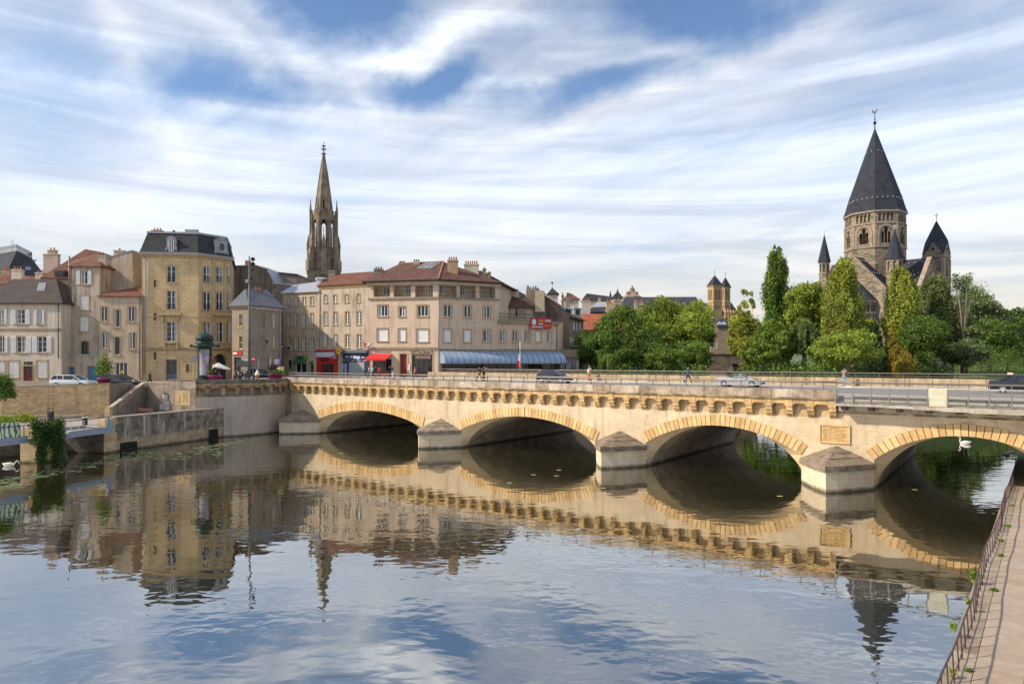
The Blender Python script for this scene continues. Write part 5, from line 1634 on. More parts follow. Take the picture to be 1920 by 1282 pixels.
F = House('arched_window_house', 'four-storey house with small arched windows and orange-red roof above the red shop', 'house', [rE[1] + Vector((.02, 0)), rE[2] - Vector((.02, 0)), rE[2] + Vector((1, 9)), rE[1] + Vector((1, 9))], zs_, pz(535.5, 110), stucco_grey)
F.wins(0, c3, [(466, 385, 500, 465), (560, 384, 597, 464), (676, 381, 711, 462), (796, 376, 831, 460)], nx=2, ny=2, arch=.8, trim=trim_m, tw=.1)
F.wins(0, c3, [(466, 556, 502, 685), (562, 556, 601, 686), (678, 554, 717, 685), (796, 550, 838, 684)], nx=2, ny=4, arch=.35, trim=trim_m, tw=.16)
F.wins(0, c3, [(466, 782, 502, 908), (562, 782, 602, 913), (678, 782, 718, 915), (796, 782, 838, 918)], nx=2, ny=4, arch=.35, trim=trim_m, tw=.16)
F.wall_done()
F.band(0, F.z1 - .55, F.z1 - .02, .12, trim_m)
ee = F.eave(.35)
F.roof(red_tile, [pt(629, 513.5, 113.5), pt(708, 508.5, 110.5)], .35)
F.pipe(0, 598.6, 541, 651, zinc)
F.chimney(701, 717, 500, 514, 108.5, stucco_dark, 3, potm=metal_dark)
F.chimney(614, 628, 507, 520, 112.5, stucco_dark, 0)
b = MB(); q = pt(602, 523, 111.5); b.lathe((q.x, q.y), [(.25, q.z - 1.6), (.25, q.z - .4), (.8, q.z - .35), (1.0, q.z + .0), (.9, q.z + .15)], 6); b.build('kitchen_vent', metal_light, F.root)
sd = F.sides[0]
# red shopfront
rs = thing('red_shopfront', 'bright red painted wooden shopfront with grey name board', 'shopfront', sd.at(2, zs_, .1))
a0, a1, z0, z1 = F.rect(0, c3, (398, 938, 612, 1240)); z0 = zs_; a0 = max(a0, -.5)
b = MB(); sd.bar(b, a0, a1, z0, z1, .02, .14)
sd.bar(b, a0 - .05, a1 + .05, z1 - .25, z1, .14, .4); b.build('front_panel', red_paint, rs)
q0_, q1_, z2, z3 = F.rect(0, c3, (398, 962, 585, 1010)); b = MB(); sd.bar(b, q0_, q1_, z2, z3, .142, .30); b.build('name_board', flat('pale_blue_board', (.52, .58, .68)), rs)
for (x0, x1, y0, y1) in ((455, 478, 1078, 1185), (484, 504, 1078, 1185), (508, 522, 1078, 1185), (532, 566, 1078, 1190), (443, 462, 1030, 1052), (470, 492, 1030, 1052), (500, 520, 1030, 1052)):
 b = MB(); u0, u1, za, zc_ = F.rect(0, c3, (x0, y0, x1, y1)); sd.bar(b, u0, u1, za, zc_, .142, .16); b.build('pane', glass, rs)
bs_ = thing('blue_shopfront', 'navy blue shopfront with white lettering and closed grey roller shutter', 'shopfront', sd.at(6.3, zs_, .1))
a0, a1, z0, z1 = F.rect(0, c3, (658, 968, 914, 1240)); z0 = zs_
b = MB(); sd.bar(b, a0, a1, z0, z1, .02, .16); b.build('front_panel', navy, bs_)
u0, u1, za, zc_ = F.rect(0, c3, (655, 940, 917, 970)); b = MB(); sd.bar(b, u0, u1, za, zc_, .02, .6); b.build('awning_box', flat('grey_blue_box', (.10, .12, .16)), bs_)
u0, u1, za, zc_ = F.rect(0, c3, (725, 1062, 878, 1240)); b = MB(); sd.bar(b, u0, u1, z0, zc_, .162, .20); b.build('roller_shutter', mat('grey_roller', (.33, .35, .36), (.29, .31, .32), 1, .5, .2, brick=(40., .09, .01, (.7, .7, .7), 0.)), bs_)
b = MB()
for (x0, x1, y0, y1) in ((690, 718, 1004, 1014), (733, 742, 996, 1022), (746, 756, 996, 1022), (764, 796, 992, 1024), (798, 832, 998, 1030), (845, 880, 1008, 1018), (668, 680, 1037, 1045), (705, 720, 1038, 1046), (750, 785, 1040, 1047), (805, 842, 1042, 1048), (862, 900, 1044, 1050)):
 u0, u1, za, zc_ = F.rect(0, c3, (x0, y0, x1, y1)); sd.bar(b, u0, u1, za, zc_, .162, .175)
b.build('lettering', flat('pale_lettering', (.55, .58, .66)), bs_)
for (x0, x1, cc) in ((655, 668, (.72, .72, .72)), (680, 704, (.5, .2, .3))):
 u0, u1, za, zc_ = F.rect(0, c3, (x0, 1075, x1, 1215)); b = MB(); sd.bar(b, u0, u1, za, zc_, .18, .24); o = b.build('advert_panel', mat('advert%d' % x0, cc, (.1, .35, .55), 4, .5, 0), bs_)
pn = MB(); u0, u1, za, zc_ = F.rect(0, c3, (614, 935, 640, 1240)); sd.bar(pn, u0, u1, zs_, zc_ - .2, .0, .12); pn.build('pilaster', tan_plain, F.root)
# yellow diamond sign, red pennant sign
ds = thing('diamond_sign', 'yellow diamond sign with black writing hung above the red shopfront', 'sign', sd.at(*sd.hit(*c3(612, 950)), .9))
a_, z_ = sd.hit(*c3(612, 950), .9); r_ = .62
b = MB(); ring = [(a_ - r_, z_), (a_, z_ - r_), (a_ + r_, z_), (a_, z_ + r_)]
b.solid([sd.at(x, z, .86) for x, z in ring], [sd.at(x, z, .94) for x, z in ring]); b.build('sign_plate', flat('sign_yellow', (.70, .42, .02)), ds)
b = MB()
for k in range(7): sd.bar(b, a_ - .36 + k * .105, a_ - .36 + k * .105 + .07, z_ - .07, z_ + .05, .941, .955)
b.build('lettering', metal_dark, ds)
b = MB(); sd.bar(b, a_ - .03, a_ + .03, z_ - .04, z_ + .04, .0, .86); b.build('arm', metal_dark, ds)
ms = thing('small_shop_plate', 'small pinkish shop plate between the red and blue shopfronts', 'sign', sd.at(*sd.hit(*c3(588, 1010)), .4))
u0, u1, za, zc_ = F.rect(0, c3, (562, 995, 613, 1030)); b = MB(); sd.bar(b, u0, u1, za, zc_, .42, .50); b.build('sign_plate', mat('pinkish_plate', (.5, .28, .30), (.2, .08, .1), 5, .5, 0), ms)
b = MB(); sd.bar(b, (u0 + u1) / 2 - .03, (u0 + u1) / 2 + .03, za + .1, za + .16, 0, .42); b.build('arm', metal_dark, ms)
rp_ = thing('red_pennant', 'red pointed pennant sign on the wall above the red awning', 'sign', sd.at(*sd.hit(*c3(866, 885)), .5))
b = MB(); A_ = [sd.hit(*c3(x, y), .5) for x, y in ((853, 850), (878, 895), (874, 922))]
b.solid([sd.at(x, z, .47) for x, z in A_[::-1]], [sd.at(x, z, .52) for x, z in A_[::-1]]); b.build('pennant', red_paint, rp_)
b = MB(); A_ = sd.hit(*c3(884, 880), .5); b.tube([sd.at(A_[0], A_[1], 0), sd.at(A_[0], A_[1], .6)], .03, 5); b.ball(sd.at(A_[0], A_[1], .6), .16, n=8, m=5); b.build('bracket', red_paint, rp_)

# G: the corner restaurant building
G = House('restaurant_building', 'big rose stucco corner building with top-floor loggia and brown hipped roof', 'building', [rE[2], rE[3], px2(935, 108), px2(935, 108) + Vector((2, 9)), rE[2] + Vector((1.5, 11))], zs_, pz(528.5, 106), stucco_rose)
G.wins(0, c4, [(127, 456, 209, 550), (458, 458, 548, 550)], nx=3, ny=1, trim=trim_dark, tw=.16); G.win(0, c4, (304, 470, 357, 550), nx=2, ny=1, trim=trim_dark, tw=.16)
G.wins(0, c4, [(122, 653, 211, 757), (301, 653, 359, 757), (453, 656, 549, 762)], kind='roller', trim=trim_dark, tw=.16)
G.wins(1, c4, [(681, 453, 742, 555), (850, 459, 907, 560), (1010, 466, 1067, 565), (1010, 662, 1067, 762)], nx=2, ny=1, trim=trim_m, tw=.16)
G.wins(1, c4, [(680, 659, 741, 765), (849, 663, 907, 765)], kind='roller', trim=trim_m, tw=.16)
LD = 1.5
for i, rs_ in ((0, ((92, 292, 230, 386), (258, 291, 405, 386), (440, 290, 588, 388))), (1, ((640, 292, 788, 390), (812, 294, 950, 394), (978, 298, 1110, 398)))):
 for r in rs_:
  a0, a1, z0, z1 = G.rect(i, c4, r); G.hole(i, a0, a1, z0, z1, LD)
  q = MB(); sdg = G.sides[i]
  q.tube([sdg.at(a0, z0 + .95, -.1), sdg.at(a1, z0 + .95, -.1)], .035, 5)
  for k in range(int((a1 - a0) / .16)):
   x = a0 + k * .16; q.tube([sdg.at(x, z0, -.1), sdg.at(x, z0 + .95, -.1)], .011, 3)
  q.build('loggia_rail', metal_dark, G.root)
G.wins(0, c4, [(178, 302, 228, 372), (362, 294, 404, 368), (552, 292, 586, 366)], off=-LD, depth=-.01, cut=False, nx=2, ny=1, sill=False)
G.wins(1, c4, [(640, 296, 688, 362), (815, 300, 855, 376), (1060, 312, 1094, 390), (984, 316, 1006, 380)], off=-LD, depth=-.01, cut=False, nx=2, ny=1, sill=False)
# ground floor openings of the left front
G.win(0, c4, (310, 864, 369, 1060), kind='plank', frame=flat('deep_red_door', (.20, .012, .02), .4), sill=False, depth=.35, trim=tan_plain, tw=.28, label='tall deep red double door')
G.win(0, c4, (412, 870, 585, 1060), kind='shop', nx=4, ny=1, frame=flat('brown_frame', (.10, .05, .04), .5), sill=False, depth=.2, trim=tan_plain, tw=.2, gl=glass)
G.win(0, c4, (85, 905, 242, 1060), kind='shop', nx=3, ny=1, frame=flat('kiosk_red', (.33, .02, .03), .45), sill=False, depth=.2, trim=None, gl=glass)
G.wall_done()
G.band(0, pz(c4(0, 826)[1], 105), pz(c4(0, 808)[1], 105), .16, trim_dark); G.band(1, pz(c4(0, 834)[1], 106), pz(c4(0, 824)[1], 106), .15, trim_dark)
G.band(0, pz(c4(0, 404)[1], 105), pz(c4(0, 392)[1], 105), .22, trim_dark, 'balcony_edge'); G.band(1, pz(c4(0, 408)[1], 106), pz(c4(0, 396)[1], 106), .22, trim_dark, 'balcony_edge')
for i in (0, 1): G.band(i, G.z1 - .62, G.z1 - .18, .42, mat('cream_band', (.52, .42, .29), None, 1, .9, .2))
Gr = [pt(749.5, 494.5, 112.5), pt(832, 490.8, 110.5)]
G.roof(brown_tile, Gr, .85, faces=[[('e', 0), ('e', 1), ('r', 1), ('r', 0)], [('e', 1), ('e', 2), ('r', 1)], [('e', 2), ('e', 3), ('r', 1)], [('e', 3), ('e', 4), ('r', 0), ('r', 1)], [('e', 4), ('e', 0), ('r', 0)]])
Ge = [V3(p, G.z1) for p in G.eave(.85)]
b = MB()
for i in (0, 1):
 sdg = Side(Ge[i].xy, Ge[i + 1].xy); sdg.bar(b, 0, sdg.L, G.z1 - .1, G.z1 + .06, -.02, .12)
b.build('gutter', metal_dark, G.root)
b = MB(); b.tube([Ge[1] + Vector((0, 0, .05)), Gr[1] + Vector((0, 0, .05))], .13, 6); b.tube([Gr[0] + Vector((0, 0, .05)), Gr[1] + Vector((0, 0, .05))], .13, 6); b.build('ridge_tiles', mat('ridge_clay', (.38, .2, .13)), G.root)
rp = (Ge[0], Ge[1], Gr[1])
for k in range(3):
 for j in range(2):
  x0 = 455 + k * 42 + j * 42; y0 = 150 - j * 26
  G.skylight([on_plane(*c4(x0, y0), *rp), on_plane(*c4(x0 + 36, y0 - 1), *rp), on_plane(*c4(x0 + 73, y0 - 23), *rp), on_plane(*c4(x0 + 37, y0 - 22), *rp)])
G.chimney(839, 858, 481, 513, 106.5, mat('buff_brick', (.42, .30, .19), (.34, .24, .15), 1.2, .9, .4, brick=(.3, .11, .012, (.8, .8, .8), .2)), 4, dep=1.0)
G.chimney(870, 897, 488.5, 510, 113, stucco_white, 6, dep=1.0); G.chimney(774, 787, 486, 501, 111, stucco_white, 3, potm=metal_dark)
G.chimney(748, 759, 489.5, 497, 113.5, stucco_dark, 4, potm=metal_dark)
G.pipe(1, 821.6 + .8, 556, 655, zinc, d=.08)
sd = G.sides[0]
def text(body, name, sd_, a, z, d, size, m, parent, ext=.02, align='CENTER', sx=1.0):
 cu = bpy.data.curves.new(name, 'FONT'); cu.body = body; cu.size = size; cu.align_x = align; cu.align_y = 'CENTER'; cu.extrude = ext
 cu.materials.append(m)
 tmp = bpy.data.objects.new(name, cu); COL.objects.link(tmp)
 dg = bpy.context.evaluated_depsgraph_get()
 me = bpy.data.meshes.new_from_object(tmp.evaluated_get(dg))
 bpy.data.objects.remove(tmp)
 o = bpy.data.objects.new(name, me); COL.objects.link(o)
 t = sd_.t; n = sd_.n
 M = Matrix(((t.x, 0, n.x, 0), (t.y, 0, n.y, 0), (0, 1, 0, 0), (0, 0, 0, 1)))
 me.transform(Matrix.Translation(sd_.at(a, z, d)) @ M @ Matrix.Scale(sx, 4, (1, 0, 0)))
 if parent is not None:
  o.parent = parent; o.location = -world_loc(parent)
 return o
rsn = thing('restaurant_sign', 'cream sign board reading RESTAURANT in dark capitals above the brown entrance', 'sign', sd.at(*sd.hit(*c4(495, 852)), .06))
a0, a1, z0, z1 = G.rect(0, c4, (415, 838, 580, 866)); b = MB(); sd.bar(b, a0, a1, z0, z1, .01, .07); b.build('sign_board', mat('cream_board', (.66, .52, .33), None, 1, .8, .1), rsn)
text('RESTAURANT', 'lettering', sd, (a0 + a1) / 2, (z0 + z1) / 2, .10, .74, metal_dark, rsn, .015, sx=.80)
b = MB(); a0, a1, z0, z1 = G.rect(0, c4, (92, 838, 232, 852)); sd.bar(b, a0, a1, z0, z1, .01, .06); tag(b.build('grey_name_strip', mat('grey_strip', (.20, .19, .18), (.28, .27, .26), 6, .7, 0)), 'grey illegible name strip above the red awning', 'sign')
b = MB(); a0, a1, z0, z1 = G.rect(0, c4, (440, 874, 570, 905)); sd.bar(b, a0, a1, z0, z1, -.10, -.03); tag(b.build('entrance_name_panel', mat('brown_panel', (.13, .08, .07), (.25, .2, .19), 5, .5, 0)), 'brown name panel with blurred pale writing over the restaurant entrance', 'sign')
b = MB(); a0, a1, z0, z1 = G.rect(0, c4, (386, 952, 398, 1000)); sd.bar(b, a0, a1, z0, z1, .06, .12); tag(b.build('menu_case', white_paint), 'small white menu case beside the deep red double door', 'menu case')
aw = thing('red_awning', 'bright red sloping awning over the kiosk window', 'awning', sd.at(*sd.hit(*c4(135, 885)), .0))
a0, a1, z0, z1 = G.rect(0, c4, (72, 860, 248, 905)); b = MB(); zt_ = z1 - .1
lo = [sd.at(a0, zt_, .04), sd.at(a1, zt_, .04), sd.at(a1 - .2, zt_ - .75, 1.9), sd.at(a0 - .2, zt_ - .75, 1.9)]
b.solid(lo, [p + Vector((0, 0, .05)) for p in lo]); b.build('canvas', mat('awning_red', (.55, .03, .035), (.48, .025, .03), 1, .8, .1), aw)
b = MB(); lo = [sd.at(a0 - .2, zt_ - 1.0, 1.9), sd.at(a1 - .2, zt_ - 1.0, 1.9), sd.at(a1 - .2, zt_ - .74, 1.9), sd.at(a0 - .2, zt_ - .74, 1.9)]
b.solid(lo, [p + Vector((sd.n.x, sd.n.y, 0)) * .03 for p in lo]); b.build('valance', mat('awning_red', ()), aw)

# the terrace extension to the right
X = House('restaurant_extension', 'lower rose stucco wing with roof terrace beside the corner building', 'building', [px2(935.2, 108.02), px2(1046.5, 112.6), px2(1046.5, 112.6) + Vector((2, 8)), px2(935.2, 108) + Vector((2, 8))], zs_, pz(600, 108.2), stucco_rose)
X.wins(0, c4, [(1152, 668, 1192, 762), (1255, 668, 1297, 762), (1360, 668, 1395, 760), (1547, 672, 1582, 760)], nx=2, ny=1, trim=trim_m, tw=.14)
X.win(0, c4, (1450, 672, 1490, 762), kind='roller', trim=trim_m, tw=.14)
X.wall_done(); X.band(0, X.z1 - .5, X.z1 - .02, .4, trim_dark); X.band(0, pz(c4(0, 834)[1], 110), pz(c4(0, 824)[1], 110), .15, trim_dark)
sdx = X.sides[0]
b = MB(); b.poly([sdx.at(-.0, X.z1 + .01, .4), sdx.at(sdx.L, X.z1 + .01, .4), sdx.at(sdx.L, X.z1 + .01, -8), sdx.at(0, X.z1 + .01, -8)]); b.build('terrace_floor', paving_m, X.root)
b = MB(); b.tube([sdx.at(0, X.z1 + 1.05, .2), sdx.at(sdx.L, X.z1 + 1.05, .2)], .04, 5); b.tube([sdx.at(0, X.z1 + .5, .2), sdx.at(sdx.L, X.z1 + .5, .2)], .025, 5)
for k in range(int(sdx.L / .22)): b.tube([sdx.at(k * .22, X.z1, .2), sdx.at(k * .22, X.z1 + 1.05, .2)], .022, 3)
b.build('terrace_rail', metal_dark, X.root)
X.pipe(0, 1044.5, 606, 655, metal_dark)
bn_ = thing('terrace_banner', 'red and orange banner with a pale round emblem hung on the terrace rail', 'banner', sdx.at(*sdx.hit(*c4(1490, 605)), .3))
a0, a1, z0, z1 = X.rect(0, c4, (1402, 563, 1580, 652), .45); b = MB(); K = 10
for k in range(K):
 x0, x1 = a0 + (a1 - a0) * k / K, a0 + (a1 - a0) * (k + 1) / K; w0, w1 = .45 + .05 * math.sin(k * 1.3), .45 + .05 * math.sin((k + 1) * 1.3)
 b.solid([sdx.at(x0, z0, w0), sdx.at(x1, z0, w1), sdx.at(x1, z1, w1), sdx.at(x0, z1, w0)], [sdx.at(x0, z0, w0 + .02), sdx.at(x1, z0, w1 + .02), sdx.at(x1, z1, w1 + .02), sdx.at(x0, z1, w0 + .02)])
b.build('banner_cloth', mat('banner_red', (.42, .05, .04), (.30, .03, .05), 1.5, .8, 0), bn_)
for (f0, f1, g0, g1, cc) in ((.36, .62, .62, .88, (.65, .16, .03)), (.66, .95, .12, .42, (.60, .10, .03)), (.36, .60, .34, .52, (.45, .38, .55)), (.05, .58, .1, .2, (.7, .62, .6)), (.68, .96, .62, .86, (.5, .4, .45))):
 b = MB(); sdx.bar(b, a0 + (a1 - a0) * f0, a0 + (a1 - a0) * f1, z0 + (z1 - z0) * g0, z0 + (z1 - z0) * g1, .50, .535); b.build('banner_print', flat('print%d%d' % (f0 * 100, g0 * 100), cc, .8), bn_)
b = MB(); cx = a0 + (a1 - a0) * .17; cz = z0 + (z1 - z0) * .6; b.poly([sdx.at(cx + .38 * math.cos(t), cz + .5 * math.sin(t), .54) for t in [2 * math.pi * k / 14 for k in range(14)]]); b.build('banner_emblem', flat('emblem_pale', (.62, .68, .72)), bn_)
X2 = House('terrace_penthouse', 'set-back beige storey with brown roof behind the roof terrace', 'house', [px2(925, 114), px2(999, 116.5), px2(999, 116.5) + Vector((2, 8)), px2(925, 114) + Vector((2, 8))], 8, pz(575, 114.5), stucco_beige)
X2.wins(0, c4, [(1190, 486, 1232, 548), (1310, 490, 1350, 548)], nx=2, ny=1, trim=None); X2.wall_done()
X2.roof(brown_tile, [pt(905, 526, 119), pt(938, 539, 119)], .5)
X2.chimney(954, 973, 542, 558, 117.5, stucco_white, 5)
pu = thing('closed_parasol', 'closed wine-red parasol standing on the roof terrace', 'parasol', pt(968.5, 597, 111.5))
p_ = pt(968.5, 0, 111.5); b = MB(); zt_, z0_ = pz(574, 111.5), pz(592, 111.5); b.lathe((p_.x, p_.y), [(.22, z0_), (.20, z0_ + .5), (.10, zt_ - .3), (.02, zt_)], 8); b.build('canopy', flat('wine_canvas', (.13, .02, .035), .9), pu)
b = MB(); b.tube([(p_.x, p_.y, X.z1), (p_.x, p_.y, z0_)], .03, 6); b.build('pole', metal_dark, pu)
# vaulted glass awning along the extension
gw = thing('glass_awning', 'long barrel-vaulted blue-grey glass awning over the restaurant terrace', 'awning', sdx.at(3, pz(680, 108), 1.5))
sA = Side(px2(824, 103.9) + G.sides[1].n * .12, px2(1046.5, 112.6) + sdx.n * .12)
zt_, zb_ = pz(658, 106), pz(681, 103); Lw = 2.7
prof = [(.02 + Lw * math.sin(t), zb_ + (zt_ - zb_) * math.cos(t)) for t in [math.pi / 2 * k / 7 for k in range(8)]]
pane_m = mat('awning_glass', (.24, .32, .45), (.19, .27, .40), .8, .25, .05, spec=.6)
NP = 21
for k in range(NP):
 b = MB(); x0, x1 = sA.L * k / NP + .03, sA.L * (k + 1) / NP - .03
 for (d0, z0), (d1, z1) in zip(prof[:-1], prof[1:]):
  b.quad(sA.at(x0, z0, d0), sA.at(x1, z0, d0), sA.at(x1, z1, d1), sA.at(x0, z1, d1))
 b.build('pane', pane_m, gw)
for k in range(NP + 1):
 b = MB(); x0 = sA.L * k / NP; b.tube([sA.at(x0, z0, d0) for d0, z0 in prof], .045, 4); b.build('rib', flat('awning_rib', (.05, .055, .07)), gw)
b = MB(); ring = prof + [(.02, zb_)]
for x0 in (.0, sA.L):
 b.poly([sA.at(x0, z, d) for d, z in ring])
b.build('end_pane', pane_m, gw)
b = MB(); sA.bar(b, -.1, sA.L + .1, zb_ - .14, zb_ + .02, Lw - .1, Lw + .06); b.build('gutter_beam', flat('brown_beam', (.12, .075, .06)), gw)
for k in range(9):
 b = MB(); x0 = .2 + (sA.L - .4) * k / 8; sA.bar(b, x0 - .05, x0 + .05, 6.0, zb_ - .14, Lw - .1, Lw); b.build('post', metal_dark, gw)
# dark terrace glazing below it
tg = thing('terrace_glazing', 'dark glazed restaurant front under the vaulted awning', 'glass front', sA.at(sA.L / 2, 6.0, .4))
for k in range(14):
 b = MB(); x0, x1 = .2 + (sA.L - .4) * k / 14 + .05, .2 + (sA.L - .4) * (k + 1) / 14 - .05; sA.bar(b, x0, x1, 6.9, zb_ - .1, .35, .40); b.build('pane', glass, tg)
 b = MB(); sA.bar(b, x1, x1 + .1, 6.9, zb_ - .1, .30, .44); b.build('mullion', flat('brown_beam', (.12, .075, .06)), tg)
b = MB(); sA.bar(b, .0, sA.L, 6.0, 6.9, .2, .46); b.build('plinth', trim_dark, tg)
# tricolour on its pole
fg = thing('flag_pole', 'white pole with a drooping blue white and red flag before the glass awning', 'flag', pt(975, 703, 101))
Yf = 101; b = MB(); p_ = px2(975, Yf); b.tube([V3(p_, 6.0), V3(p_, pz(640, Yf))], [.05, .035], 6); b.build('pole', white_paint, fg, True)
zt_, zb_ = pz(650, Yf), pz(690, Yf)
for k, cc in enumerate(((.02, .03, .12), (.62, .62, .64), (.55, .03, .04))):
 b = MB(); n = 6; z1_, z0_ = zt_ - (zt_ - zb_) * k / 3 * .98, zt_ - (zt_ - zb_) * (k + 1) / 3 * .98
 for j in range(n):
  za, zc_ = z1_ + (z0_ - z1_) * j / n, z1_ + (z0_ - z1_) * (j + 1) / n
  wa, wb = .12 + .5 * (zt_ - za) / (zt_ - zb_), .12 + .5 * (zt_ - zc_) / (zt_ - zb_)
  sw = lambda z: .12 * math.sin(z * 2.1)
  for d0, d1 in ((0, .5), (.5, 1)):
   A_ = [(p_.x - .30 + wa * d0 + sw(za), p_.y + .1 * math.sin(d0 * 6), za), (p_.x - .30 + wa * d1 + sw(za), p_.y + .1 * math.sin(d1 * 6), za), (p_.x - .30 + wb * d1 + sw(zc_), p_.y + .1 * math.sin(d1 * 6), zc_), (p_.x - .30 + wb * d0 + sw(zc_), p_.y + .1 * math.sin(d0 * 6), zc_)]
   b.solid([Vector(q) + Vector((0, .015, 0)) for q in A_], [Vector(q) for q in A_])
 b.build('flag_band', flat('flag%d' % k, cc, .8), fg)
# ---------------------------------------------------------------- old houses right of the restaurant
Hh = House('riverside_gable_house', 'old stone house with steep red roof, blank gable and blue shutters by the trees', 'house', [px2(992, 121), px2(1067.6, 117), px2(1094, 128), px2(1022, 133)], 5.5, pz(591, 117), stucco_dark)
for r in ((743, 540, 765, 645), (815, 545, 845, 640), (703, 722, 780, 825), (818, 712, 850, 818)):
 Hh.win(1, cN, r, nx=2, ny=3, trim=trim_m, tw=.2, frame=white_paint)
 a0, a1, z0, z1 = Hh.rect(1, cN, r); sd = Hh.sides[1]
 for x0, x1 in ((a0 - 1.0, a0 - .2), (a1 + .2, a1 + 1.0)):
  b = MB(); sd.bar(b, x0, x1, z0, z1, .07, .12); b.build('shutter', blue_shut, Hh.root)
Hh.wall_done()
apx = pt(1020, 553.5, 119); back_ = apx + Vector((2.4, 10.8, 0))
gE = [V3(p, Hh.z1) for p in Hh.fp]
b = MB(); b.solid([gE[0] + Vector((0, .3, 0)), gE[1] + Vector((0, .3, 0)), apx + Vector((0, .3, 0))], [gE[0] + Vector((0, -.05, 0)), gE[1] + Vector((0, -.05, 0)), apx + Vector((0, -.05, 0))]); b.build('gable_wall', stucco_dark, Hh.root)
b = MB(); ov = Vector((.5, -.2, -.25))
q = [gE[1] + Vector((.55, -.3, -.3)), gE[2] + Vector((.55, .2, -.3)), back_, apx + Vector((0, -.3, .05))]
b.solid([p - Vector((0, 0, .15)) for p in q], q); q = [gE[3], gE[0] + Vector((-.3, -.3, -.2)), apx + Vector((0, -.3, .05)), back_]; b.solid([p - Vector((0, 0, .15)) for p in q], q); Hh.roofo = b.build('roof', red_tile, Hh.root)
for (x0, x1, y0, y1) in ((1056, 1074, 578, 590), (1076, 1090, 578, 590)):
 Y = 118.5 + (x0 - 1056) * .25; p0, p1 = pt(x0, y1, Y), pt(x1, y1, Y + 3); sdd = Side(p0.xy, p1.xy); zt_ = pz(y0, Y)
 b = MB(); sdd.bar(b, 0, sdd.L, p0.z - .4, zt_, -1.2, 0); sdd.bar(b, -.15, sdd.L + .15, zt_ + .004, zt_ + .2, -1.4, .2); dd = b.build('dormer', blue_shut, Hh.roofo)
 b = MB(); sdd.bar(b, sdd.L * .25, sdd.L * .75, p0.z + .05, zt_ - .1, .004, .03); b.build('pane', glass, dd)
Hh.chimney(1019, 1024, 549, 562, 120, stucco_white, 2); Hh.chimney(1053.5, 1057, 548, 570, 126, stucco_dark, 1); Hh.chimney(1062, 1069, 548.5, 578, 122, stucco_dark, 2, potm=metal_dark)
# party wall with a row of chimneys
pw_, _ = slab_block('chimney_wall_house', 'tall grey party wall topped by a row of chimney pots right of the roof terrace', 'house', [(987, 542), (995, 542), (1003, 545), (1012, 543), (1021, 556), (1024, 590)], 116.5, 5, stucco_dark)
for (x0, x1, y0) in ((987.5, 996, 539.5), (997, 1001, 542), (1002, 1011, 541)):
 b = MB(); p_ = pt((x0 + x1) / 2, y0, 117); w_ = (x1 - x0) * 117 / FPX; b.box(p_ + Vector((0, .6, -.7)), w_, 1.2, 1.6); o = b.build('chimney', stucco_dark, pw_)
 for k in range(max(1, int(w_ / .45))):
  b = MB(); b.lathe((p_.x - w_ / 2 + .25 + k * .45, p_.y + .6), [(.14, p_.z + .1), (.11, p_.z + .5)], 6); b.build('chimney_pot', metal_dark, o)
b = MB(); b.box(pt(1012, 565, 116.2), 1.6, .5, 3.6); b.build('painted_sun_patch', mat('painted_sunlit_render', (.50, .41, .30), (.42, .33, .24), 1.2, .9, .3), pw_)  # sunlit patch of the wall put into the paler colour of a box
# low stone pavilion with blue shutters on the bank
Lb = House('stone_pavilion', 'low stone pavilion with balustraded top and blue shutters beside the glass awning', 'house', [px2(1050, 113.5), px2(1086, 113.5), px2(1086, 113.5) + Vector((1, 5)), px2(1050, 113.5) + Vector((1, 5))], 5.5, pz(670, 113.5), stucco_dark)
for r in ((608, 1000, 640, 1120), (680, 998, 712, 1120), (748, 1000, 768, 1120)):
 Lb.win(0, cN, r, nx=2, ny=3, trim=trim_dark, tw=.12, sill=False, frame=blue_shut)
 a0, a1, z0, z1 = Lb.rect(0, cN, r)
 for x0, x1 in ((a0 - .32, a0 - .14), (a1 + .14, a1 + .32)):
  b = MB(); Lb.sides[0].bar(b, x0, x1, z0, z1, .05, .1); b.build('shutter', blue_shut, Lb.root)
Lb.wall_done(); Lb.flat_roof(trim_dark, 1.3, .18, 'parapet')

# ---------------------------------------------------------------- far roofs of the old town
def simple_house(name, label, x0, x1, Y, y_eave, ridge, wall, roofm, dep=8, over=.3, ch=(), wins=(), z0=5.5, cat='house'):
 h = House(name, label, cat, fp4(x0, Y, x1, Y, dep), z0, pz(y_eave, Y), wall)
 for (a, b_, c, d) in wins:
  h.win(0, c0, (a, b_, c, d), nx=2, ny=2, sill=False, trim=None)
 h.wall_done()
 rd = [pt(x, y, Y + dep / 2) for x, y in ridge]
 h.roof(roofm, rd, over)
 for c in ch:
  h.chimney(*c)
 return h
simple_house('big_slate_house', 'large house with a long dark slate roof sloping down behind the restaurant', 850, 990, 136, 557, [(872, 504), (905, 508)], stucco_grey, slate_m, 12, ch=((905, 911, 500, 512, 139, stucco_dark, 1), (914, 920, 508, 516, 139, stucco_dark, 1)))
simple_house('turret_pavilion', 'small square turret with slate pyramid roof and weather vane above the red gable', 1028, 1046, 152, 551, [(1035, 540), (1036, 540)], stucco_white, slate_m, 3)
b = MB(); q = pt(1035.5, 540, 154); b.tube([q, q + Vector((0, 0, 1.3))], .05, 4); b.box(q + Vector((0, 0, 1.2)), .5, .05, .35); tag(b.build('weather_vane', metal_dark), 'thin weather vane on the slate turret tip', 'weather vane')
simple_house('orange_roof_house', 'pale house with small orange hipped roof among dark chimneys', 1057, 1085, 160, 561, [(1066, 550), (1071, 550)], stucco_white, red_tile, 6, wins=((1070, 563, 1074, 569),))
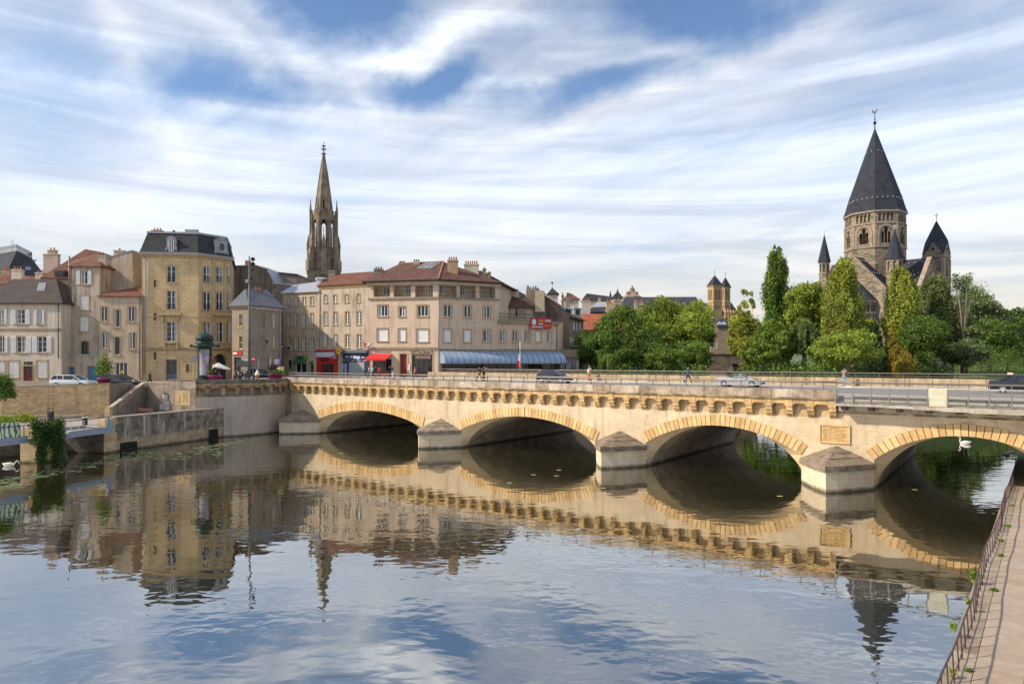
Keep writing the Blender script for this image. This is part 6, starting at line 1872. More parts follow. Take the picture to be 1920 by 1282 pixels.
simple_house('white_stack_house', 'house with a broad white chimney wall and clay pots on top', 1088, 1135, 142, 586, [(1098, 578), (1125, 578)], stucco_grey, slate_m, 6, ch=((1091, 1107, 559, 590, 141, mat('white_render', (.56, .52, .46), (.46, .42, .37), 1, .9, .2), 4),))
simple_house('red_skylight_house', 'house with big plain red tile roof and two roof windows above the trees', 1093, 1140, 134, 618, [(1090, 588.5), (1137, 588.5)], stucco_white, mat('bright_red_tile', (.38, .115, .065), (.30, .09, .05), .8, .8, .6, brick=(.25, .3, .02, (.6, .55, .55), .2)), 9)
hs = House('zinc_roof_house', 'grey house with zinc and slate roofs between the white stack and the turret', 'house', fp4(1112, 150, 1150, 150, 8), 5.5, pz(575, 150), stucco_grey); hs.wall_done(); hs.roof(zinc, [pt(1120, 566, 154), pt(1145, 566, 154)], .2)
hs.chimney(1137, 1149, 561, 590, 148, stucco_beige, 2); hs.chimney(1150, 1165, 558, 590, 147, stucco_beige, 2)
for k in range(2):
 p_ = [(1110.5, 607), (1119.5, 607), (1120.5, 601), (1112, 601)]
 if k: p_ = [(x - 1, y + 7) for x, y in p_]
 b = MB(); q = [pt(x, y, 135.2 + (618 - y) * .12) for x, y in p_]; b.solid(q, [v + Vector((0, -.12, .12)) for v in q]); tag(b.build('roof_window', slate_blue), ('upper', 'lower')[k] + ' blue roof window in the plain red roof', 'roof window')
simple_house('long_slate_hall', 'long low slate roof on the skyline left of the pointed turret', 1094, 1148, 262, 562, [(1100, 550), (1146, 556)], stucco_grey, slate_m, 10, ch=((1122, 1127, 556, 566, 260, stucco_beige, 2),))
simple_house('pyramid_tower', 'square tower with white top storey and pointed slate pyramid on the skyline', 1150, 1166, 240, 558.5, [(1157.5, 546), (1158.5, 546)], stucco_white, slate_m, 4, over=.5)
b = MB(); q = pt(1158, 546, 242); b.tube([q, q + Vector((0, 0, 1.6))], .06, 4); b.ball(q + Vector((0, 0, .2)), .35, n=6, m=4); tag(b.build('roof_finial', metal_dark), 'ball finial on the pointed slate pyramid', 'finial')
q = pt(1144.6, 556, 270); b = MB(); b.frustum((q.x, q.y), .9, 0, q.z - 2, pz(544, 270), 6); tag(b.build('thin_spire', slate_m), 'thin dark spirelet on the skyline left of the pyramid tower', 'spire')
# baroque church top
bc = thing('lantern_church', 'far church gable with a small lantern tower and two knobbed turrets on the skyline', 'church', pt(1185, 560, 310))
q = pt(1185.5, 0, 310); 
b = MB(); b.lathe((q.x, q.y), [(4.5, 5.5), (4.5, pz(557, 310)), (2.6, pz(552, 310)), (1.2, pz(548, 310)), (1.1, pz(541, 310)), (.5, pz(539, 310)), (.15, pz(535, 310))], 8); b.build('lantern', jaumont, bc)
for x in (1178, 1192.5):
 p_ = pt(x, 0, 309); b = MB(); b.lathe((p_.x, p_.y), [(1.0, 5.5), (1.0, pz(551, 309)), (1.3, pz(550, 309)), (.9, pz(547.5, 309)), (.2, pz(545.5, 309))], 6); b.build('turret', jaumont, bc)
# long slate convent roof with brick end wing
cv = simple_house('slate_roofed_convent', 'long building with a huge dark slate roof behind the lime trees', 1166, 1317, 228, 583, [(1172, 557), (1305, 556.5)], brick_red, mat('convent_slate', (.055, .060, .072), (.04, .044, .054), .5, .75, .4, brick=(.4, .3, .02, (.6, .6, .65), .25)), 14, over=.5, ch=((1190, 1196, 561, 584, 224, stucco_grey, 2), (1199, 1206, 562, 584, 224, stucco_grey, 2)))
cw_ = House('brick_wing', 'tall rosy brick wing with hipped slate roof and white-framed side windows', 'house', [px2(1303, 214), px2(1320, 212), px2(1334, 222), px2(1312, 230)], 5.5, pz(583, 213), mat('rosy_brick', (.40, .22, .16), (.32, .175, .125), .8, .9, .3, brick=(.5, .2, .02, (1.1, 1.1, 1.1), .15)))
for y0 in (601, 620, 638):
 cw_.win(1, c0, (1324, y0, 1328, y0 + 10), nx=2, ny=2, trim=white_bloom, tw=.3, sill=False)
cw_.wall_done(); cw_.roof(mat('convent_slate', ()), [pt(1314, 568, 222), pt(1325, 568.5, 222)], .5)
# twin towers of the abbey church
ab_ = thing('twin_tower_abbey', 'far abbey church with two ochre square towers and pointed slate roofs', 'church', pt(1348, 600, 330))
def tower(x0, x1, y_e, y_apex, Y, dep):
 h = [px2(x0, Y), px2((x0 + x1) / 2 + (x1 - x0) * .33, Y - 1.0), px2(x1, Y + 4), px2(x0 + (x1 - x0) * .25, Y + dep)]
 return h
abst = mat('abbey_stone', (.46, .325, .19), (.35, .245, .145), .5, .9, .4, streak=(.16, .11, .07), sstr=.5)
for (x0, x1, ye, ya, Y) in ((1328, 1352, 536, 515.5, 326), (1353, 1367, 539, 519, 338)):
 c = px2((x0 + x1) / 2, Y); hw = (x1 - x0) * Y / FPX / 2 * (.92 if x0 < 1340 else 1.05); a_ = .32
 fp = [c + Vector((sx * hw * math.cos(a_) - sy * hw * math.sin(a_), sx * hw * math.sin(a_) + sy * hw * math.cos(a_))) * .86 for sx, sy in ((-1, -1), (1, -1), (1, 1), (-1, 1))]
 hT = House('abbey_tower', '', '', fp, 5.5, pz(ye, Y), abst); rt = hT.root
 for i in (0, 1, 3):
  L = hT.sides[i].L
  for k in (0, 1):
   for j in (0, 1):
    s_ = L * (.17 + .36 * k + .17 * j); hT.hole(i, s_, s_ + L * .11, pz(563, Y), pz(543.5, Y), .9, 1.0)
  for k in range(4):
   s_ = L * (.18 + .17 * k); hT.hole(i, s_, s_ + L * .09, pz(580, Y), pz(572, Y), .5, 1.0)
  bb = MB(); hT.sides[i].bar(bb, -.2, L + .2, pz(567.5, Y), pz(566, Y), -.02, .25); hT.sides[i].bar(bb, -.25, L + .25, hT.z1 - .5, hT.z1 - .02, -.02, .35); bb.build('string_course', abst, rt)
 hT.wall_done(); hT.roof(slate_m, [V3(c, pz(ya, Y))], .35, name='pyramid_roof')
 bb = MB(); bb.tube([V3(c, pz(ya, Y)), V3(c, pz(ya, Y) + 2.6)], .09, 4); bb.build('finial', metal_dark, rt)
 for k in ('label', 'category'):
  del rt[k]
 for ch in list(rt.children):
  ch.parent = ab_; ch.location = -world_loc(ab_)
 bpy.data.objects.remove(rt)
hN = House('abbey_nave', '', '', [px2(1352, 336), px2(1382, 338), px2(1382, 338) + Vector((0, 14)), px2(1352, 336) + Vector((0, 14))], 5.5, pz(585, 336), abst); hN.wall_done(); hN.roof(slate_m, [pt(1356, 568, 344), pt(1372, 568, 344)], .4)
for k in range(5):
 p_ = px2(1360 + k * 5, 334); bb = MB(); bb.box(V3(p_, 20), .8, .8, pz(586, 334) * 2 - 40); bb.frustum(p_, .7, 0, pz(586, 334), pz(577 + k * .8, 334), 4); bb.build('pinnacle', abst, hN.root)
for k in ('label', 'category'):
 del hN.root[k]
rt = hN.root
for ch in list(rt.children):
 ch.parent = ab_; ch.location = -world_loc(ab_)
bpy.data.objects.remove(rt)
# stone school with pediment skylights, gable front, and the small old arch bridge
sh = simple_house('stone_school', 'long pale stone building with glazed pyramid skylights on its dark flat roof', 1346, 1400, 186, 612, [(1350, 597), (1398, 597)], mat('school_stone', (.38, .30, .225), (.31, .245, .185), .7, .9, .4, brick=(.6, .25, .02, (.8, .8, .8), .15)), slate_m, 12)
for x in (1349, 1357):
 b = MB(); p_ = pt(x, 607, 184.5); b.frustum((p_.x, p_.y), 1.05, 0, p_.z - .2, p_.z + .7, 4, .78); b.build('skylight', zinc, sh.root)
sg_ = House('gabled_stone_house', 'narrow stone house with a pointed gable and triple arched windows on the far bank', 'house', fp4(1333, 176, 1346, 176, 8), 5.5, pz(616, 176), mat('school_stone', ()))
for k in range(3): sg_.hole(0, .25 + k * .55, .55 + k * .55, pz(633, 176), pz(623, 176), .4, 1.0)
sg_.win(0, c0, (1335, 637, 1344, 652), nx=3, ny=2, sill=False, trim=None)
sg_.wall_done()
b = MB(); E_ = [V3(p, sg_.z1) for p in sg_.fp]; ap_ = pt(1339, 597, 176)
b.solid([E_[0] + Vector((0, .3, 0)), E_[1] + Vector((0, .3, 0)), ap_ + Vector((0, .3, 0))], [E_[0], E_[1], ap_]); b.build('gable_wall', mat('school_stone', ()), sg_.root)
b = MB()
for a_, c_ in ((E_[1], E_[2]), (E_[3], E_[0])):
 q = [a_, c_, ap_ + Vector((0, 8.2 if c_ is E_[2] else -.1, 0)), ap_ + Vector((0, -.1 if c_ is E_[2] else 8.2, 0))]; b.solid([v - Vector((0, 0, .1)) for v in q], [v + Vector((0, 0, .1)) for v in q])
b.build('roof', slate_m, sg_.root)
ob = thing('small_arch_bridge', 'small dark old stone arch bridge half hidden by trees in the distance', 'bridge', pt(1370, 690, 150))
Yb = 150; ob_m = mat('old_bridge_stone', (.26, .20, .15), (.15, .115, .09), .7, .9, .6, brick=(.7, .3, .02, (.6, .6, .6), .25), streak=(.07, .06, .05), sstr=.6)
sb = Side(px2(1318, Yb), px2(1420, Yb)); cA, aA = (1378 - 1318) / FPX * Yb, 2.6; b = MB(); zt_ = pz(665, Yb); za_ = pz(681, Yb)
P_ = [(cA - aA * math.cos(math.pi * k / 12), .3 + (za_ - .3) * math.sin(math.pi * k / 12)) for k in range(13)]
for dd in (0, -5):
 b.quad(sb.at(0, -1, dd), sb.at(cA - aA, -1, dd), sb.at(cA - aA, zt_, dd), sb.at(0, zt_, dd)); b.quad(sb.at(cA + aA, -1, dd), sb.at(sb.L, -1, dd), sb.at(sb.L, zt_, dd), sb.at(cA + aA, zt_, dd))
 for p, q in zip(P_[:-1], P_[1:]): b.quad(sb.at(p[0], p[1], dd), sb.at(q[0], q[1], dd), sb.at(q[0], zt_, dd), sb.at(p[0], zt_, dd))
for p, q in zip(P_[:-1], P_[1:]): b.quad(sb.at(p[0], p[1], 0), sb.at(q[0], q[1], 0), sb.at(q[0], q[1], -5), sb.at(p[0], p[1], -5))
b.quad(sb.at(0, zt_, 0), sb.at(sb.L, zt_, 0), sb.at(sb.L, zt_, -5), sb.at(0, zt_, -5)); b.build('spandrel_wall', ob_m, ob)
b = MB(); sb.bar(b, 0, sb.L, zt_ + .004, zt_ + .2, -.3, .15); b.build('coping', red_tile, ob)

# ---------------------------------------------------------------- garrison spire
SY = 300.0
sx_ = (607 - 960) / FPX * SY; SC = Vector((sx_, SY))
gs = thing('gothic_spire_tower', 'tall slender gothic stone church tower with open belfry and needle spire', 'church tower', V3(SC, 5.5))
z_ = lambda y: pz(260 + y / 4.75, SY)
vd = SC.normalized(); va = math.atan2(-vd.y, -vd.x)      # angle towards the viewer
def octa(c, r, a0): return [c + Vector((math.cos(a0 + k * math.pi / 4), math.sin(a0 + k * math.pi / 4))) * r for k in range(8)]
tb = House('x', 'y', 'z', [SC + Vector((math.cos(va + math.pi / 4 + k * math.pi / 2), math.sin(va + math.pi / 4 + k * math.pi / 2))) * 9.6 for k in range(4)], 5.5, z_(1195), jaumont)
for i in range(4): tb.hole(i, tb.sides[i].L * .5 - 1.6, tb.sides[i].L * .5 + 1.6, z_(1275), z_(1220), .8, 1.0)
tb.wall_done('tower_base')
oc = House('x', 'y', 'z', octa(SC, 5.9, va - math.pi / 8), z_(1195), z_(985), jaumont)
for i in range(8):
 L = oc.sides[i].L
 oc.hole(i, L * .5 - .85, L * .5 - .15, z_(1150), z_(1088), .7, 1.0); oc.hole(i, L * .5 + .15, L * .5 + .85, z_(1150), z_(1088), .7, 1.0)
 bb = MB(); sd = oc.sides[i]; zc = z_(1055)
 for k in range(12):
  t0, t1 = 2 * math.pi * k / 12, 2 * math.pi * (k + 1) / 12
  q = [(L / 2 + r * math.cos(t), zc + r * math.sin(t)) for r, t in ((.55, t0), (.85, t0), (.85, t1), (.55, t1))]
  bb.solid([sd.at(x, z, -.02) for x, z in q], [sd.at(x, z, .2) for x, z in q])
 bb.build('rosette', jaumont, oc.root)
oc.wall_done('clock_stage')
for hx in (tb, oc):
 rt = hx.root
 for ch in list(rt.children): ch.parent = gs; ch.location = -world_loc(gs)
 bpy.data.objects.remove(rt)
V8 = octa(SC, 5.5, va - math.pi / 8)
for p in V8:
 b = MB(); d = (p - SC).normalized(); b.box(V3(p - d * .3, (z_(985) + z_(690)) / 2), 1.5, 2.0, z_(690) - z_(985), math.atan2(d.y, d.x)); b.build('belfry_pier', jaumont, gs)
 b = MB(); q = p + d * .5; b.box(V3(q, (z_(985) + z_(650)) / 2), .8, .8, z_(650) - z_(985), math.atan2(d.y, d.x)); b.frustum(q, .55, .05, z_(650), z_(560), 6); b.ball(V3(q, z_(565)), .3, n=6, m=4); b.build('pinnacle', jaumont, gs)
for i in range(8):
 sd = Side(V8[i], V8[(i + 1) % 8]); b = MB(); K = 8; L = sd.L; hw = L / 2 - 1.15; zs0 = z_(800); zt0 = z_(735)
 A_ = [(L / 2 - hw * math.cos(math.pi * k / K), zs0 + (zt0 - zs0) * (math.sin(math.pi * k / K)) ** .8) for k in range(K + 1)]
 top = lambda x: z_(690) + (z_(640) - z_(690)) * (1 - abs(x - L / 2) / (L / 2))
 for p, q in zip(A_[:-1], A_[1:]):
  b.solid([sd.at(p[0], p[1], -.5), sd.at(q[0], q[1], -.5), sd.at(q[0], top(q[0]), -.5), sd.at(p[0], top(p[0]), -.5)], [sd.at(p[0], p[1], .1), sd.at(q[0], q[1], .1), sd.at(q[0], top(q[0]), .1), sd.at(p[0], top(p[0]), .1)])
 b.tube([sd.at(L / 2, z_(985), -.3), sd.at(L / 2, zs0, -.3)], .16, 4)
 b.build('belfry_gable', jaumont, gs)
b = MB(); b.prism(octa(SC, 5.2, va - math.pi / 8), z_(1000), z_(975)); b.build('belfry_floor', jaumont, gs)
b = MB(); S8 = octa(SC, 4.3, va - math.pi / 8)
for i in range(8):
 p, q = S8[i], S8[(i + 1) % 8]
 lv = [(1, z_(700)), (.80, z_(555)), (.45, z_(330)), (.07, z_(140))]
 for (r0, z0), (r1, z1) in zip(lv[:-1], lv[1:]):
  P = lambda v, r, z: V3(SC + (v - SC) * r, z)
  b.quad(P(p, r0, z0), P(q, r0, z0), P(q, r1, z1), P(p, r1, z1))
b.build('needle_spire', jaumont, gs)
b = MB()
for i in range(8):
 p = S8[i]; b.tube([V3(SC + (p - SC) * r, z) for r, z in ((1.0, z_(700)), (.80, z_(555)), (.45, z_(330)), (.08, z_(140)))], [.26, .24, .2, .14], 4)
 for k in range(9):
  f = .1 + k * .095; r = 1 - f * .93; b.ball(V3(SC + (p - SC) * (r * 1.04), z_(700) + (z_(140) - z_(700)) * f), .22, n=4, m=3)
b.build('spire_rib', jaumont, gs)
b = MB(); ap = V3(SC, z_(140)); b.tube([ap - Vector((0, 0, 1)), ap + Vector((0, 0, 5.6))], [.4, .12], 6)
for dz, r in ((.2, .95), (2.2, 1.05), (3.6, .8)): b.box(ap + Vector((0, 0, dz)), r * 2, .5, .5, va + math.pi / 2); b.box(ap + Vector((0, 0, dz)), .5, r * 2, .45, va + math.pi / 2)
b.build('finial_cross', jaumont, gs)
for i in range(8):       # slits in the spire
 sd = Side(S8[i], S8[(i + 1) % 8]); b = MB(); L = sd.L
 b.solid([sd.at(L / 2 - .3, z_(640), -.3), sd.at(L / 2 + .3, z_(640), -.3), sd.at(L / 2 + .25, z_(560), -1.0), sd.at(L / 2 - .25, z_(560), -1.0)], [sd.at(L / 2 - .3, z_(640), -.02), sd.at(L / 2 + .3, z_(640), -.02), sd.at(L / 2 + .25, z_(560), -.70), sd.at(L / 2 - .25, z_(560), -.70)])
 b.build('spire_slit', mat('dark_opening', (.012, .011, .010), None, 2, .95, 0), gs)
for k in range(4):       # stepped corner buttresses with pinnacles
 a_ = va + math.pi / 4 + k * math.pi / 2; d = Vector((math.cos(a_), math.sin(a_)))
 for r, y0, y1, w_ in ((9.0, 1195, 1110, 1.6), (7.9, 1195, 1030, 1.8), (6.9, 1195, 900, 1.5)):
  b = MB(); p = SC + d * r; b.box(V3(p, (z_(y0) + z_(y1)) / 2), w_, w_, z_(y1) - z_(y0), a_); b.frustum(p, w_ * .62, .05, z_(y1), z_(y1 - 55), 4, a_ + math.pi / 4); b.build('buttress', jaumont, gs)
a_ = va; d = Vector((math.cos(a_), math.sin(a_)))
for kk in range(4):
 a_ = va + kk * math.pi / 2; d = Vector((math.cos(a_), math.sin(a_)))
 b = MB(); p = SC + d * 6.3; b.box(V3(p, (z_(1195) + z_(960)) / 2), 1.6, 2.2, z_(960) - z_(1195), a_); b.frustum(p, 1.4, .05, z_(960), z_(855), 4, a_ + math.pi / 4); b.build('stair_pinnacle', jaumont, gs)

# ---------------------------------------------------------------- the island temple
TC = Vector((87.7, 165.0))
tv = TC.normalized(); ta = math.atan2(-tv.y, -tv.x)
n1 = Vector((math.cos(ta - math.pi / 8), math.sin(ta - math.pi / 8))); t1 = Vector((-n1.y, n1.x))
zt6 = lambda y, Y=165: pz(200 + y / 2.5625, Y)
temple = thing('island_temple', 'grey stone neo-romanesque church with octagonal tower and tall slate pyramid among the trees', 'church', V3(TC, 5.2))
def absorb(h, par=temple):
 rt = h.root
 for ch in list(rt.children):
  ch.parent = par; ch.location = -world_loc(par)
 bpy.data.objects.remove(rt)
def TP(a, b_, z=None):
 p = TC + n1 * a + t1 * b_
 return p if z is None else V3(p, z)
ov = [TC + Vector((math.cos(ta - math.pi / 4 + k * math.pi / 4), math.sin(ta - math.pi / 4 + k * math.pi / 4))) * 6.6 for k in range(8)]
ot = House('x', 'y', 'z', ov, 20, zt6(521), temple_stone)
for i in range(8):
 L = ot.sides[i].L; sd = ot.sides[i]; c = L / 2
 for k in range(4):
  s_ = c - 1.72 + k * .90; ot.hole(i, s_, s_ + .62, zt6(572), zt6(536), .45, 1.0)
  bb = MB(); bb.tube([sd.at(s_ - .14, zt6(572), -.05), sd.at(s_ - .14, zt6(545), -.05)], .10, 6); bb.build('colonnette', temple_trim, ot.root)
 for ds, w_, y1 in ((-1.05, .72, 622), (-.42, .84, 600), (.33, .72, 622)):
  ot.hole(i, c + ds, c + ds + w_, zt6(675), zt6(y1), 1.3, 1.0)
 bb = MB(); K = 12
 A_ = [(c - r * math.cos(math.pi * k / K), zt6(630) + r * 1.15 * math.sin(math.pi * k / K)) for r in (1.55, 1.95) for k in range(K + 1)]
 for k in range(K):
  q = [A_[k], A_[k + 1], A_[K + 2 + k], A_[K + 1 + k]][::-1]; bb.solid([sd.at(x, z, -.02) for x, z in q], [sd.at(x, z, .14) for x, z in q])
 for s_ in (c - 1.95, c + 1.55): sd.bar(bb, s_, s_ + .4, zt6(688), zt6(630), -.02, .14)
 bb.build('window_arch', temple_trim, ot.root); bb = MB()
 sd.bar(bb, -.06, L + .06, zt6(584), zt6(578), -.02, .20); sd.bar(bb, -.06, L + .06, zt6(694), zt6(688), -.02, .22); sd.bar(bb, -.12, L + .12, zt6(530), zt6(522), -.02, .35)
 sd.bar(bb, -.04, .45, zt6(688), zt6(584), -.02, .12); sd.bar(bb, L - .45, L + .04, zt6(688), zt6(584), -.02, .12)
 bb.build('tower_trim', temple_trim, ot.root)
ot.wall_done('tower_wall'); absorb(ot)
rm = mat('temple_slate', (.042, .049, .066), (.030, .035, .048), .6, .78, .45, brick=(.34, .26, .014, (.6, .6, .65), .22), streak=(.06, .06, .07), sstr=.3, spec=.12)
b = MB(); zE = zt6(520)
lv = [(1.05, zE - .1), (.97, zE + 1.4), (.90, zE + 3.2), (.0, zt6(100))]
for i in range(8):
 p, q = ov[i], ov[(i + 1) % 8]
 for (r0, z0), (r1, z1) in zip(lv[:-1], lv[1:]):
  P = lambda v, r, z: V3(TC + (v - TC) * r, z)
  if r1 == 0: b.poly([P(p, r0, z0), P(q, r0, z0), V3(TC, z1)])
  else: b.quad(P(p, r0, z0), P(q, r0, z0), P(q, r1, z1), P(p, r1, z1))
b.poly([V3(TC + (p - TC) * 1.05, zE - .1) for p in ov][::-1])
rf = b.build('pyramid_roof', rm, temple)
snow = flat('bright_hook', (.6, .6, .62), .4, .5)
b = MB()
for i in range(8):
 p, q = ov[i], ov[(i + 1) % 8]
 for f in (.05, .62):
  zz_ = zE + (zt6(100) - zE) * f + 2; r = (zt6(100) - zz_) / (zt6(100) - zE - 3.2) * .90
  n_ = 4 if f < .3 else 1
  for k in range(n_):
   c = p + (q - p) * (k + .5) / n_; c = TC + (c - TC) * (r * 1.005); b.ball(V3(c, zz_), .16, n=5, m=3)
b.build('roof_hooks', snow, rf)
for i in (0, 1):
 sd = Side(TC + (ov[i] - TC) * .78, TC + (ov[i + 1] - TC) * .78); zd = zE + (zt6(100) - zE) * .22; c = sd.L / 2
 b = MB(); b.solid([sd.at(c - .5, zd, .3), sd.at(c + .5, zd, .3), sd.at(c + .5, zd + .1, -.6), sd.at(c - .5, zd + .1, -.6)], [sd.at(c - .1, zd + 1.0, .3), sd.at(c + .1, zd + 1.0, .3), sd.at(c + .1, zd + 1.0, -.6), sd.at(c - .1, zd + 1.0, -.6)]); b.build('lucarne', rm, rf)
b = MB(); ap = V3(TC, zt6(105)); b.tube([ap, ap + Vector((0, 0, 3.6))], [.14, .06], 6); b.ball(ap + Vector((0, 0, 1.3)), .42, n=8, m=5); b.ball(ap + Vector((0, 0, 2.2)), .2, n=6, m=4)
tR = Vector((t1.x, t1.y, 0)); cz = ap + Vector((0, 0, 3.9))
ck = [(-.7, .15), (-.55, .75), (-.3, .25), (.25, .2), (.42, .65), (.62, .72), (.55, .5), (.75, .42), (.48, .35), (.3, -.2), (-.1, -.35), (-.4, -.15)]
b.solid([cz + tR * x + Vector((0, 0, z)) + Vector((n1.x, n1.y, 0)) * -.05 for x, z in ck][::-1], [cz + tR * x + Vector((0, 0, z)) + Vector((n1.x, n1.y, 0)) * .05 for x, z in ck][::-1])
b.build('weathercock', metal_dark, temple)
# four arms with gables
zEA, zRA = 24.6, 32.6
def arm(dirv, length, hw=7.0, zE_=zEA, zR_=zRA, wins_=True):
 tt = Vector((-dirv.y, dirv.x))
 f = TC + dirv * length
 h = House('x', 'y', 'z', [f - tt * hw, f + tt * hw, TC + tt * hw, TC - tt * hw], 5, zE_, temple_stone)
 sd = h.sides[0]
 if wins_:
  for s_ in (hw - 4.6, hw + 3.4): h.hole(0, s_, s_ + 1.2, 13, 18.5, .6, 1.0)
  for i in (1, 3):
   for k in range(2): h.hole(i, 1.5 + k * 3, 2.9 + k * 3, 13, 19, .6, 1.0)
 h.wall_done('arm_wall')
 apx_ = V3(f, zR_)
 bb = MB(); A_, B_ = sd.at(0, zE_), sd.at(sd.L, zE_); D = Vector((dirv.x, dirv.y, 0))
 bb.solid([A_ - D * .7, B_ - D * .7, apx_ - D * .7], [A_ + D * .003, B_ + D * .003, apx_ + D * .003]); bb.build('gable_wall', temple_stone, h.root)
 bb = MB(); up = Vector((0, 0, .28))
 for P, Q in ((A_, apx_), (apx_, B_)):
  bb.solid([P + D * .2, Q + D * .2, Q - D * .8, P - D * .8], [P + D * .2 + up, Q + D * .2 + up, Q - D * .8 + up, P - D * .8 + up])
 bb.build('gable_coping', temple_trim, h.root)
 bb = MB(); T3 = Vector((tt.x, tt.y, 0)); back3 = V3(TC, 0)
 for s in (-1, 1):
  e0 = sd.at(sd.L / 2 + s * (hw + .45), zE_ - .35, -.75); e1 = V3(TC, zE_ - .35) + T3 * s * (hw + .45)
  q = [e0, e1, V3(TC, zR_), apx_ - D * .75]
  if s > 0: q = q[::1]
  bb.solid([p - Vector((0, 0, .12)) for p in q], [p + Vector((0, 0, .12)) for p in q])
 bb.build('roof', rm, h.root)
 bb = MB(); rs = random.Random(3)
 for s in (-1, 1):
  for f_ in (.12, .5, .88):
   for k in range(5):
    g = (k + .5) / 5 * (length - 5) + .8
    p = V3(f, 0) - D * g + T3 * s * hw * f_; p.z = zR_ - (zR_ - zE_) * f_ + .2; bb.ball(p, .14, n=5, m=3)
 bb.build('roof_hooks', snow, h.root)
 absorb(h)
arm(n1, 11.2); arm(t1, 12.2, 6.5, zEA, zRA - .6); arm(-n1, 13); arm(-t1, 11)
# apse in front of the lit gable
AC = TC + n1 * 11.2
apx_pts = [AC + (n1 * math.sin(math.pi * k / 8) - t1 * math.cos(math.pi * k / 8)) * 4.9 for k in range(9)]
ha = House('x', 'y', 'z', apx_pts, 5, 22.2, temple_stone)
for i in range(8):
 L = ha.sides[i].L; sd = ha.sides[i]
 for k in range(2): ha.hole(i, .18 + k * .85, .82 + k * .85, 19.6, 21.3, .4, 1.0)
 if i % 2 == 1 or True: ha.hole(i, L / 2 - .42, L / 2 + .42, 13.5, 17.8, .5, 1.0)
 bb = MB(); sd.bar(bb, -.05, L + .05, 21.75, 22.18, -.02, .3); sd.bar(bb, -.05, L + .05, 19.1, 19.5, -.02, .22); sd.bar(bb, -.04, .18, 12, 19.09, -.02, .14); bb.build('apse_trim', temple_trim, ha.root)
ha.wall_done('apse_wall')
bb = MB(); tip = V3(AC, 28.0)
for i in range(8):
 P = lambda v: V3(AC + (v - AC) * 1.08, 22.2)
 bb.poly([P(apx_pts[i]), P(apx_pts[i + 1]), tip])
bb.poly([V3(AC + (v - AC) * 1.08, 22.2) for v in apx_pts][::-1]); bb.build('apse_roof', rm, ha.root); absorb(ha)
# stair turrets
def turret(c, r, zw, zap, nm='stair_turret'):
 h = House('x', 'y', 'z', [c + Vector((math.cos(ta - math.pi / 8 + k * math.pi / 4), math.sin(ta - math.pi / 8 + k * math.pi / 4))) * r for k in range(8)], 5, zw, temple_stone)
 for i in range(8):
  L = h.sides[i].L; h.hole(i, L * .28, L * .72, zw - 2.6, zw - .6, .35, 1.0)
  bb = MB(); h.sides[i].bar(bb, -.03, L + .03, zw - 3.1, zw - 2.8, -.02, .14); h.sides[i].bar(bb, -.03, L + .03, zw - .3, zw - .02, -.02, .16); bb.build('turret_trim', temple_trim, h.root)
 h.wall_done('turret_wall'); h.roof(rm, [V3(c, zap)], .28, name='turret_roof')
 bb = MB(); bb.tube([V3(c, zap - .3), V3(c, zap + .6)], .06, 5); bb.ball(V3(c, zap + .5), .18, n=6, m=4); bb.build('turret_finial', snow, h.root)
 absorb(h)
turret(TP(11, -7), 1.2, pz(490, 163), pz(438, 163)); turret(TP(7.3, 7.3), 1.8, pz(487, 156), pz(430, 156)); turret(TP(-11, -9), 1.4, 31, 38)
# bell tower with four gables
BT = Vector((106.6, 171.5)); hw = 2.35
cs_ = [BT + n1 * hw - t1 * hw, BT + n1 * hw + t1 * hw, BT - n1 * hw + t1 * hw, BT - n1 * hw - t1 * hw]
ht = House('x', 'y', 'z', cs_, 5, pz(477.5, 170), temple_stone)
for i in range(4):
 L = ht.sides[i].L; zz_ = pz(513, 170)
 ht.hole(i, L / 2 - .5, L / 2 + .5, zz_ - 1.6, zz_ + 2.6, .7, 1.0); ht.hole(i, L / 2 - 1.7, L / 2 - .9, zz_ - 8, zz_ - 4.5, .6, 1.0); ht.hole(i, L / 2 + .9, L / 2 + 1.7, zz_ - 8, zz_ - 4.5, .6, 1.0)
 sd = ht.sides[i]; A_, B_, M_ = sd.at(0, ht.z1), sd.at(L, ht.z1), sd.at(L / 2, pz(449.5, 168)); D = Vector((sd.n.x, sd.n.y, 0))
 bb = MB(); bb.solid([A_ - D * .5, B_ - D * .5, M_ - D * .5], [A_, B_, M_]); bb.build('gable_wall', temple_stone, ht.root)
 bb = MB(); c_ = (A_ + B_) / 2 + Vector((0, 0, 1.4)); T3 = Vector((sd.t.x, sd.t.y, 0))
 q = [c_ + T3 * .42, c_ + Vector((0, 0, .42)), c_ - T3 * .42, c_ - Vector((0, 0, .42))]; bb.poly([p + D * .01 for p in q]); bb.build('gable_opening', mat('dark_opening', ()), ht.root)
 bb = MB(); sd.bar(bb, -.05, L + .05, ht.z1 - .6, ht.z1 - .25, -.02, .22)
 for k in range(7): sd.bar(bb, .2 + k * (L - .4) / 7, .45 + k * (L - .4) / 7, ht.z1 - 1.0, ht.z1 - .61, -.02, .18)
 bb.build('tower_trim', temple_trim, ht.root)
 for a0, a1 in ((-.04, .5), (L - .5, L + .04)):
  bb = MB(); sd.bar(bb, a0, a1, 5, ht.z1 - 1.0, -.02, .15); bb.build('corner_pilaster', temple_trim, ht.root)
ht.wall_done('bell_tower_wall')
bb = MB(); tip = V3(BT, pz(413, 171.5))
G_ = [V3((cs_[i] + cs_[(i + 1) % 4]) / 2, pz(449, 168) + .12) + Vector((ht.sides[i].n.x, ht.sides[i].n.y, 0)) * .25 for i in range(4)]
for i in range(4):
 cn_ = V3(BT + (cs_[i] - BT) * 1.06, ht.z1 - .1)
 bb.poly([G_[i - 1], cn_, G_[i], tip])
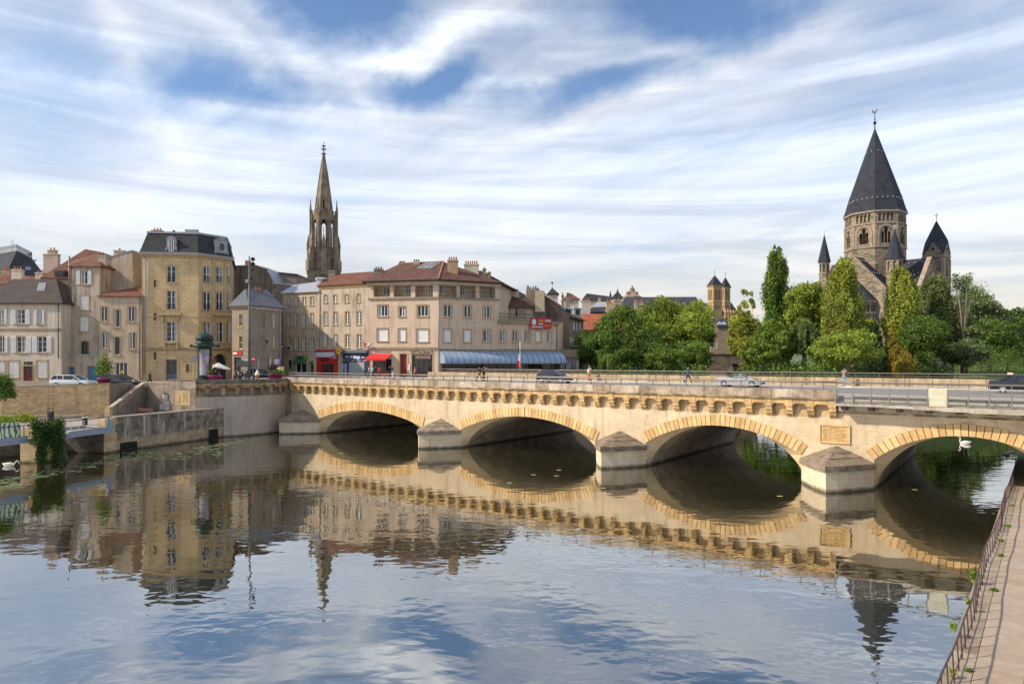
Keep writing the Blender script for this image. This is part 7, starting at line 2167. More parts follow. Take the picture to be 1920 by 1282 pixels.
bb.build('helm_roof', rm, ht.root)
bb = MB(); bb.tube([tip, tip + Vector((0, 0, 1.8))], .07, 5); bb.box(tip + Vector((0, 0, 1.25)), 1.0, .09, .12, math.atan2(t1.y, t1.x)); bb.build('roof_cross', metal_dark, ht.root); absorb(ht)
# wooded hill far right
hb = MB()
N = 40
for k in range(N):
 x0, x1 = 900 + k * 60, 960 + k * 60; f = lambda x: 60 + 110 * math.sin(max(0, min(1, (x - 900) / 1500)) * math.pi * .8) + 8 * math.sin(x * .011)
 hb.quad((x0, 2300, 0), (x1, 2300, 0), (x1, 2700, f(x1)), (x0, 2700, f(x0))); hb.quad((x0, 2700, f(x0)), (x1, 2700, f(x1)), (x1, 3300, f(x1) * 1.05), (x0, 3300, f(x0) * 1.05))
struct(hb.build('wooded_hill', mat('far_woods', (.10, .14, .085), (.075, .11, .07), .02, .95, .0), None, True))

# ---------------------------------------------------------------- trees and plants
def leaf_mesh(name, blobs, size, m, seed, droop=0.0, upright=0.0, shell=.6):
 """blobs: (centre, (rx, ry, rz), count, warm)"""
 r = np.random.default_rng(seed)
 P = []; T = []; Nn = []
 for c, rad, n, warm in blobs:
  n = int(n)
  d = r.normal(size=(n, 3)); d /= np.linalg.norm(d, axis=1)[:, None]
  rr = (shell + (1 - shell) * r.random(n)) ** .8 * (1 + .17 * r.normal(size=n))
  p = np.array(c) + d * np.array(rad) * rr[:, None]
  tone = np.clip(.5 + .27 * r.normal() + .24 * r.normal(size=n), 0, 1)
  w = np.clip(warm + .18 * r.normal() * .6 + .12 * r.normal(size=n), 0, 1)
  P.append(p); Nn.append(d + .75 * r.normal(size=(n, 3))); T.append(np.stack([tone, w, np.zeros(n), np.ones(n)], 1))
 P = np.concatenate(P); Nn = np.concatenate(Nn); T = np.concatenate(T)
 Nn /= np.linalg.norm(Nn, axis=1)[:, None]
 a = r.normal(size=P.shape)
 if droop:
  a = a * (1 - droop) + np.array([0, 0, 1.0]) * droop * 3
 u = a - (a * Nn).sum(1)[:, None] * Nn; u /= np.linalg.norm(u, axis=1)[:, None]
 w = np.cross(Nn, u)
 s = size * (.55 + .8 * r.random(len(P)))[:, None]
 el = (1.0 + 1.6 * droop)
 u = u * s * el; w = w * s * .62
 Vv = np.empty((len(P), 4, 3), np.float32)
 Vv[:, 0] = P - u; Vv[:, 1] = P + w * .9 - u * .1; Vv[:, 2] = P + u; Vv[:, 3] = P - w * .9 + u * .1
 n = len(P)
 me = bpy.data.meshes.new(name)
 me.vertices.add(n * 4); me.vertices.foreach_set('co', Vv.ravel())
 me.loops.add(n * 4); me.loops.foreach_set('vertex_index', np.arange(n * 4, dtype=np.int32))
 me.polygons.add(n); me.polygons.foreach_set('loop_start', np.arange(0, n * 4, 4, dtype=np.int32)); me.polygons.foreach_set('loop_total', np.full(n, 4, np.int32))
 at = me.color_attributes.new('tone', 'FLOAT_COLOR', 'POINT')
 at.data.foreach_set('color', np.repeat(T, 4, axis=0).astype(np.float32).ravel())
 me.update()
 me.materials.append(m)
 return me

def tree(name, label, x, ytop, wpx, Y, ybase, kind, m, seed, group=None, dens=1.0, size=.30, warm=.3, ylow=None, bk=None, cat='tree', lean=0.0):
 """crown measured in the photo (column, top row, width, lowest crown row) and grown at depth Y"""
 rr = random.Random(seed)
 p = px2(x, Y); zt_ = pz(ytop, Y); z0 = pz(ybase, Y); zl = pz(ylow if ylow else ybase, Y); rw = wpx / FPX * Y / 2 * {'broad': 1.22, 'poplar': 1.36, 'cone': 1.15}.get(kind, 1.08)
 if ylow: ylow = max(ylow, 682 if kind != 'poplar' else 676)
 root = thing(name, label, cat, V3(p, z0), group)
 size *= .62 * Y / 118; dens *= 1.2
 ch = zt_ - zl; cz = (zt_ + zl) / 2; blobs = []; limbs = []
 if kind == 'broad':
  n = 26
  for k in range(n):
   th = rr.uniform(0, 2 * math.pi); ph = math.asin(rr.uniform(-.75, 1)); q = rr.uniform(.45, .74)
   s = rr.uniform(.24, .40)
   c = (p.x + rw * q * math.cos(th) * math.cos(ph) + lean * (math.sin(ph)), p.y + rw * q * math.sin(th) * math.cos(ph), cz + ch / 2 * q * 1.08 * math.sin(ph))
   rad = (rw * s * 1.1, rw * s * 1.1, min(ch * .5, rw) * s * rr.uniform(.75, 1.05))
   blobs.append((c, rad, dens * 26 * (rad[0] * rad[2]) / size ** 2 * .42, warm)); limbs.append(c)
  blobs.append(((p.x, p.y, cz), (rw * .7, rw * .7, ch * .4), dens * 500, warm))
  for k in range(14):     # small sprays that break the outline
   th = rr.uniform(0, 2 * math.pi); ph = math.asin(rr.uniform(-.3, 1)); q = rr.uniform(.84, .99)
   c = (p.x + rw * q * math.cos(th) * math.cos(ph), p.y + rw * q * math.sin(th) * math.cos(ph), cz + ch / 2 * q * math.sin(ph))
   blobs.append((c, (rw * .12, rw * .12, rw * .10), dens * 60, warm))
 elif kind == 'poplar':
  n = 24
  for k in range(n):
   f = (k + rr.random() * .6) / n; prof = min(1, (1 - f) ** .46 * 1.05) * (.55 + .45 * min(1, f * 4 + .35))
   th = rr.uniform(0, 2 * math.pi); q = rw * prof * rr.uniform(.25, .62)
   c = (p.x + q * math.cos(th), p.y + q * math.sin(th), zl + ch * (.06 + .90 * f)); s = max(.16, prof) * rw * rr.uniform(.38, .56)
   blobs.append((c, (s, s, s * rr.uniform(1.9, 2.8)), dens * 30 * s * s * 2.2 / size ** 2 * .42, warm)); limbs.append(c)
  for k in range(16):
   f = rr.uniform(.1, 1.0); prof = min(1, (1 - f) ** .46 * 1.05); th = rr.uniform(0, 2 * math.pi)
   blobs.append(((p.x + rw * prof * .9 * math.cos(th), p.y + rw * prof * .9 * math.sin(th), zl + ch * f * .97), (rw * .12, rw * .12, rw * .34), dens * 60, warm))
 elif kind == 'cone':
  n = 22
  for k in range(n):
   f = (k + .5) / n; prof = (1 - f) ** .8; th = k * 2.4; q = rw * prof * .55
   c = (p.x + q * math.cos(th), p.y + q * math.sin(th), zl + ch * f * .95); s = max(.12, prof) * rw * .5
   blobs.append((c, (s, s, s * 1.5), dens * 30 * s * s * 1.6 / size ** 2 * .42, warm)); limbs.append(c)
 elif kind == 'willow':
  n = 34
  for k in range(n):
   th = rr.uniform(0, 2 * math.pi); q = rw * math.sqrt(rr.random()) * .85; top = zl + ch * (.98 - .45 * (q / rw) ** 2)
   for j in range(3):
    z = top - j * ch * rr.uniform(.12, .2); 
    blobs.append(((p.x + q * (1 + j * .06) * math.cos(th), p.y + q * (1 + j * .06) * math.sin(th), z), (rw * .14, rw * .14, ch * .13), dens * 110, warm))
   limbs.append((p.x + q * math.cos(th) * .7, p.y + q * math.sin(th) * .7, top - ch * .1))
 elif kind == 'sparse':
  for k in range(34):
   th = rr.uniform(0, 2 * math.pi); q = rw * rr.uniform(.05, .75); z = zl + ch * rr.uniform(.05, 1)
   c = (p.x + q * math.cos(th), p.y + q * math.sin(th), z); blobs.append((c, (rw * .24, rw * .24, rw * .27), dens * 60, warm)); limbs.append(c)
 me = leaf_mesh('crown', [b for b in blobs if b[2] >= 1], size, m, seed, droop=.8 if kind == 'willow' else 0.0, shell=.55)
 o = bpy.data.objects.new('crown', me); COL.objects.link(o); o.parent = root; o.location = -Vector(root.location)
 tr = max(.10, rw * .06)
 b = MB(); zmid = z0 + (cz - z0) * (1.0 if kind != 'poplar' else 1.5)
 if kind == 'sparse': zmid = z0 + (zl - z0) * .8
 zmid = min(zmid, zt_ - .5)
 b.tube([(p.x, p.y, z0 - .5), (p.x + rr.uniform(-.1, .1), p.y, (z0 + zmid) / 2), (p.x + rr.uniform(-.15, .15), p.y, zmid)], [tr, tr * .75, tr * .35], 7)
 for c in (limbs if kind == 'sparse' else limbs[:14]):
  zb_ = z0 + (min(c[2], zmid) - z0) * rr.uniform(.45, .8)
  mid = ((p.x + c[0]) / 2, (p.y + c[1]) / 2, (zb_ + c[2]) / 2 + .1 * abs(c[2] - zb_))
  b.tube([(p.x, p.y, zb_), mid, c], [tr * .4, tr * .26, tr * .1], 5)
 b.build('trunk', bk or bark, root, True)
 return root

L_dark = leaf_mat('leaf_dark', (.075, .135, .032)); L_mid = leaf_mat('leaf_mid', (.11, .18, .038)); L_light = leaf_mat('leaf_light', (.195, .272, .052))
L_pop = leaf_mat('leaf_poplar', (.215, .27, .058)); L_will = leaf_mat('leaf_willow', (.14, .19, .065)); L_gold = leaf_mat('leaf_gold', (.215, .19, .036)); L_grey = leaf_mat('leaf_grey', (.135, .18, .085)); L_con = leaf_mat('leaf_conifer', (.028, .052, .020), .15)
GQ = 'trees along the left bank behind the bridge'; GP = 'trees in the park around the temple'
tree('lime_tree', 'tall dark green rounded tree at the left of the bank clump under the red roof', 1166, 577, 84, 122, 700, 'broad', L_mid, 11, GQ, 1.0, .32, .35, ylow=665)
tree('lime_tree', 'very large bright green tree in the middle of the bank clump', 1258, 556, 132, 128, 700, 'broad', L_light, 12, GQ, 1.0, .34, .32, ylow=664)
tree('broad_tree', 'low dark dense tree at the left end of the bank clump beside the pavilion', 1118, 615, 76, 115, 702, 'broad', L_dark, 13, GQ, 1.0, .3, .3, ylow=700)
tree('broad_tree', 'medium dark tree in front of the large bright bank tree', 1206, 616, 86, 116, 702, 'broad', L_dark, 14, GQ, 1.0, .3, .35, ylow=698)
tree('broad_tree', 'low green bushy tree at the right end of the bank clump', 1290, 636, 84, 118, 702, 'broad', L_mid, 15, GQ, 1.0, .3, .3, ylow=700)
tree('broad_tree', 'round dark tree between the bright bank tree and the brick wing', 1308, 590, 52, 132, 700, 'broad', L_dark, 17, GQ, 1.0, .32, .25, ylow=668)
tree('weeping_shrub', 'small pale weeping shrub behind the far railing near the woman in orange trousers', 1136, 671, 30, 102, 706, 'willow', L_will, 16, None, .7, .16, .35)
tree('broad_tree', 'low dark bank tree between the weeping shrub and the blue-jacketed walker', 1160, 648, 70, 110, 706, 'broad', L_dark, 18, GQ, .9, .28, .3)
tree('broad_tree', 'low dark bank tree right behind the man in the blue jacket', 1246, 650, 74, 110, 706, 'broad', L_mid, 19, GQ, .9, .28, .2)
tree('tall_poplar', 'tallest poplar with a bare right side left of the temple', 1455, 453, 52, 128, 697, 'poplar', L_mid, 21, GP, 1.0, .30, .28, ylow=640)
tree('tall_poplar', 'bushy twin-topped poplar hiding the left turret of the temple', 1581, 479, 66, 118, 697, 'poplar', L_pop, 22, GP, 1.0, .30, .45, ylow=650)
tree('tall_poplar', 'second bushy poplar in front of the temple tower', 1690, 498, 58, 118, 697, 'poplar', L_pop, 23, GP, 1.0, .30, .45, ylow=640)
tree('ash_tree', 'wide light green tree right beside the tallest poplar', 1510, 514, 78, 124, 697, 'broad', L_light, 24, GP, 1.0, .32, .40, ylow=640)
tree('robinia_tree', 'yellowish green ragged tree at the left edge of the park beside the small arch bridge', 1398, 566, 58, 118, 697, 'broad', L_pop, 25, GP, .8, .30, .6, ylow=690)
tree('robinia_tree', 'thin ragged upper tree with airy branches above the yellowish park tree', 1402, 541, 34, 120, 697, 'sparse', L_pop, 26, GP, .9, .28, .5)
tree('maple_tree', 'mid green round tree under the tallest poplar', 1446, 596, 66, 112, 697, 'broad', L_mid, 27, GP, 1.0, .30, .42, ylow=694)
tree('weeping_willow', 'grey-green weeping willow between the round tree and the bright maple', 1506, 607, 66, 112, 697, 'willow', L_will, 28, GP, 1.1, .24, .12)
tree('maple_tree', 'bright yellow-green spreading maple in front of the bushy poplar', 1590, 619, 106, 100, 697, 'broad', L_light, 29, GP, 1.0, .30, .35, ylow=692)
tree('cypress_tree', 'narrow very dark conifer right of the bright maple', 1642, 592, 40, 108, 697, 'cone', L_con, 30, GP, 1.2, .26, .1)
tree('golden_yew', 'tall golden-orange conifer under the second bushy poplar', 1672, 606, 44, 108, 697, 'cone', L_gold, 31, GP, 1.0, .26, .2)
tree('golden_yew', 'small olive golden conifer in front of the tall golden one', 1697, 646, 36, 102, 697, 'cone', L_gold, 32, GP, 1.0, .24, .3)
tree('chestnut_tree', 'dense dark green tree between the golden conifer and the feathery willow', 1730, 590, 84, 112, 697, 'broad', L_dark, 33, GP, 1.0, .30, .35, ylow=690)
tree('feathery_willow', 'tall feathery grey-green willow in front of the bell tower', 1752, 519, 64, 122, 697, 'poplar', L_grey, 34, GP, .8, .28, .35, ylow=640)
tree('pollard_tree', 'gaunt tree with pale upright stub branches and sparse tufts', 1807, 517, 60, 118, 697, 'sparse', L_grey, 35, GP, 1.2, .24, .2, bk=bark_pale, ylow=585)
tree('plane_tree', 'very large dark grey-green tree at the right of the park', 1838, 541, 108, 236, 696, 'broad', L_grey, 36, GP, 1.0, .32, .15, ylow=690, bk=bark_pale)
tree('plane_tree', 'dark tree at the right edge beyond the dark sedan', 1890, 576, 84, 250, 696, 'broad', L_dark, 37, GP, 1.0, .32, .25, ylow=690)
tree('broad_tree', 'light green tree far behind at the right edge of the park', 1918, 586, 56, 300, 686, 'broad', L_light, 38, GP, 1.0, .34, .3)
tree('broad_tree', 'dark tree behind the feathery willow filling the gap under the bell tower', 1772, 590, 62, 128, 697, 'broad', L_dark, 39, GP, .9, .32, .2)
tree('broad_tree', 'dark background tree between the willow and the bushy poplar', 1538, 600, 60, 122, 697, 'broad', L_mid, 40, GP, .9, .32, .3)
tree('broad_tree', 'low dark tree under the large grey-green tree by the park wall', 1812, 630, 62, 116, 697, 'broad', L_grey, 41, GP, .9, .28, .1)
tree('broad_tree', 'dark tree in the gap between the tallest poplar and the park edge', 1420, 600, 50, 126, 697, 'broad', L_dark, 42, GP, .8, .32, .3)
for k, (x, yt, w_, Y, m_, lb) in enumerate(((1478, 560, 60, 131, L_mid, 'green tree crowding between the tallest poplar and the light green tree'), (1552, 560, 56, 130, L_mid, 'green tree between the light green tree and the bushy poplar'), (1620, 585, 50, 124, L_pop, 'yellowish tree half hidden behind the bright maple, left of the dark conifer'), (1712, 560, 58, 124, L_mid, 'green tree between the second bushy poplar and the feathery willow'),
  (1803, 574, 56, 120, L_grey, 'grey-green tree around the foot of the gaunt stubby tree'), (1786, 570, 60, 131, L_grey, 'grey-green tree right of the feathery willow'), (1856, 590, 90, 225, L_dark, 'low dark tree in front of the very large grey-green tree'), (1426, 640, 60, 108, L_mid, 'low green tree beside the yellowish ragged tree'), (1544, 640, 50, 106, L_mid, 'low green tree left of the bright maple'), (1090, 640, 40, 124, L_dark, 'dark tree wedged against the blue-shuttered house'), (1226, 590, 80, 131, L_mid, 'green tree behind the bright bank tree, to its left'))):
 tree('broad_tree', lb, x, yt, w_, Y, 697, 'broad', m_, 120 + k, GP if x > 1340 else GQ, .9, .3, .35, ylow=690)
rs_ = random.Random(9); bl = []
for k in range(90):
 x = 1395 + k * 4.6 + rs_.uniform(-6, 6); Y = rs_.uniform(101, 119) if x < 1620 else rs_.uniform(108, 122); zc = rs_.uniform(5.6, 7.6); r_ = rs_.uniform(.8, 1.7)
 if x > 1775: continue
 bl.append((V3(px2(x, Y), zc), (r_ * 1.3, r_, r_), 150, rs_.uniform(.1, .5)))
for k in range(60):
 x = 1770 + k * 2.6; Y = rs_.uniform(190, 225); bl.append((V3(px2(x, Y), rs_.uniform(6, 11)), (3.4, 2.2, 3.0), 150, rs_.uniform(.1, .3)))
for k in range(50):
 x = 1092 + k * 4.6; Y = rs_.uniform(106, 118); bl.append((V3(px2(x, Y), rs_.uniform(5.8, 7.4)), (1.6, 1.2, 1.3), 140, rs_.uniform(.1, .4)))
me_ = leaf_mesh('park_undergrowth', bl, .22, L_dark, 200, shell=.4); ug = bpy.data.objects.new('park_undergrowth', me_); COL.objects.link(ug); struct(ug, 'stuff')
# a low wall and clipped lawn glimpsed through the park trees
wall_strip('park_wall', 'low brown stone wall under the park trees at the right', [px2(1690, 112), px2(1745, 114), px2(1790, 121)], 4.5, 7.4, .4, ob_m, side=1)
# ---------------------------------------------------------------- vehicles
def loc_build(b, name, m, root, smooth=False):
 o = b.build(name, m, None, smooth); o.parent = root; return o

def wheel(root, x, y, r=.31, w=.2, rimm=None):
 b = MB(); n = 18; s = 1 if y > 0 else -1
 prof = [(r * .62, -w / 2), (r * .95, -w / 2), (r, -w / 2 + .03), (r, w / 2 - .03), (r * .95, w / 2), (r * .62, w / 2)]
 for k in range(n):
  t0, t1 = 2 * math.pi * k / n, 2 * math.pi * (k + 1) / n
  for (r0, d0), (r1, d1) in zip(prof[:-1], prof[1:]):
   b.quad((x + r0 * math.cos(t0), y + d0, r + r0 * math.sin(t0)), (x + r1 * math.cos(t0), y + d1, r + r1 * math.sin(t0)), (x + r1 * math.cos(t1), y + d1, r + r1 * math.sin(t1)), (x + r0 * math.cos(t1), y + d0, r + r0 * math.sin(t1)))
 wo = loc_build(b, 'wheel', rubber, root)
 b = MB(); yo = y + s * (w / 2 - .03)
 b.poly([(x + r * .63 * math.cos(2 * math.pi * k / n), yo, r + r * .63 * math.sin(2 * math.pi * k / n)) for k in range(n)])
 loc_build(b, 'wheel_disc', metal_dark, wo)
 b = MB()
 for k in range(5):
  t = 2 * math.pi * k / 5 + .3; b.tube([(x, yo + s * .012, r), (x + r * .6 * math.cos(t), yo + s * .012, r + r * .6 * math.sin(t))], [.05, .035], 4)
 for k in range(n):
  t0, t1 = 2 * math.pi * k / n, 2 * math.pi * (k + 1) / n; b.tube([(x + r * .6 * math.cos(t0), yo + s * .012, r + r * .6 * math.sin(t0)), (x + r * .6 * math.cos(t1), yo + s * .012, r + r * .6 * math.sin(t1))], .022, 4)
 loc_build(b, 'rim', metal_light, wo)

def car(name, label, pos, heading, paint, kind='hatch', group=None, L=4.2, W=1.74, Hc=1.47):
 root = thing(name, label, 'car', pos, group)
 root.rotation_euler = (0, 0, heading)
 h = L / 2; hw = W / 2
 if kind == 'open':
  st = [(-h, .38, .72, .70), (-h + .10, .24, .84, .84), (-h + .7, .18, .93, 1.0), (-h + 1.5, .17, .90, .99), (0, .17, .86, .98), (.7, .17, .86, .98), (h - 1.0, .17, .84, 1.0), (h - .4, .20, .70, .93), (h - .1, .26, .56, .78), (h, .34, .46, .6)]
 elif kind == 'sedan':
  st = [(-h, .36, .82, .80), (-h + .10, .24, .98, .92), (-h + .8, .20, 1.03, .99), (0, .18, .97, 1.0), (h - 1.5, .18, .95, .99), (h - .5, .20, .82, .95), (h - .1, .26, .68, .84), (h, .34, .55, .7)]
 else:
  st = [(-h, .36, .90, .82), (-h + .10, .24, 1.0, .93), (-h + .8, .20, 1.0, 1.0), (0, .18, .95, 1.0), (h - 1.2, .18, .93, .99), (h - .5, .20, .80, .95), (h - .12, .26, .66, .85), (h, .34, .52, .72)]
 b = MB(); rings = []
 for x, z0, z1, f in st:
  y = hw * f; d = z1 - z0
  rings.append([(x, -y * .86, z0), (x, -y * .97, z0 + d * .18), (x, -y, z0 + d * .5), (x, -y * .95, z0 + d * .86), (x, -y * .78, z1), (x, y * .78, z1), (x, y * .95, z0 + d * .86), (x, y, z0 + d * .5), (x, y * .97, z0 + d * .18), (x, y * .86, z0)])
 n = 10
 for A, B in zip(rings[:-1], rings[1:]):
  for i in range(n):
   b.quad(A[i], A[(i + 1) % n], B[(i + 1) % n], B[i])
 b.poly(rings[0]); b.poly(rings[-1][::-1])
 body = loc_build(b, 'body', paint, root, True)
 zw = .93 if kind != 'open' else .86
 if kind != 'open':
  xb0, xb1, xr0, xr1 = {'hatch': (-h + .12, h - 1.05, -h + .45, h - 1.95), 'sedan': (-h + .75, h - 1.35, -h + 1.45, h - 2.3)}[kind]
  bb = [(xb0, hw * .86), (xb1, hw * .84)]; rt = [(xr0, hw * .66), (xr1, hw * .66)]
  C = lambda x, y, z: (x, y, z)
  lo = [(xb0, -hw * .86, zw), (xb1, -hw * .84, zw), (xb1, hw * .84, zw), (xb0, hw * .86, zw)]
  hi = [(xr0, -hw * .66, Hc - .05), (xr1, -hw * .68, Hc - .05), (xr1, hw * .68, Hc - .05), (xr0, hw * .66, Hc - .05)]
  names = ('window', 'windscreen', 'window', 'rear_window')
  for i in range(4):
   j = (i + 1) % 4; b = MB(); b.quad(lo[i], lo[j], hi[j], hi[i]); loc_build(b, names[i], glass, root)
  b = MB(); xm = (xr0 + xr1) / 2
  b.solid([(x, y, Hc - .06) for x, y in ((xr0 - .05, -hw * .69), (xr1 + .05, -hw * .70), (xr1 + .05, hw * .70), (xr0 - .05, hw * .69))], [(xr0 + .25, -hw * .55, Hc), (xr1 - .2, -hw * .55, Hc), (xr1 - .2, hw * .55, Hc), (xr0 + .25, hw * .55, Hc)])
  for i in range(4): b.tube([lo[i], hi[i]], .045, 5)
  for s in (-1, 1):
   b.tube([((xb0 + xb1) / 2 - .15, s * hw * .86, zw), ((xr0 + xr1) / 2, s * hw * .67, Hc - .05)], .045, 4)
   b.tube([(xb0 + .75, s * hw * .86, zw), (xr0 + .45, s * hw * .67, Hc - .05)], .05, 4)
  loc_build(b, 'roof', paint, root)
 else:
  b = MB(); xs = .62
  b.quad((xs, -hw * .8, zw), (xs - .55, -hw * .66, 1.26), (xs - .55, hw * .66, 1.26), (xs, hw * .8, zw)); loc_build(b, 'windscreen', glass_pale, root)
  b = MB(); b.tube([(xs, -hw * .8, zw), (xs - .55, -hw * .66, 1.26), (xs - .55, hw * .66, 1.26), (xs, hw * .8, zw)], .035, 5); loc_build(b, 'windscreen_frame', paint, root)
  b = MB(); b.solid([(xs - .1, -hw * .72, zw + .005), (xs - .1, hw * .72, zw + .005), (-.95, hw * .72, zw + .03), (-.95, -hw * .72, zw + .03)][::-1], [(xs - .1, -hw * .72, zw + .02), (xs - .1, hw * .72, zw + .02), (-.95, hw * .72, zw + .05), (-.95, -hw * .72, zw + .05)][::-1]); loc_build(b, 'cockpit', metal_dark, root)
  for s in (-1, 1):
   b = MB(); b.solid([(-.62, s * .38 - .22, .75), (-.42, s * .38 - .22, .75), (-.42, s * .38 + .22, .75), (-.62, s * .38 + .22, .75)], [(-.78, s * .38 - .17, 1.18), (-.66, s * .38 - .17, 1.18), (-.66, s * .38 + .17, 1.18), (-.78, s * .38 + .17, 1.18)]); loc_build(b, 'seat', flat('dark_leather', (.04, .025, .025), .6), root)
   b = MB(); b.quad((-.55, s * hw * .84, zw), (.45, s * hw * .82, zw), (.15, s * hw * .72, 1.12), (-.45, s * hw * .74, 1.12)); loc_build(b, 'window', glass_pale, root)
  b = MB(); b.ball((-.85, 0, zw + .02), .42, hw * .7, .16, 10, 6); loc_build(b, 'folded_roof', flat('dark_canvas', (.03, .03, .035), .8), root)
 wb = L * .30
 for x in (-wb, wb):
  for s in (-1, 1):
   wheel(root, x + (.05 if x > 0 else 0), s * (hw - .09))
 lamp = flat('tail_lamp', (.42, .02, .02), .25); head = flat('head_lamp', (.62, .64, .66), .15)
 for s in (-1, 1):
  b = MB(); z = st[1][2] - .22; b.box((-h + .06, s * hw * .72, z), .12, .30, .16); loc_build(b, 'tail_lamp', lamp, root)
  b = MB(); b.ball((h - .22, s * hw * .68, .66), .17, .16, .09, 8, 5); loc_build(b, 'headlight', head, root)
  b = MB(); b.box((h - (1.5 if kind == 'open' else 1.55), s * (hw + .07), zw + .08), .16, .16, .12); loc_build(b, 'mirror', paint, root)
  b = MB(); b.box((.1, s * (hw * .985), .72), .16, .03, .03); loc_build(b, 'door_handle', metal_light, root)
 b = MB(); b.box((-h - .005, 0, .62), .02, .5, .11); loc_build(b, 'number_plate', white_paint, root)
 b = MB(); b.box((h + .0, 0, .42), .03, .9, .14); loc_build(b, 'grille', metal_dark, root)
 return root

def paint(name, c, rough=.22):
 m = flat(name, c, rough, .25)
 m.node_tree.nodes['Principled BSDF'].inputs['Coat Weight'].default_value = .8
 return m
BH = math.atan2(-.6, .8)
def onray(px, v, z):
 a = (px - 960) / FPX; Y = v / (-.6 * a - .8); return Vector((a * Y, Y, z))
car('dark_hatchback', 'dark grey hatchback driving along the bridge in front of the flag', onray(1040, -64.8, 6.062), BH, paint('dark_grey_paint', (.035, .038, .048)), 'hatch', L=4.15, Hc=1.5)
car('silver_convertible', 'silver open convertible with dark folded roof crossing the bridge', onray(1388, -66.4, 6.062), BH, paint('silver_paint', (.42, .43, .47)), 'open', L=4.45, W=1.8)
car('dark_sedan', 'dark saloon seen from behind leaving the bridge at the right edge', onray(1922, -66.6, 6.062), BH, paint('black_blue_paint', (.012, .014, .025)), 'sedan', L=4.7, Hc=1.46)
tx = onray(1922, -66.6, 7.55); b = MB(); b.box(tx + Vector((-.9, .6, .02)), .42, .2, .15, BH); b.build('roof_light', flat('amber_plastic', (.65, .5, .3)), bpy.data.objects['dark_sedan'])
car('white_hatchback', 'white hatchback parked in front of the blue garage door above the rubble wall', V3(px2(137, 77), 5.55), .0, paint('white_car_paint', (.62, .65, .68)), 'hatch', L=4.5, W=1.76, Hc=1.46)
car('black_estate', 'black car parked behind the pink planter bush beside the tan mansion', V3(px2(225, 80.6), 5.55), -.06, paint('black_paint', (.012, .013, .016)), 'hatch', L=4.4, Hc=1.45)
car('dark_side_street_car', 'dark car parked in the side street behind the giant ice cream cone', V3(px2(492, 93), 6.06), .25, paint('dark_green_car', (.02, .035, .035)), 'hatch', L=4.2, Hc=1.45)

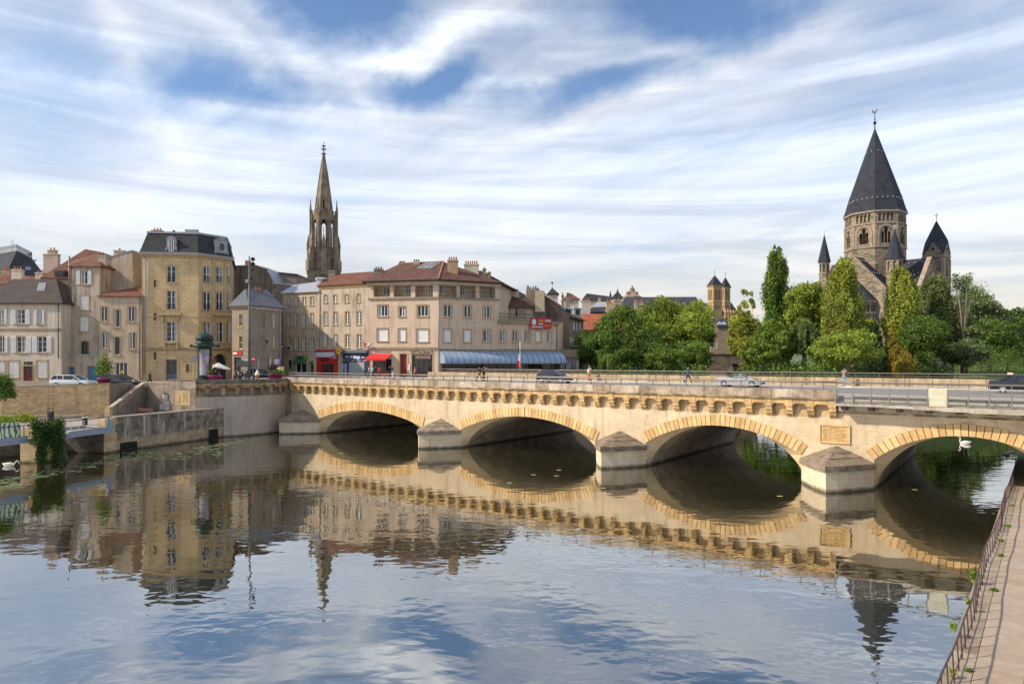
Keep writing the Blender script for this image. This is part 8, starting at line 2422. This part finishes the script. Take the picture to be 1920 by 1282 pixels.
# ---------------------------------------------------------------- people
def person(label, pos, face, h=1.72, shirt=(.3, .3, .3), trousers=(.03, .035, .06), hair=(.03, .022, .018), pose='stand', skin=None, group=None, bag=None, hat=None, skirt=False, sleeves=.5, seed=1):
 root = thing('person', label, 'person', pos, group)
 root.rotation_euler = (0, 0, face); k = h / 1.75
 root.scale = (k, k, k)
 r = random.Random(seed)
 sw = {'walk': .34, 'stand': .05, 'camera': .04, 'sit': 0}[pose]
 hipz, kn = .90, .48
 dz = -.42 if pose == 'sit' else 0
 hips = [Vector((0, s * .095, hipz + dz)) for s in (1, -1)]
 if pose == 'sit':
  knees = [Vector((.42, s * .11, hipz + dz + .03)) for s in (1, -1)]; ank = [Vector((.40, s * .11, .08)) for s in (1, -1)]
 else:
  knees = [Vector((s * sw * .55 + .02, s * .10, kn)) for s in (1, -1)]
  ank = [Vector((s * sw - (.06 if s < 0 else 0), s * .10, .08 + (.03 if s < 0 and sw > .2 else 0))) for s in (1, -1)]
 sh = [Vector((0, s * .185, 1.43 + dz)) for s in (1, -1)]
 if pose == 'camera':
  el = [Vector((.14, s * .27, 1.22 + dz)) for s in (1, -1)]; wr = [Vector((.30, s * .09, 1.52 + dz)) for s in (1, -1)]
 elif pose == 'walk':
  el = [Vector((-s * .13, s * .24, 1.15 + dz)) for s in (1, -1)]; wr = [Vector((-s * .16 + .12, s * .24, .92 + dz)) for s in (1, -1)]
 elif pose == 'sit':
  el = [Vector((.05, s * .25, 1.17 + dz)) for s in (1, -1)]; wr = [Vector((.28, s * .16, 1.02 + dz)) for s in (1, -1)]
 else:
  el = [Vector((.0, s * .25, 1.14 + dz)), Vector((.02, s * .25, 1.14 + dz))] if False else [Vector((.01, s * .25, 1.14 + dz)) for s in (1, -1)]
  wr = [Vector((.10 + r.random() * .1, s * .23, .92 + dz)) for s in (1, -1)]
 sk = skin or skin_m
 b = MB(); Z = Vector((0, 0, dz))
 b.ball(Vector((.01, 0, 1.63)) + Z, .095, .076, .118, 12, 9); b.ball(Vector((.105, 0, 1.615)) + Z, .016, .013, .022, 6, 4); b.ball(Vector((.075, 0, 1.555)) + Z, .03, .03, .02, 6, 4)
 for s in (-1, 1): b.ball(Vector((0, s * .078, 1.625)) + Z, .018, .012, .03, 6, 4)
 b.tube([Vector((-.01, 0, 1.38)) + Z, Vector((0, 0, 1.56)) + Z], [.065, .052], 8)
 b.tube([Vector((0, 0, .88)) + Z, Vector((0, 0, 1.1)) + Z, Vector((0, 0, 1.3)) + Z, Vector((0, 0, 1.44)) + Z], [.13, .115, .13, .08], 10)
 for i in (0, 1):
  b.tube([Vector((0, 0, 1.40)) + Z, sh[i]], [.07, .055], 8); b.tube([sh[i], el[i], wr[i]], [.05, .038, .027], 8); b.ball(sh[i], .055, n=8, m=5); b.ball(el[i], .039, n=8, m=5)
  d = (wr[i] - el[i]).normalized(); palm = wr[i] + d * .05; b.ball(palm, .042, .03, .045, 8, 5)
  side = d.cross(Vector((0, 1, 0)));  side = side.normalized() if side.length > .1 else Vector((1, 0, 0))
  for f in range(4):
   o_ = side * (f - 1.5) * .02; t_ = palm + o_ + d * (.085 + (.012 if f in (1, 2) else 0)); b.tube([palm + o_ * .8, t_, t_ + (d * .5 + Vector((.5, 0, 0))).normalized() * .025], [.011, .010, .008], 5)
  b.tube([palm - side * .02, palm - side * .05 + d * .02, palm - side * .05 + d * .06], [.012, .011, .009], 5)
  b.tube([hips[i], knees[i], ank[i]], [.085, .055, .036], 8); b.ball(knees[i], .056, n=8, m=5); b.ball(hips[i], .088, n=8, m=5)
  b.ball(ank[i] + Vector((.06, 0, -.03)), .12, .045, .045, 8, 5)
 bo = loc_build(b, 'body', sk, root, True)
 rm_ = bo.modifiers.new('remesh', 'REMESH'); rm_.mode = 'VOXEL'; rm_.voxel_size = .016; rm_.use_smooth_shade = True
 def cloth(name, c, b):
  o = loc_build(b, name, flat('cloth_%d_%d_%d' % tuple(int(x * 99) for x in c), c, .85, spec=.1), root, True)
  q = o.modifiers.new('remesh', 'REMESH'); q.mode = 'VOXEL'; q.voxel_size = .022; q.use_smooth_shade = True
  return o
 b = MB(); b.tube([Vector((0, 0, .84)) + Z, Vector((0, 0, 1.08)) + Z, Vector((0, 0, 1.3)) + Z, Vector((0, 0, 1.46)) + Z], [.165, .145, .155, .085], 12)
 for i in (0, 1):
  b.tube([Vector((0, 0, 1.39)) + Z, sh[i]], [.095, .078], 8); b.ball(sh[i], .076, n=8, m=5); e = el[i] if sleeves <= .5 else wr[i]
  P_ = [sh[i], sh[i] + (el[i] - sh[i]) * .7] if sleeves <= .5 else [sh[i], el[i], wr[i] - (wr[i] - el[i]) * .08]
  b.tube(P_, [.072, .062] if sleeves <= .5 else [.07, .058, .045], 8)
 cloth('shirt', shirt, b)
 b = MB(); b.tube([Vector((0, 0, .80)) + Z, Vector((0, 0, .97)) + Z], [.16, .15], 12)
 for i in (0, 1):
  b.tube([hips[i], knees[i], ank[i] + Vector((0, 0, .03))], [.108, .088 if not skirt else .12, .07 if not skirt else .10], 8); b.ball(hips[i], .108, n=8, m=5); b.ball(knees[i], .088, n=8, m=5)
 cloth('trousers', trousers, b)
 b = MB()
 for i in (0, 1): b.ball(ank[i] + Vector((.07, 0, -.032)), .135, .055, .052, 8, 5)
 loc_build(b, 'shoes', rubber, root, True)
 b = MB(); b.ball(Vector((-.018, 0, 1.665)) + Z, .105, .088, .10, 10, 7); loc_build(b, 'hair', flat('hair_%d' % int(hair[0] * 99), hair, .7), root, True)
 b = MB()
 for s in (-1, 1): b.ball(Vector((.09, s * .032, 1.64)) + Z, .013, n=6, m=4)
 loc_build(b, 'eyes', rubber, root)
 if hat:
  b = MB(); b.lathe((-.01, 0), [(.17, 1.70 + dz), (.17, 1.715 + dz), (.10, 1.72 + dz), (.095, 1.80 + dz), (.04, 1.82 + dz)], 12); loc_build(b, 'hat', flat('hat_cloth', hat, .9), root)
 if bag:
  b = MB(); b.box(Vector((-.23, 0, 1.22)) + Z, .18, .30, .42); bg_ = loc_build(b, 'backpack', flat('bag_%d' % int(bag[0] * 99), bag, .85), root)
 return root
def bearing(x, y): return math.atan2(y, x)
AW = bearing(.6, .8)     # away from the camera, across the bridge
person('man in black T-shirt and shorts walking by the near railing, left of a pair', onray(899, -66, 6.062), BH, 1.74, (.015, .015, .018), (.03, .03, .035), pose='walk', seed=3)
person('man in black clothes raising a camera, right one of a walking pair', onray(907, -66, 6.062), BH + .3, 1.82, (.014, .014, .016), (.02, .02, .024), pose='camera', seed=4)
person('woman in white top and orange trousers leaning at the far railing', onray(1105, -71.2, 6.19), AW, 1.68, (.62, .55, .52), (.55, .13, .05), (.05, .03, .02), 'camera', skirt=True, hat=(.5, .42, .34), bag=(.55, .48, .38), seed=5)
person('man in blue jacket and jeans striding along the far pavement', onray(1290, -70.3, 6.19), BH, 1.74, (.035, .13, .22), (.03, .05, .09), pose='walk', sleeves=1, seed=6)
person('man in grey T-shirt and pale jeans seen from behind photographing the temple', onray(1583, -71.0, 6.19), AW, 1.72, (.26, .22, .215), (.28, .34, .45), (.12, .08, .05), 'camera', seed=7)
person('person in dark jacket walking past the tan mansion door', V3(px2(281, 82.5), 5.56), math.pi, 1.7, (.03, .025, .04), (.03, .03, .05), pose='walk', sleeves=1, seed=8)
KQ = [('person in white shirt with dark backpack at the left of the kiosk queue', 691.5, (.62, .6, .58), .1, (.03, .03, .05)), ('person in pale blue shirt second in the kiosk queue', 698, (.35, .42, .55), .2, None), ('person in black jacket in the middle of the kiosk queue', 704, (.02, .02, .025), .3, None),
      ('person in red top bending at the kiosk counter', 711, (.42, .05, .06), .1, None), ('person in black coat at the right end of the kiosk counter', 731, (.02, .02, .028), 2.6, None), ('person in dark blue with white trousers by the red kiosk corner', 736, (.04, .05, .09), 2.8, None)]
for i, (lab, x, c, f, bg_) in enumerate(KQ):
 person(lab, V3(px2(x, 101.5 - i * .15), 6.06), f + (1.2 if i % 2 else .2), 1.70 + .05 * (i % 3), c, (.03, .04, .07) if i != 5 else (.6, .6, .6), pose='stand', sleeves=1 if i in (2, 4) else .5, bag=bg_, seed=20 + i, group='people at the red kiosk')
person('woman in pink top walking by the brown restaurant entrance', V3(px2(778, 101), 6.06), 2.9, 1.68, (.5, .2, .22), (.08, .03, .05), (.06, .03, .02), 'walk', seed=30)
SEAT = []
for i, (x, Y, c, f) in enumerate(((447, 91, (.5, .5, .52), .3), (454, 92, (.04, .05, .12), 2.9), (459, 90.5, (.3, .28, .45), 1.5), (443, 92.5, (.04, .04, .05), 4.4))):
 lab = ('guest in white shirt seated at the left of the café terrace', 'guest in navy top seated in the middle of the café terrace', 'guest in lilac top seated at the right of the café terrace', 'guest in black seated behind at the café terrace')[i]
 p_ = V3(px2(x, Y), 6.06); person(lab, p_, f, 1.7, c, (.05, .06, .1), pose='sit', seed=40 + i, group='guests seated under the black awning')
 ch_ = thing('cafe_chair', ('woven café chair under the white-shirted guest', 'woven café chair under the navy guest', 'woven café chair under the lilac guest', 'woven café chair under the guest in black')[i], 'chair', p_, 'café chairs under the black awning'); ch_.rotation_euler = (0, 0, f)
 b = MB(); b.box((.12, 0, .42), .42, .42, .04); loc_build(b, 'seat', metal_dark, ch_); b = MB(); b.box((-.13, 0, .68), .03, .42, .42); loc_build(b, 'backrest', metal_dark, ch_)
 for sx in (-.07, .31):
  for sy in (-.18, .18): b = MB(); b.tube([(sx, sy, 0), (sx, sy, .40)], .018, 5); loc_build(b, 'leg', metal_dark, ch_)
for i, (x, Y) in enumerate(((450.5, 91.4), (460, 93))):
 p_ = V3(px2(x, Y), 6.06); t_ = thing('cafe_table', ('small round café table between the white and navy guests', 'small round café table at the back right under the black awning')[i], 'table', p_, 'café tables under the black awning')
 b = MB(); b.lathe((0, 0), [(.34, .70), (.34, .73)], 14); loc_build(b, 'tabletop', metal_light, t_); b = MB(); b.lathe((0, 0), [(.22, 0), (.22, .02), (.03, .05), (.03, .70)], 8); loc_build(b, 'leg', metal_dark, t_)

# ---------------------------------------------------------------- street furniture on the square
Yk = 80.6; kp = px2(384, Yk)
ko = thing('advertising_column', 'dark green onion-domed advertising column with a pale pink poster', 'advertising column', V3(kp, 6.05))
K_ = lambda y: pz(y, Yk)
b = MB(); b.lathe(kp, [(.92, 6.05), (.92, 6.5), (.80, 6.55), (.80, K_(652)), (.86, K_(651))], 24); b.build('drum', green_copper, ko)
b = MB(); b.lathe(kp, [(1.0, K_(652) + .004), (1.5, K_(650)), (1.58, K_(648.5)), (1.5, K_(646.5)), (1.05, K_(645))], 16); b.build('cornice', green_copper, ko)
b = MB(); b.lathe(kp, [(.95, K_(645)), (.98, K_(643)), (.85, K_(640)), (.95, K_(638)), (1.02, K_(634)), (.92, K_(629)), (.60, K_(625)), (.22, K_(622.5)), (.10, K_(620)), (.14, K_(618)), (.05, K_(617)), (.03, K_(611))], 20); b.build('onion_dome', green_copper, ko)
b = MB(); va_ = math.atan2(-kp.y, -kp.x); n = 10
for k in range(n):
 t0, t1 = va_ - .75 + 1.35 * k / n, va_ - .75 + 1.35 * (k + 1) / n; r = .815
 b.quad(V3(kp + Vector((math.cos(t0), math.sin(t0))) * r, K_(703)), V3(kp + Vector((math.cos(t1), math.sin(t1))) * r, K_(703)), V3(kp + Vector((math.cos(t1), math.sin(t1))) * r, K_(655)), V3(kp + Vector((math.cos(t0), math.sin(t0))) * r, K_(655)))
b.build('poster', mat('poster_print', (.54, .48, .53), (.22, .20, .25), 1.0, .5, 0, fine=1.5, streak=(.1, .05, .1), sstr=.3), ko)
for k in range(8):
 a = va_ + .4 + k * math.pi / 4; b = MB(); d = Vector((math.cos(a), math.sin(a))); b.box(V3(kp + d * 1.62, K_(648.5)), .16, .28, .30, a); b.build('cornice_lamp', green_copper, ko)
b = MB(); Ym = 83; mp = px2(467.5, Ym)
ms_ = thing('lamp_mast', 'very tall grey lamp mast with floodlights standing by the parapet', 'lamp mast', V3(mp, 6.05))
b.tube([V3(mp, 6.05), V3(mp, pz(600, Ym)), V3(mp, pz(480, Ym))], [.17, .13, .07], 10); b.build('pole', mat('mast_grey', (.12, .13, .13), None, 2, .5, .1), ms_, True)
for (dx, y, r) in ((6.5, 485.5, .26), (6.5, 494.5, .26), (6, 505, .18), (-5, 527, .2), (3, 521, .18)):
 b = MB(); c = V3(px2(467.5 + dx, Ym - .1), pz(y, Ym)); b.tube([V3(mp, c.z + .05), c], .04, 5); b.build('arm', metal_dark, ms_)
 b = MB(); d_ = Vector((.4, -.8, -.35)); b.tube([c - d_ * .2, c + d_ * .25], [r * .7, r], 8); b.build('floodlight', metal_dark if dx > 0 else metal_light, ms_)
def road_sign(name, label, x, y, Y, m, shape, w=.6, back=None):
 p = px2(x, Y); r = thing(name, label, 'road sign', V3(p, 6.05)); zc = pz(y, Y)
 b = MB(); b.tube([V3(p, 6.05), V3(p, zc + w * .5)], .035, 6); b.build('pole', metal_rail, r)
 b = MB(); c = V3(p + Vector((0, -.08)), zc)
 if shape == 'round': b.solid([c + Vector((w / 2 * math.cos(t), .02, w / 2 * math.sin(t))) for t in [2 * math.pi * k / 16 for k in range(16)]], [c + Vector((w / 2 * math.cos(t), -.02, w / 2 * math.sin(t))) for t in [2 * math.pi * k / 16 for k in range(16)]])
 else: b.box(c, w, .04, w * shape)
 b.build('plate', m, r); return r, c
r_, c = road_sign('no_entry_sign', 'round red no-entry sign with white bar beside the lamp mast', 475.5, 673, 88, red_paint, 'round', .62)
b = MB(); b.box(c + Vector((0, -.03, 0)), .40, .02, .10); b.build('bar', white_paint, r_)
r_, c = road_sign('disabled_parking_sign', 'square blue and white disabled parking sign by the grey downpipe', 520, 678, 92, white_paint, 1.0, .58)
b = MB(); b.box(c + Vector((0, -.03, .0)), .48, .02, .48); b.build('blue_field', flat('sign_blue', (.03, .12, .42)), r_)
b = MB(); cc = c + Vector((-.02, -.045, 0)); b.tube([cc + Vector((-.02, 0, .18)), cc + Vector((-.02, 0, .02)), cc + Vector((.12, 0, .0)), cc + Vector((.16, 0, -.14))], .03, 5); b.ball(cc + Vector((-.02, 0, .2)), .04, n=6, m=4)
for k in range(10): t0, t1 = 2.2 + k * .38, 2.2 + (k + 1) * .38; b.tube([cc + Vector((-.03 + .13 * math.cos(t0), 0, -.06 + .13 * math.sin(t0))), cc + Vector((-.03 + .13 * math.cos(t1), 0, -.06 + .13 * math.sin(t1)))], .022, 4)
b.build('pictogram', white_paint, r_)
r_, c = road_sign('blue_direction_sign', 'blue-grey direction plate left of the advertising column', 365.5, 671, 82, flat('faded_blue', (.16, .24, .36)), .45, .62)
r_, c = road_sign('white_name_plate', 'long white plate beside the black café awning', 463, 674.5, 90, flat('plate_white', (.5, .5, .48)), .45, .7)
# black awning of the café and cream parasol
ba_ = thing('black_awning', 'black folding awning over the café terrace beside the tan mansion', 'awning', pt(450, 683, 92))
p0, p1 = px2(437.5, 93), px2(470, 89); b = MB(); zt_, zl_ = pz(676, 92), pz(687.5, 90)
q = [V3(p0 + Vector((0, 1.5)), zt_), V3(p0 + Vector((2.1, 1.8)), zt_), V3(p1 + Vector((.3, 0)), zl_), V3(p1 + Vector((-1.9, -.4)), zl_ + .0)]
b.solid(q, [v + Vector((0, 0, .06)) for v in q]); b.build('canvas', flat('black_canvas', (.010, .010, .014), .9), ba_)
b = MB(); b.tube([q[2], Vector((q[2].x, q[2].y, 6.06))], .03, 5); b.tube([q[0], Vector((q[0].x, q[0].y, 6.06))], .03, 5); b.build('leg', metal_dark, ba_)
pr = thing('cream_parasol', 'pale cream tilted parasol behind the left flower planter', 'parasol', pt(412, 690, 85))
p_ = px2(413, 85); b = MB(); zt_ = pz(681, 85); n = 8
rim = [V3(p_ + Vector((1.25 * math.cos(2 * math.pi * k / n), 1.25 * math.sin(2 * math.pi * k / n))), zt_ - .52 - .18 * math.cos(2 * math.pi * k / n)) for k in range(n)]
for k in range(n): b.poly([rim[k], rim[(k + 1) % n], V3(p_ + Vector((-.25, 0)), zt_ + .1)])
for k in range(n): b.quad(rim[k], rim[(k + 1) % n], rim[(k + 1) % n] - Vector((0, 0, .1)), rim[k] - Vector((0, 0, .1)))
b.build('canopy', flat('cream_canvas', (.55, .58, .56), .8), pr)
b = MB(); b.tube([V3(p_, 6.05), V3(p_ + Vector((-.2, 0)), zt_)], .03, 6); b.build('pole', metal_light, pr)
ic = thing('ice_cream_cone', 'giant white ice cream cone sculpture on the terrace behind the parapet', 'sculpture', V3(px2(482.5, 84), 6.05))
p_ = px2(482.5, 84); zc_ = pz(703, 84)
b = MB(); b.lathe(p_, [(.16, 6.05), (.20, zc_ - .3), (.27, zc_)], 12); b.build('wafer_cone', mat('wafer', (.42, .22, .08), None, 6, .8, .3), ic)
b = MB(); b.lathe(p_, [(.29, zc_ + .004), (.31, zc_ + .1), (.25, zc_ + .18), (.26, zc_ + .26), (.18, zc_ + .36), (.17, zc_ + .42), (.08, zc_ + .56), (.02, zc_ + .68)], 12); b.build('ice_swirl', flat('vanilla', (.75, .72, .58), .6), ic)
# wall lantern and small things on fronts
wl = thing('wall_lantern', 'old wall lantern on a long iron bracket fixed to the mauve corner house', 'lantern', pt(498, 642, 101)); sd = D_.sides[1]
a_, z_l = sd.hit(*c2(1042, 885), 1.0); a2, z2 = sd.hit(*c2(998, 918), 0)
b = MB(); b.tube([sd.at(a2, z2, .02), sd.at(a_, z2 + .05, 1.0), sd.at(a_, z_l - .2, 1.0)], .035, 5); b.build('bracket', metal_dark, wl)
p_ = sd.at(a_, z_l, 1.0); b = MB(); b.lathe((p_.x, p_.y), [(.12, p_.z - .25), (.22, p_.z + .1), (.25, p_.z + .12), (.08, p_.z + .3), (.02, p_.z + .4)], 6); b.build('lantern_head', metal_dark, wl)
sE = House.__new__(House) if False else None
for (nm, lab, side_, x, y, w_, h_, mm) in (('projecting_sign', 'small dark red projecting sign at the corner of the green shop house', E.sides[0] if isinstance(E, House) else None, 527.5, 650, 1.0, .5, flat('dusky_red', (.25, .05, .07))),):
 p_ = pt(x, y, 111.5); r = thing(nm, lab, 'sign', p_); b = MB(); b.box(p_, w_, .1, h_); b.build('sign_plate', mm, r); b = MB(); b.box(p_ + Vector((.1, -.06, 0)), w_ * .6, .02, h_ * .3); b.build('lettering', white_paint, r); b = MB(); b.tube([p_, p_ + Vector((.9, 1.8, 0))], .03, 4); b.build('arm', metal_dark, r)
p_ = pt(541, 652.5, 112); b = MB(); b.box(p_ + Vector((0, .2, 0)), .85, .5, .85); ac = b.build('air_conditioner', flat('ac_grey', (.33, .36, .40)), None); tag(ac, 'grey-blue air conditioner box on the wall above the green shop', 'air conditioner')
q = MB(); q.box(p_ + Vector((0, -.06, 0)), .5, .02, .5); fo = q.build('fan_grille', metal_dark, ac)
# globe lamp beside the pennant
sdF = F.sides[0]; b = MB(); A_ = sdF.hit(*c3(918, 886), .4); b.ball(sdF.at(A_[0], A_[1], .4), .22, n=10, m=7); gl_ = b.build('globe_lamp', white_paint, None, True); tag(gl_, 'white globe lamp on the wall right of the red pennant', 'lamp'); b = MB(); b.tube([sdF.at(A_[0] + .3, A_[1], 0), sdF.at(A_[0], A_[1], .4)], .03, 4); b.build('arm', metal_dark, gl_)

# ---------------------------------------------------------------- planters, shrubs, ivy and weeds
L_fl = leaf_mat('petals_white', (.55, .55, .34), .3); L_pink = leaf_mat('petals_pink', (.55, .12, .22), .3); L_purp = leaf_mat('leaf_purple', (.055, .02, .04), .2); L_grass = leaf_mat('straw_plume', (.32, .2, .12), .3)
def leaves(name, blobs, size, m, seed, root=None, droop=0):
 me = leaf_mesh(name, blobs, size, m, seed, droop=droop, shell=.3); o = bpy.data.objects.new(name, me); COL.objects.link(o)
 if root is not None: o.parent = root; o.location = -Vector(root.location)
 return o
def planter(label, x0, x1, ytop, Y, ybase_z, parts):
 p = px2((x0 + x1) / 2, Y); r = thing('flower_planter', label, 'planter', V3(p, ybase_z), 'magenta flower planters'); zt = pz(ytop, Y); w = (x1 - x0) / FPX * Y / 2
 b = MB(); b.lathe(p, [(w * .72, ybase_z), (w * .98, zt - .1), (w * 1.04, zt - .1), (w * 1.04, zt), (w * .9, zt)], 16); b.build('pot', magenta, r, True)
 for k, (nm, m, cx, cy, rx, rz, n, sz, wm) in enumerate(parts):
  c = V3(px2(cx, Y), pz(cy, Y)); leaves(nm, [(c, (rx, rx * .9, rz), n, wm)], sz, m, 60 + k + int(x0), r, .5 if nm == 'plumes' else 0)
 return r
planter('magenta planter with white flowers, purple leaves and a straw plume left of the lamp mast', 389, 417, 703.5, 80.2, 6.05, [('foliage', L_mid, 400, 697, .95, .5, 260, .10, .3), ('purple_leaves', L_purp, 406, 694, .85, .42, 240, .11, 0), ('white_flowers', L_fl, 391, 691, .42, .35, 110, .07, 0), ('pink_flowers', L_pink, 393, 702, .45, .3, 110, .07, 0), ('plumes', L_grass, 400, 677, .4, .65, 130, .10, .3)])
planter('magenta planter with dark red leaves and white flowers right of the lamp mast', 503.5, 530, 700.5, 84.5, 6.05, [('foliage', L_mid, 518, 696, .9, .4, 240, .10, .3), ('purple_leaves', L_purp, 511, 689, .65, .5, 220, .11, 0), ('white_flowers', L_fl, 525, 691, .55, .35, 120, .07, 0), ('trailing_leaves', L_light, 531, 700, .3, .55, 90, .08, .3)])
planter('magenta planter with a tall leafy bush on the golden rubble wall', 183, 207, 709, 76.2, 5.9, [('bush', L_mid, 195, 688, 1.05, 1.15, 900, .11, .35), ('bush_top', L_light, 197, 668, .45, .6, 160, .10, .5), ('foliage', L_mid, 186, 700, .4, .3, 120, .09, .4)])
def plant(name, label, blobs, size, m, seed, cat='plant', group=None, droop=0):
 o = leaves(name, blobs, size, m, seed, None, droop); return tag(o, label, cat, group)
bl = [(pt(x, y, Y), (r, r, r * .9), n, w) for x, y, Y, r, n, w in ((2, 716, 62, 1.0, 900, .3), (12, 726, 62, .75, 600, .3), (18, 738, 62, .5, 300, .4), (0, 738, 61.5, .8, 600, .2), (24, 742, 63, .35, 140, .5))]
plant('laurel_bush', 'dark green bush hanging over the rubble wall at the left edge', bl, .11, L_dark, 70, 'bush')
bl = [(pt(x, y, Y), (r, r, r * .55), n, w) for x, y, Y, r, n, w in ((8, 786, 59, .8, 500, .3), (28, 786, 59.5, .8, 520, .5), (48, 783, 60, .8, 520, .8), (60, 788, 60, .4, 160, .6))]
plant('low_shrub', 'low yellowish green hedge plants behind the graffiti panel', bl, .09, L_light, 71, 'shrub')
bl = []
rr = random.Random(5)
IY = lambda x: 54.2 + (x - 53) * .047
for k in range(70):
 u = rr.random(); x, y = rr.uniform(60, 116), rr.uniform(790, 828); bl.append((pt(x, y, IY(x) + rr.uniform(-.2, .5)), (.45, .4, .4), 65, .15 if y > 797 else .6))
for k in range(46):
 x, y = rr.uniform(72, 87), rr.uniform(822, 868); bl.append((pt(x, y, IY(x) + rr.uniform(-.1, .4)), (.32, .3, .45), 55, .1))
 x, y = rr.uniform(99, 116), rr.uniform(818, 864); bl.append((pt(x, y, IY(x) + rr.uniform(-.1, .4)), (.32, .3, .45), 55, .1))
plant('ivy', 'thick dark ivy curtain hanging from the footbridge down to the water', bl, .085, leaf_mat('leaf_ivy', (.040, .085, .022), .2), 72, 'ivy')
b = MB(); b.prism([px2(62, 55.4), px2(116, 57.9), px2(116, 57.9) + Vector((-1.4, .3)), px2(62, 55.4) + Vector((-1.4, .3))], 2.36, 3.15); tag(b.build('planting_trough', quay_block), 'stone trough buried under the ivy on the footbridge', 'trough')
b = MB(); p_ = px2(91, 58.4); b.tube([V3(p_, -1), V3(p_, 2.0)], [.55, .5], 8); tag(b.build('ivy_pier', quay_block, None, True), 'round sandstone pier showing between the two ivy strands', 'pier')
WLAB = ['yellow-green leafy weed hanging out over the water through the walkway railing', 'low green tuft in the kerb joint nearest the bottom of the picture', 'green weed around the middle walkway railing posts', 'dark green tuft beside the middle railing posts on the kerb', 'yellow flowering weed on the railing below the middle', 'small grass tuft on the kerb half way to the bridge', 'grass tuft on the kerb near the bridge shadow', 'little tuft at the edge of the bridge shadow', 'weed at the foot of the lowest visible railing post', 'grass tuft on the far third of the kerb']
for k, (t, s, z, r, n, m_, wm) in enumerate(((3.2, -.30, .35, .18, 70, L_mid, .7), (.95, .25, .02, .16, 60, L_mid, .3), (9.2, -.25, .35, .30, 180, L_mid, .5), (8.9, .35, .03, .22, 80, L_mid, .4), (5.9, -.15, .35, .13, 50, L_mid, .8), (14.2, .30, .03, .2, 70, L_mid, .5), (20.5, .28, .03, .22, 70, L_mid, .5), (26.5, .25, .03, .2, 60, L_mid, .4), (.25, -.02, .15, .14, 60, L_light, .7), (17.0, .2, .03, .2, 60, L_mid, .5))):
 c = WP(t, s, ZW + z); plant('weed', WLAB[k], [(c, (r * .65, r * .65, max(.05, r * (.8 if z > .1 else .35))), n, wm)], .055, m_, 80 + k, 'weed', 'weeds along the walkway')
c = pt(1886, 795, 42.5); plant('hanging_weed', 'dark weed hanging from the concrete joint above the right arch', [(BP(1.35, VF + .36, 5.2), (.25, .12, .3), 110, .2), (BP(1.5, VF + .1, 4.7), (.16, .08, .45), 90, .3)], .07, L_dark, 95, 'weed')
moss = MB()
# lily pads and floating leaves
rl_ = random.Random(12); lp = MB()
def pads(x0, y0, x1, y1, n, spread):
 for k in range(n):
  f = rl_.random(); x = x0 + (x1 - x0) * f + rl_.gauss(0, 6); y = y0 + (y1 - y0) * f + rl_.gauss(0, spread); Y = H * FPX / max(20, y - HZ); p = px2(x, Y); r = rl_.uniform(.10, .24); a0 = rl_.uniform(0, 6.3)
  lp.poly([(p.x, p.y, .012)] + [(p.x + r * math.cos(a0 + .25 + j * .72), p.y + r * math.sin(a0 + .25 + j * .72), .012 + rl_.uniform(0, .012)) for j in range(9)])
pads(-5, 903, 190, 868, 150, 4); pads(205, 862, 290, 846, 90, 3.5); pads(235, 850, 330, 838, 40, 2); pads(375, 842, 470, 822, 120, 4); pads(300, 858, 420, 846, 60, 5); pads(0, 915, 60, 905, 30, 3)
struct(lp.build('lily_pads', leaf_mat('lily_pad', (.27, .32, .19), .1)), 'stuff')
fl = MB()
for (x, y) in ((1048, 881), (1043, 892), (1000, 890), (1462, 930), (1715, 918), (955, 905), (1130, 915), (640, 850)):
 Y = H * FPX / (y - HZ); p = px2(x, Y); r = .12; fl.poly([(p.x + r * 1.8 * math.cos(t), p.y + r * math.sin(t), .015) for t in [2 * math.pi * k / 7 for k in range(7)]])
struct(fl.build('floating_leaves', flat('yellow_leaf', (.45, .42, .16), .7)), 'stuff')

# ---------------------------------------------------------------- swans
def swan(label, x, y, L, face, m, s_neck='up'):
 Y = H * FPX / (y - HZ); p = px2(x, Y); r = thing('swan', label, 'swan', (p.x, p.y, 0), 'swans on the river'); r.rotation_euler = (0, 0, face); r.scale = (L, L, L)
 b = MB(); b.ball((0, 0, .10), .50, .23, .20, 14, 9); b.tube([(-.35, 0, .16), (-.52, 0, .22), (-.62, 0, .30)], [.13, .08, .02], 8)
 if s_neck == 'up':
  nk = [(.38, 0, .14), (.50, 0, .30), (.46, 0, .48), (.42, 0, .62), (.48, 0, .72), (.56, 0, .70)]
 else:
  nk = [(.36, 0, .14), (.52, 0, .24), (.62, 0, .42), (.74, 0, .50), (.88, 0, .44), (.92, 0, .30)]
 b.tube(nk, [.10, .065, .05, .045, .05, .045], 8); b.ball(nk[-1], .062, .05, .05, 8, 6)
 for s in (-1, 1): b.ball((-.10, s * .16, .22), .40, .09, .13, 10, 6)
 o = loc_build(b, 'body', m, r, True); q = o.modifiers.new('remesh', 'REMESH'); q.mode = 'VOXEL'; q.voxel_size = .022; q.use_smooth_shade = True
 d = Vector((1, 0, -.25)) if s_neck == 'up' else Vector((.25, 0, -1)); d.normalize(); h_ = Vector(nk[-1])
 b = MB(); b.tube([h_ + d * .03, h_ + d * .16], [.03, .012], 6); loc_build(b, 'beak', orange_m, r)
swan('white swan with neck bent down to the water beside the footbridge pier', 17, 873.5, .85, 0.05, swan_m, 'down')
swan('white swan swimming under the right arch', 1809, 832, .95, math.pi - .2, swan_m)
grey_f = flat('grey_feathers', (.22, .21, .21), .8)
swan('grey young swan on the bright water beyond the right arch', 1886, 853, .62, math.pi * .9, grey_f)
swan('second pale young swan close to the right arch ring', 1898, 848, .55, math.pi * .9, flat('pale_feathers', (.42, .41, .40), .8))
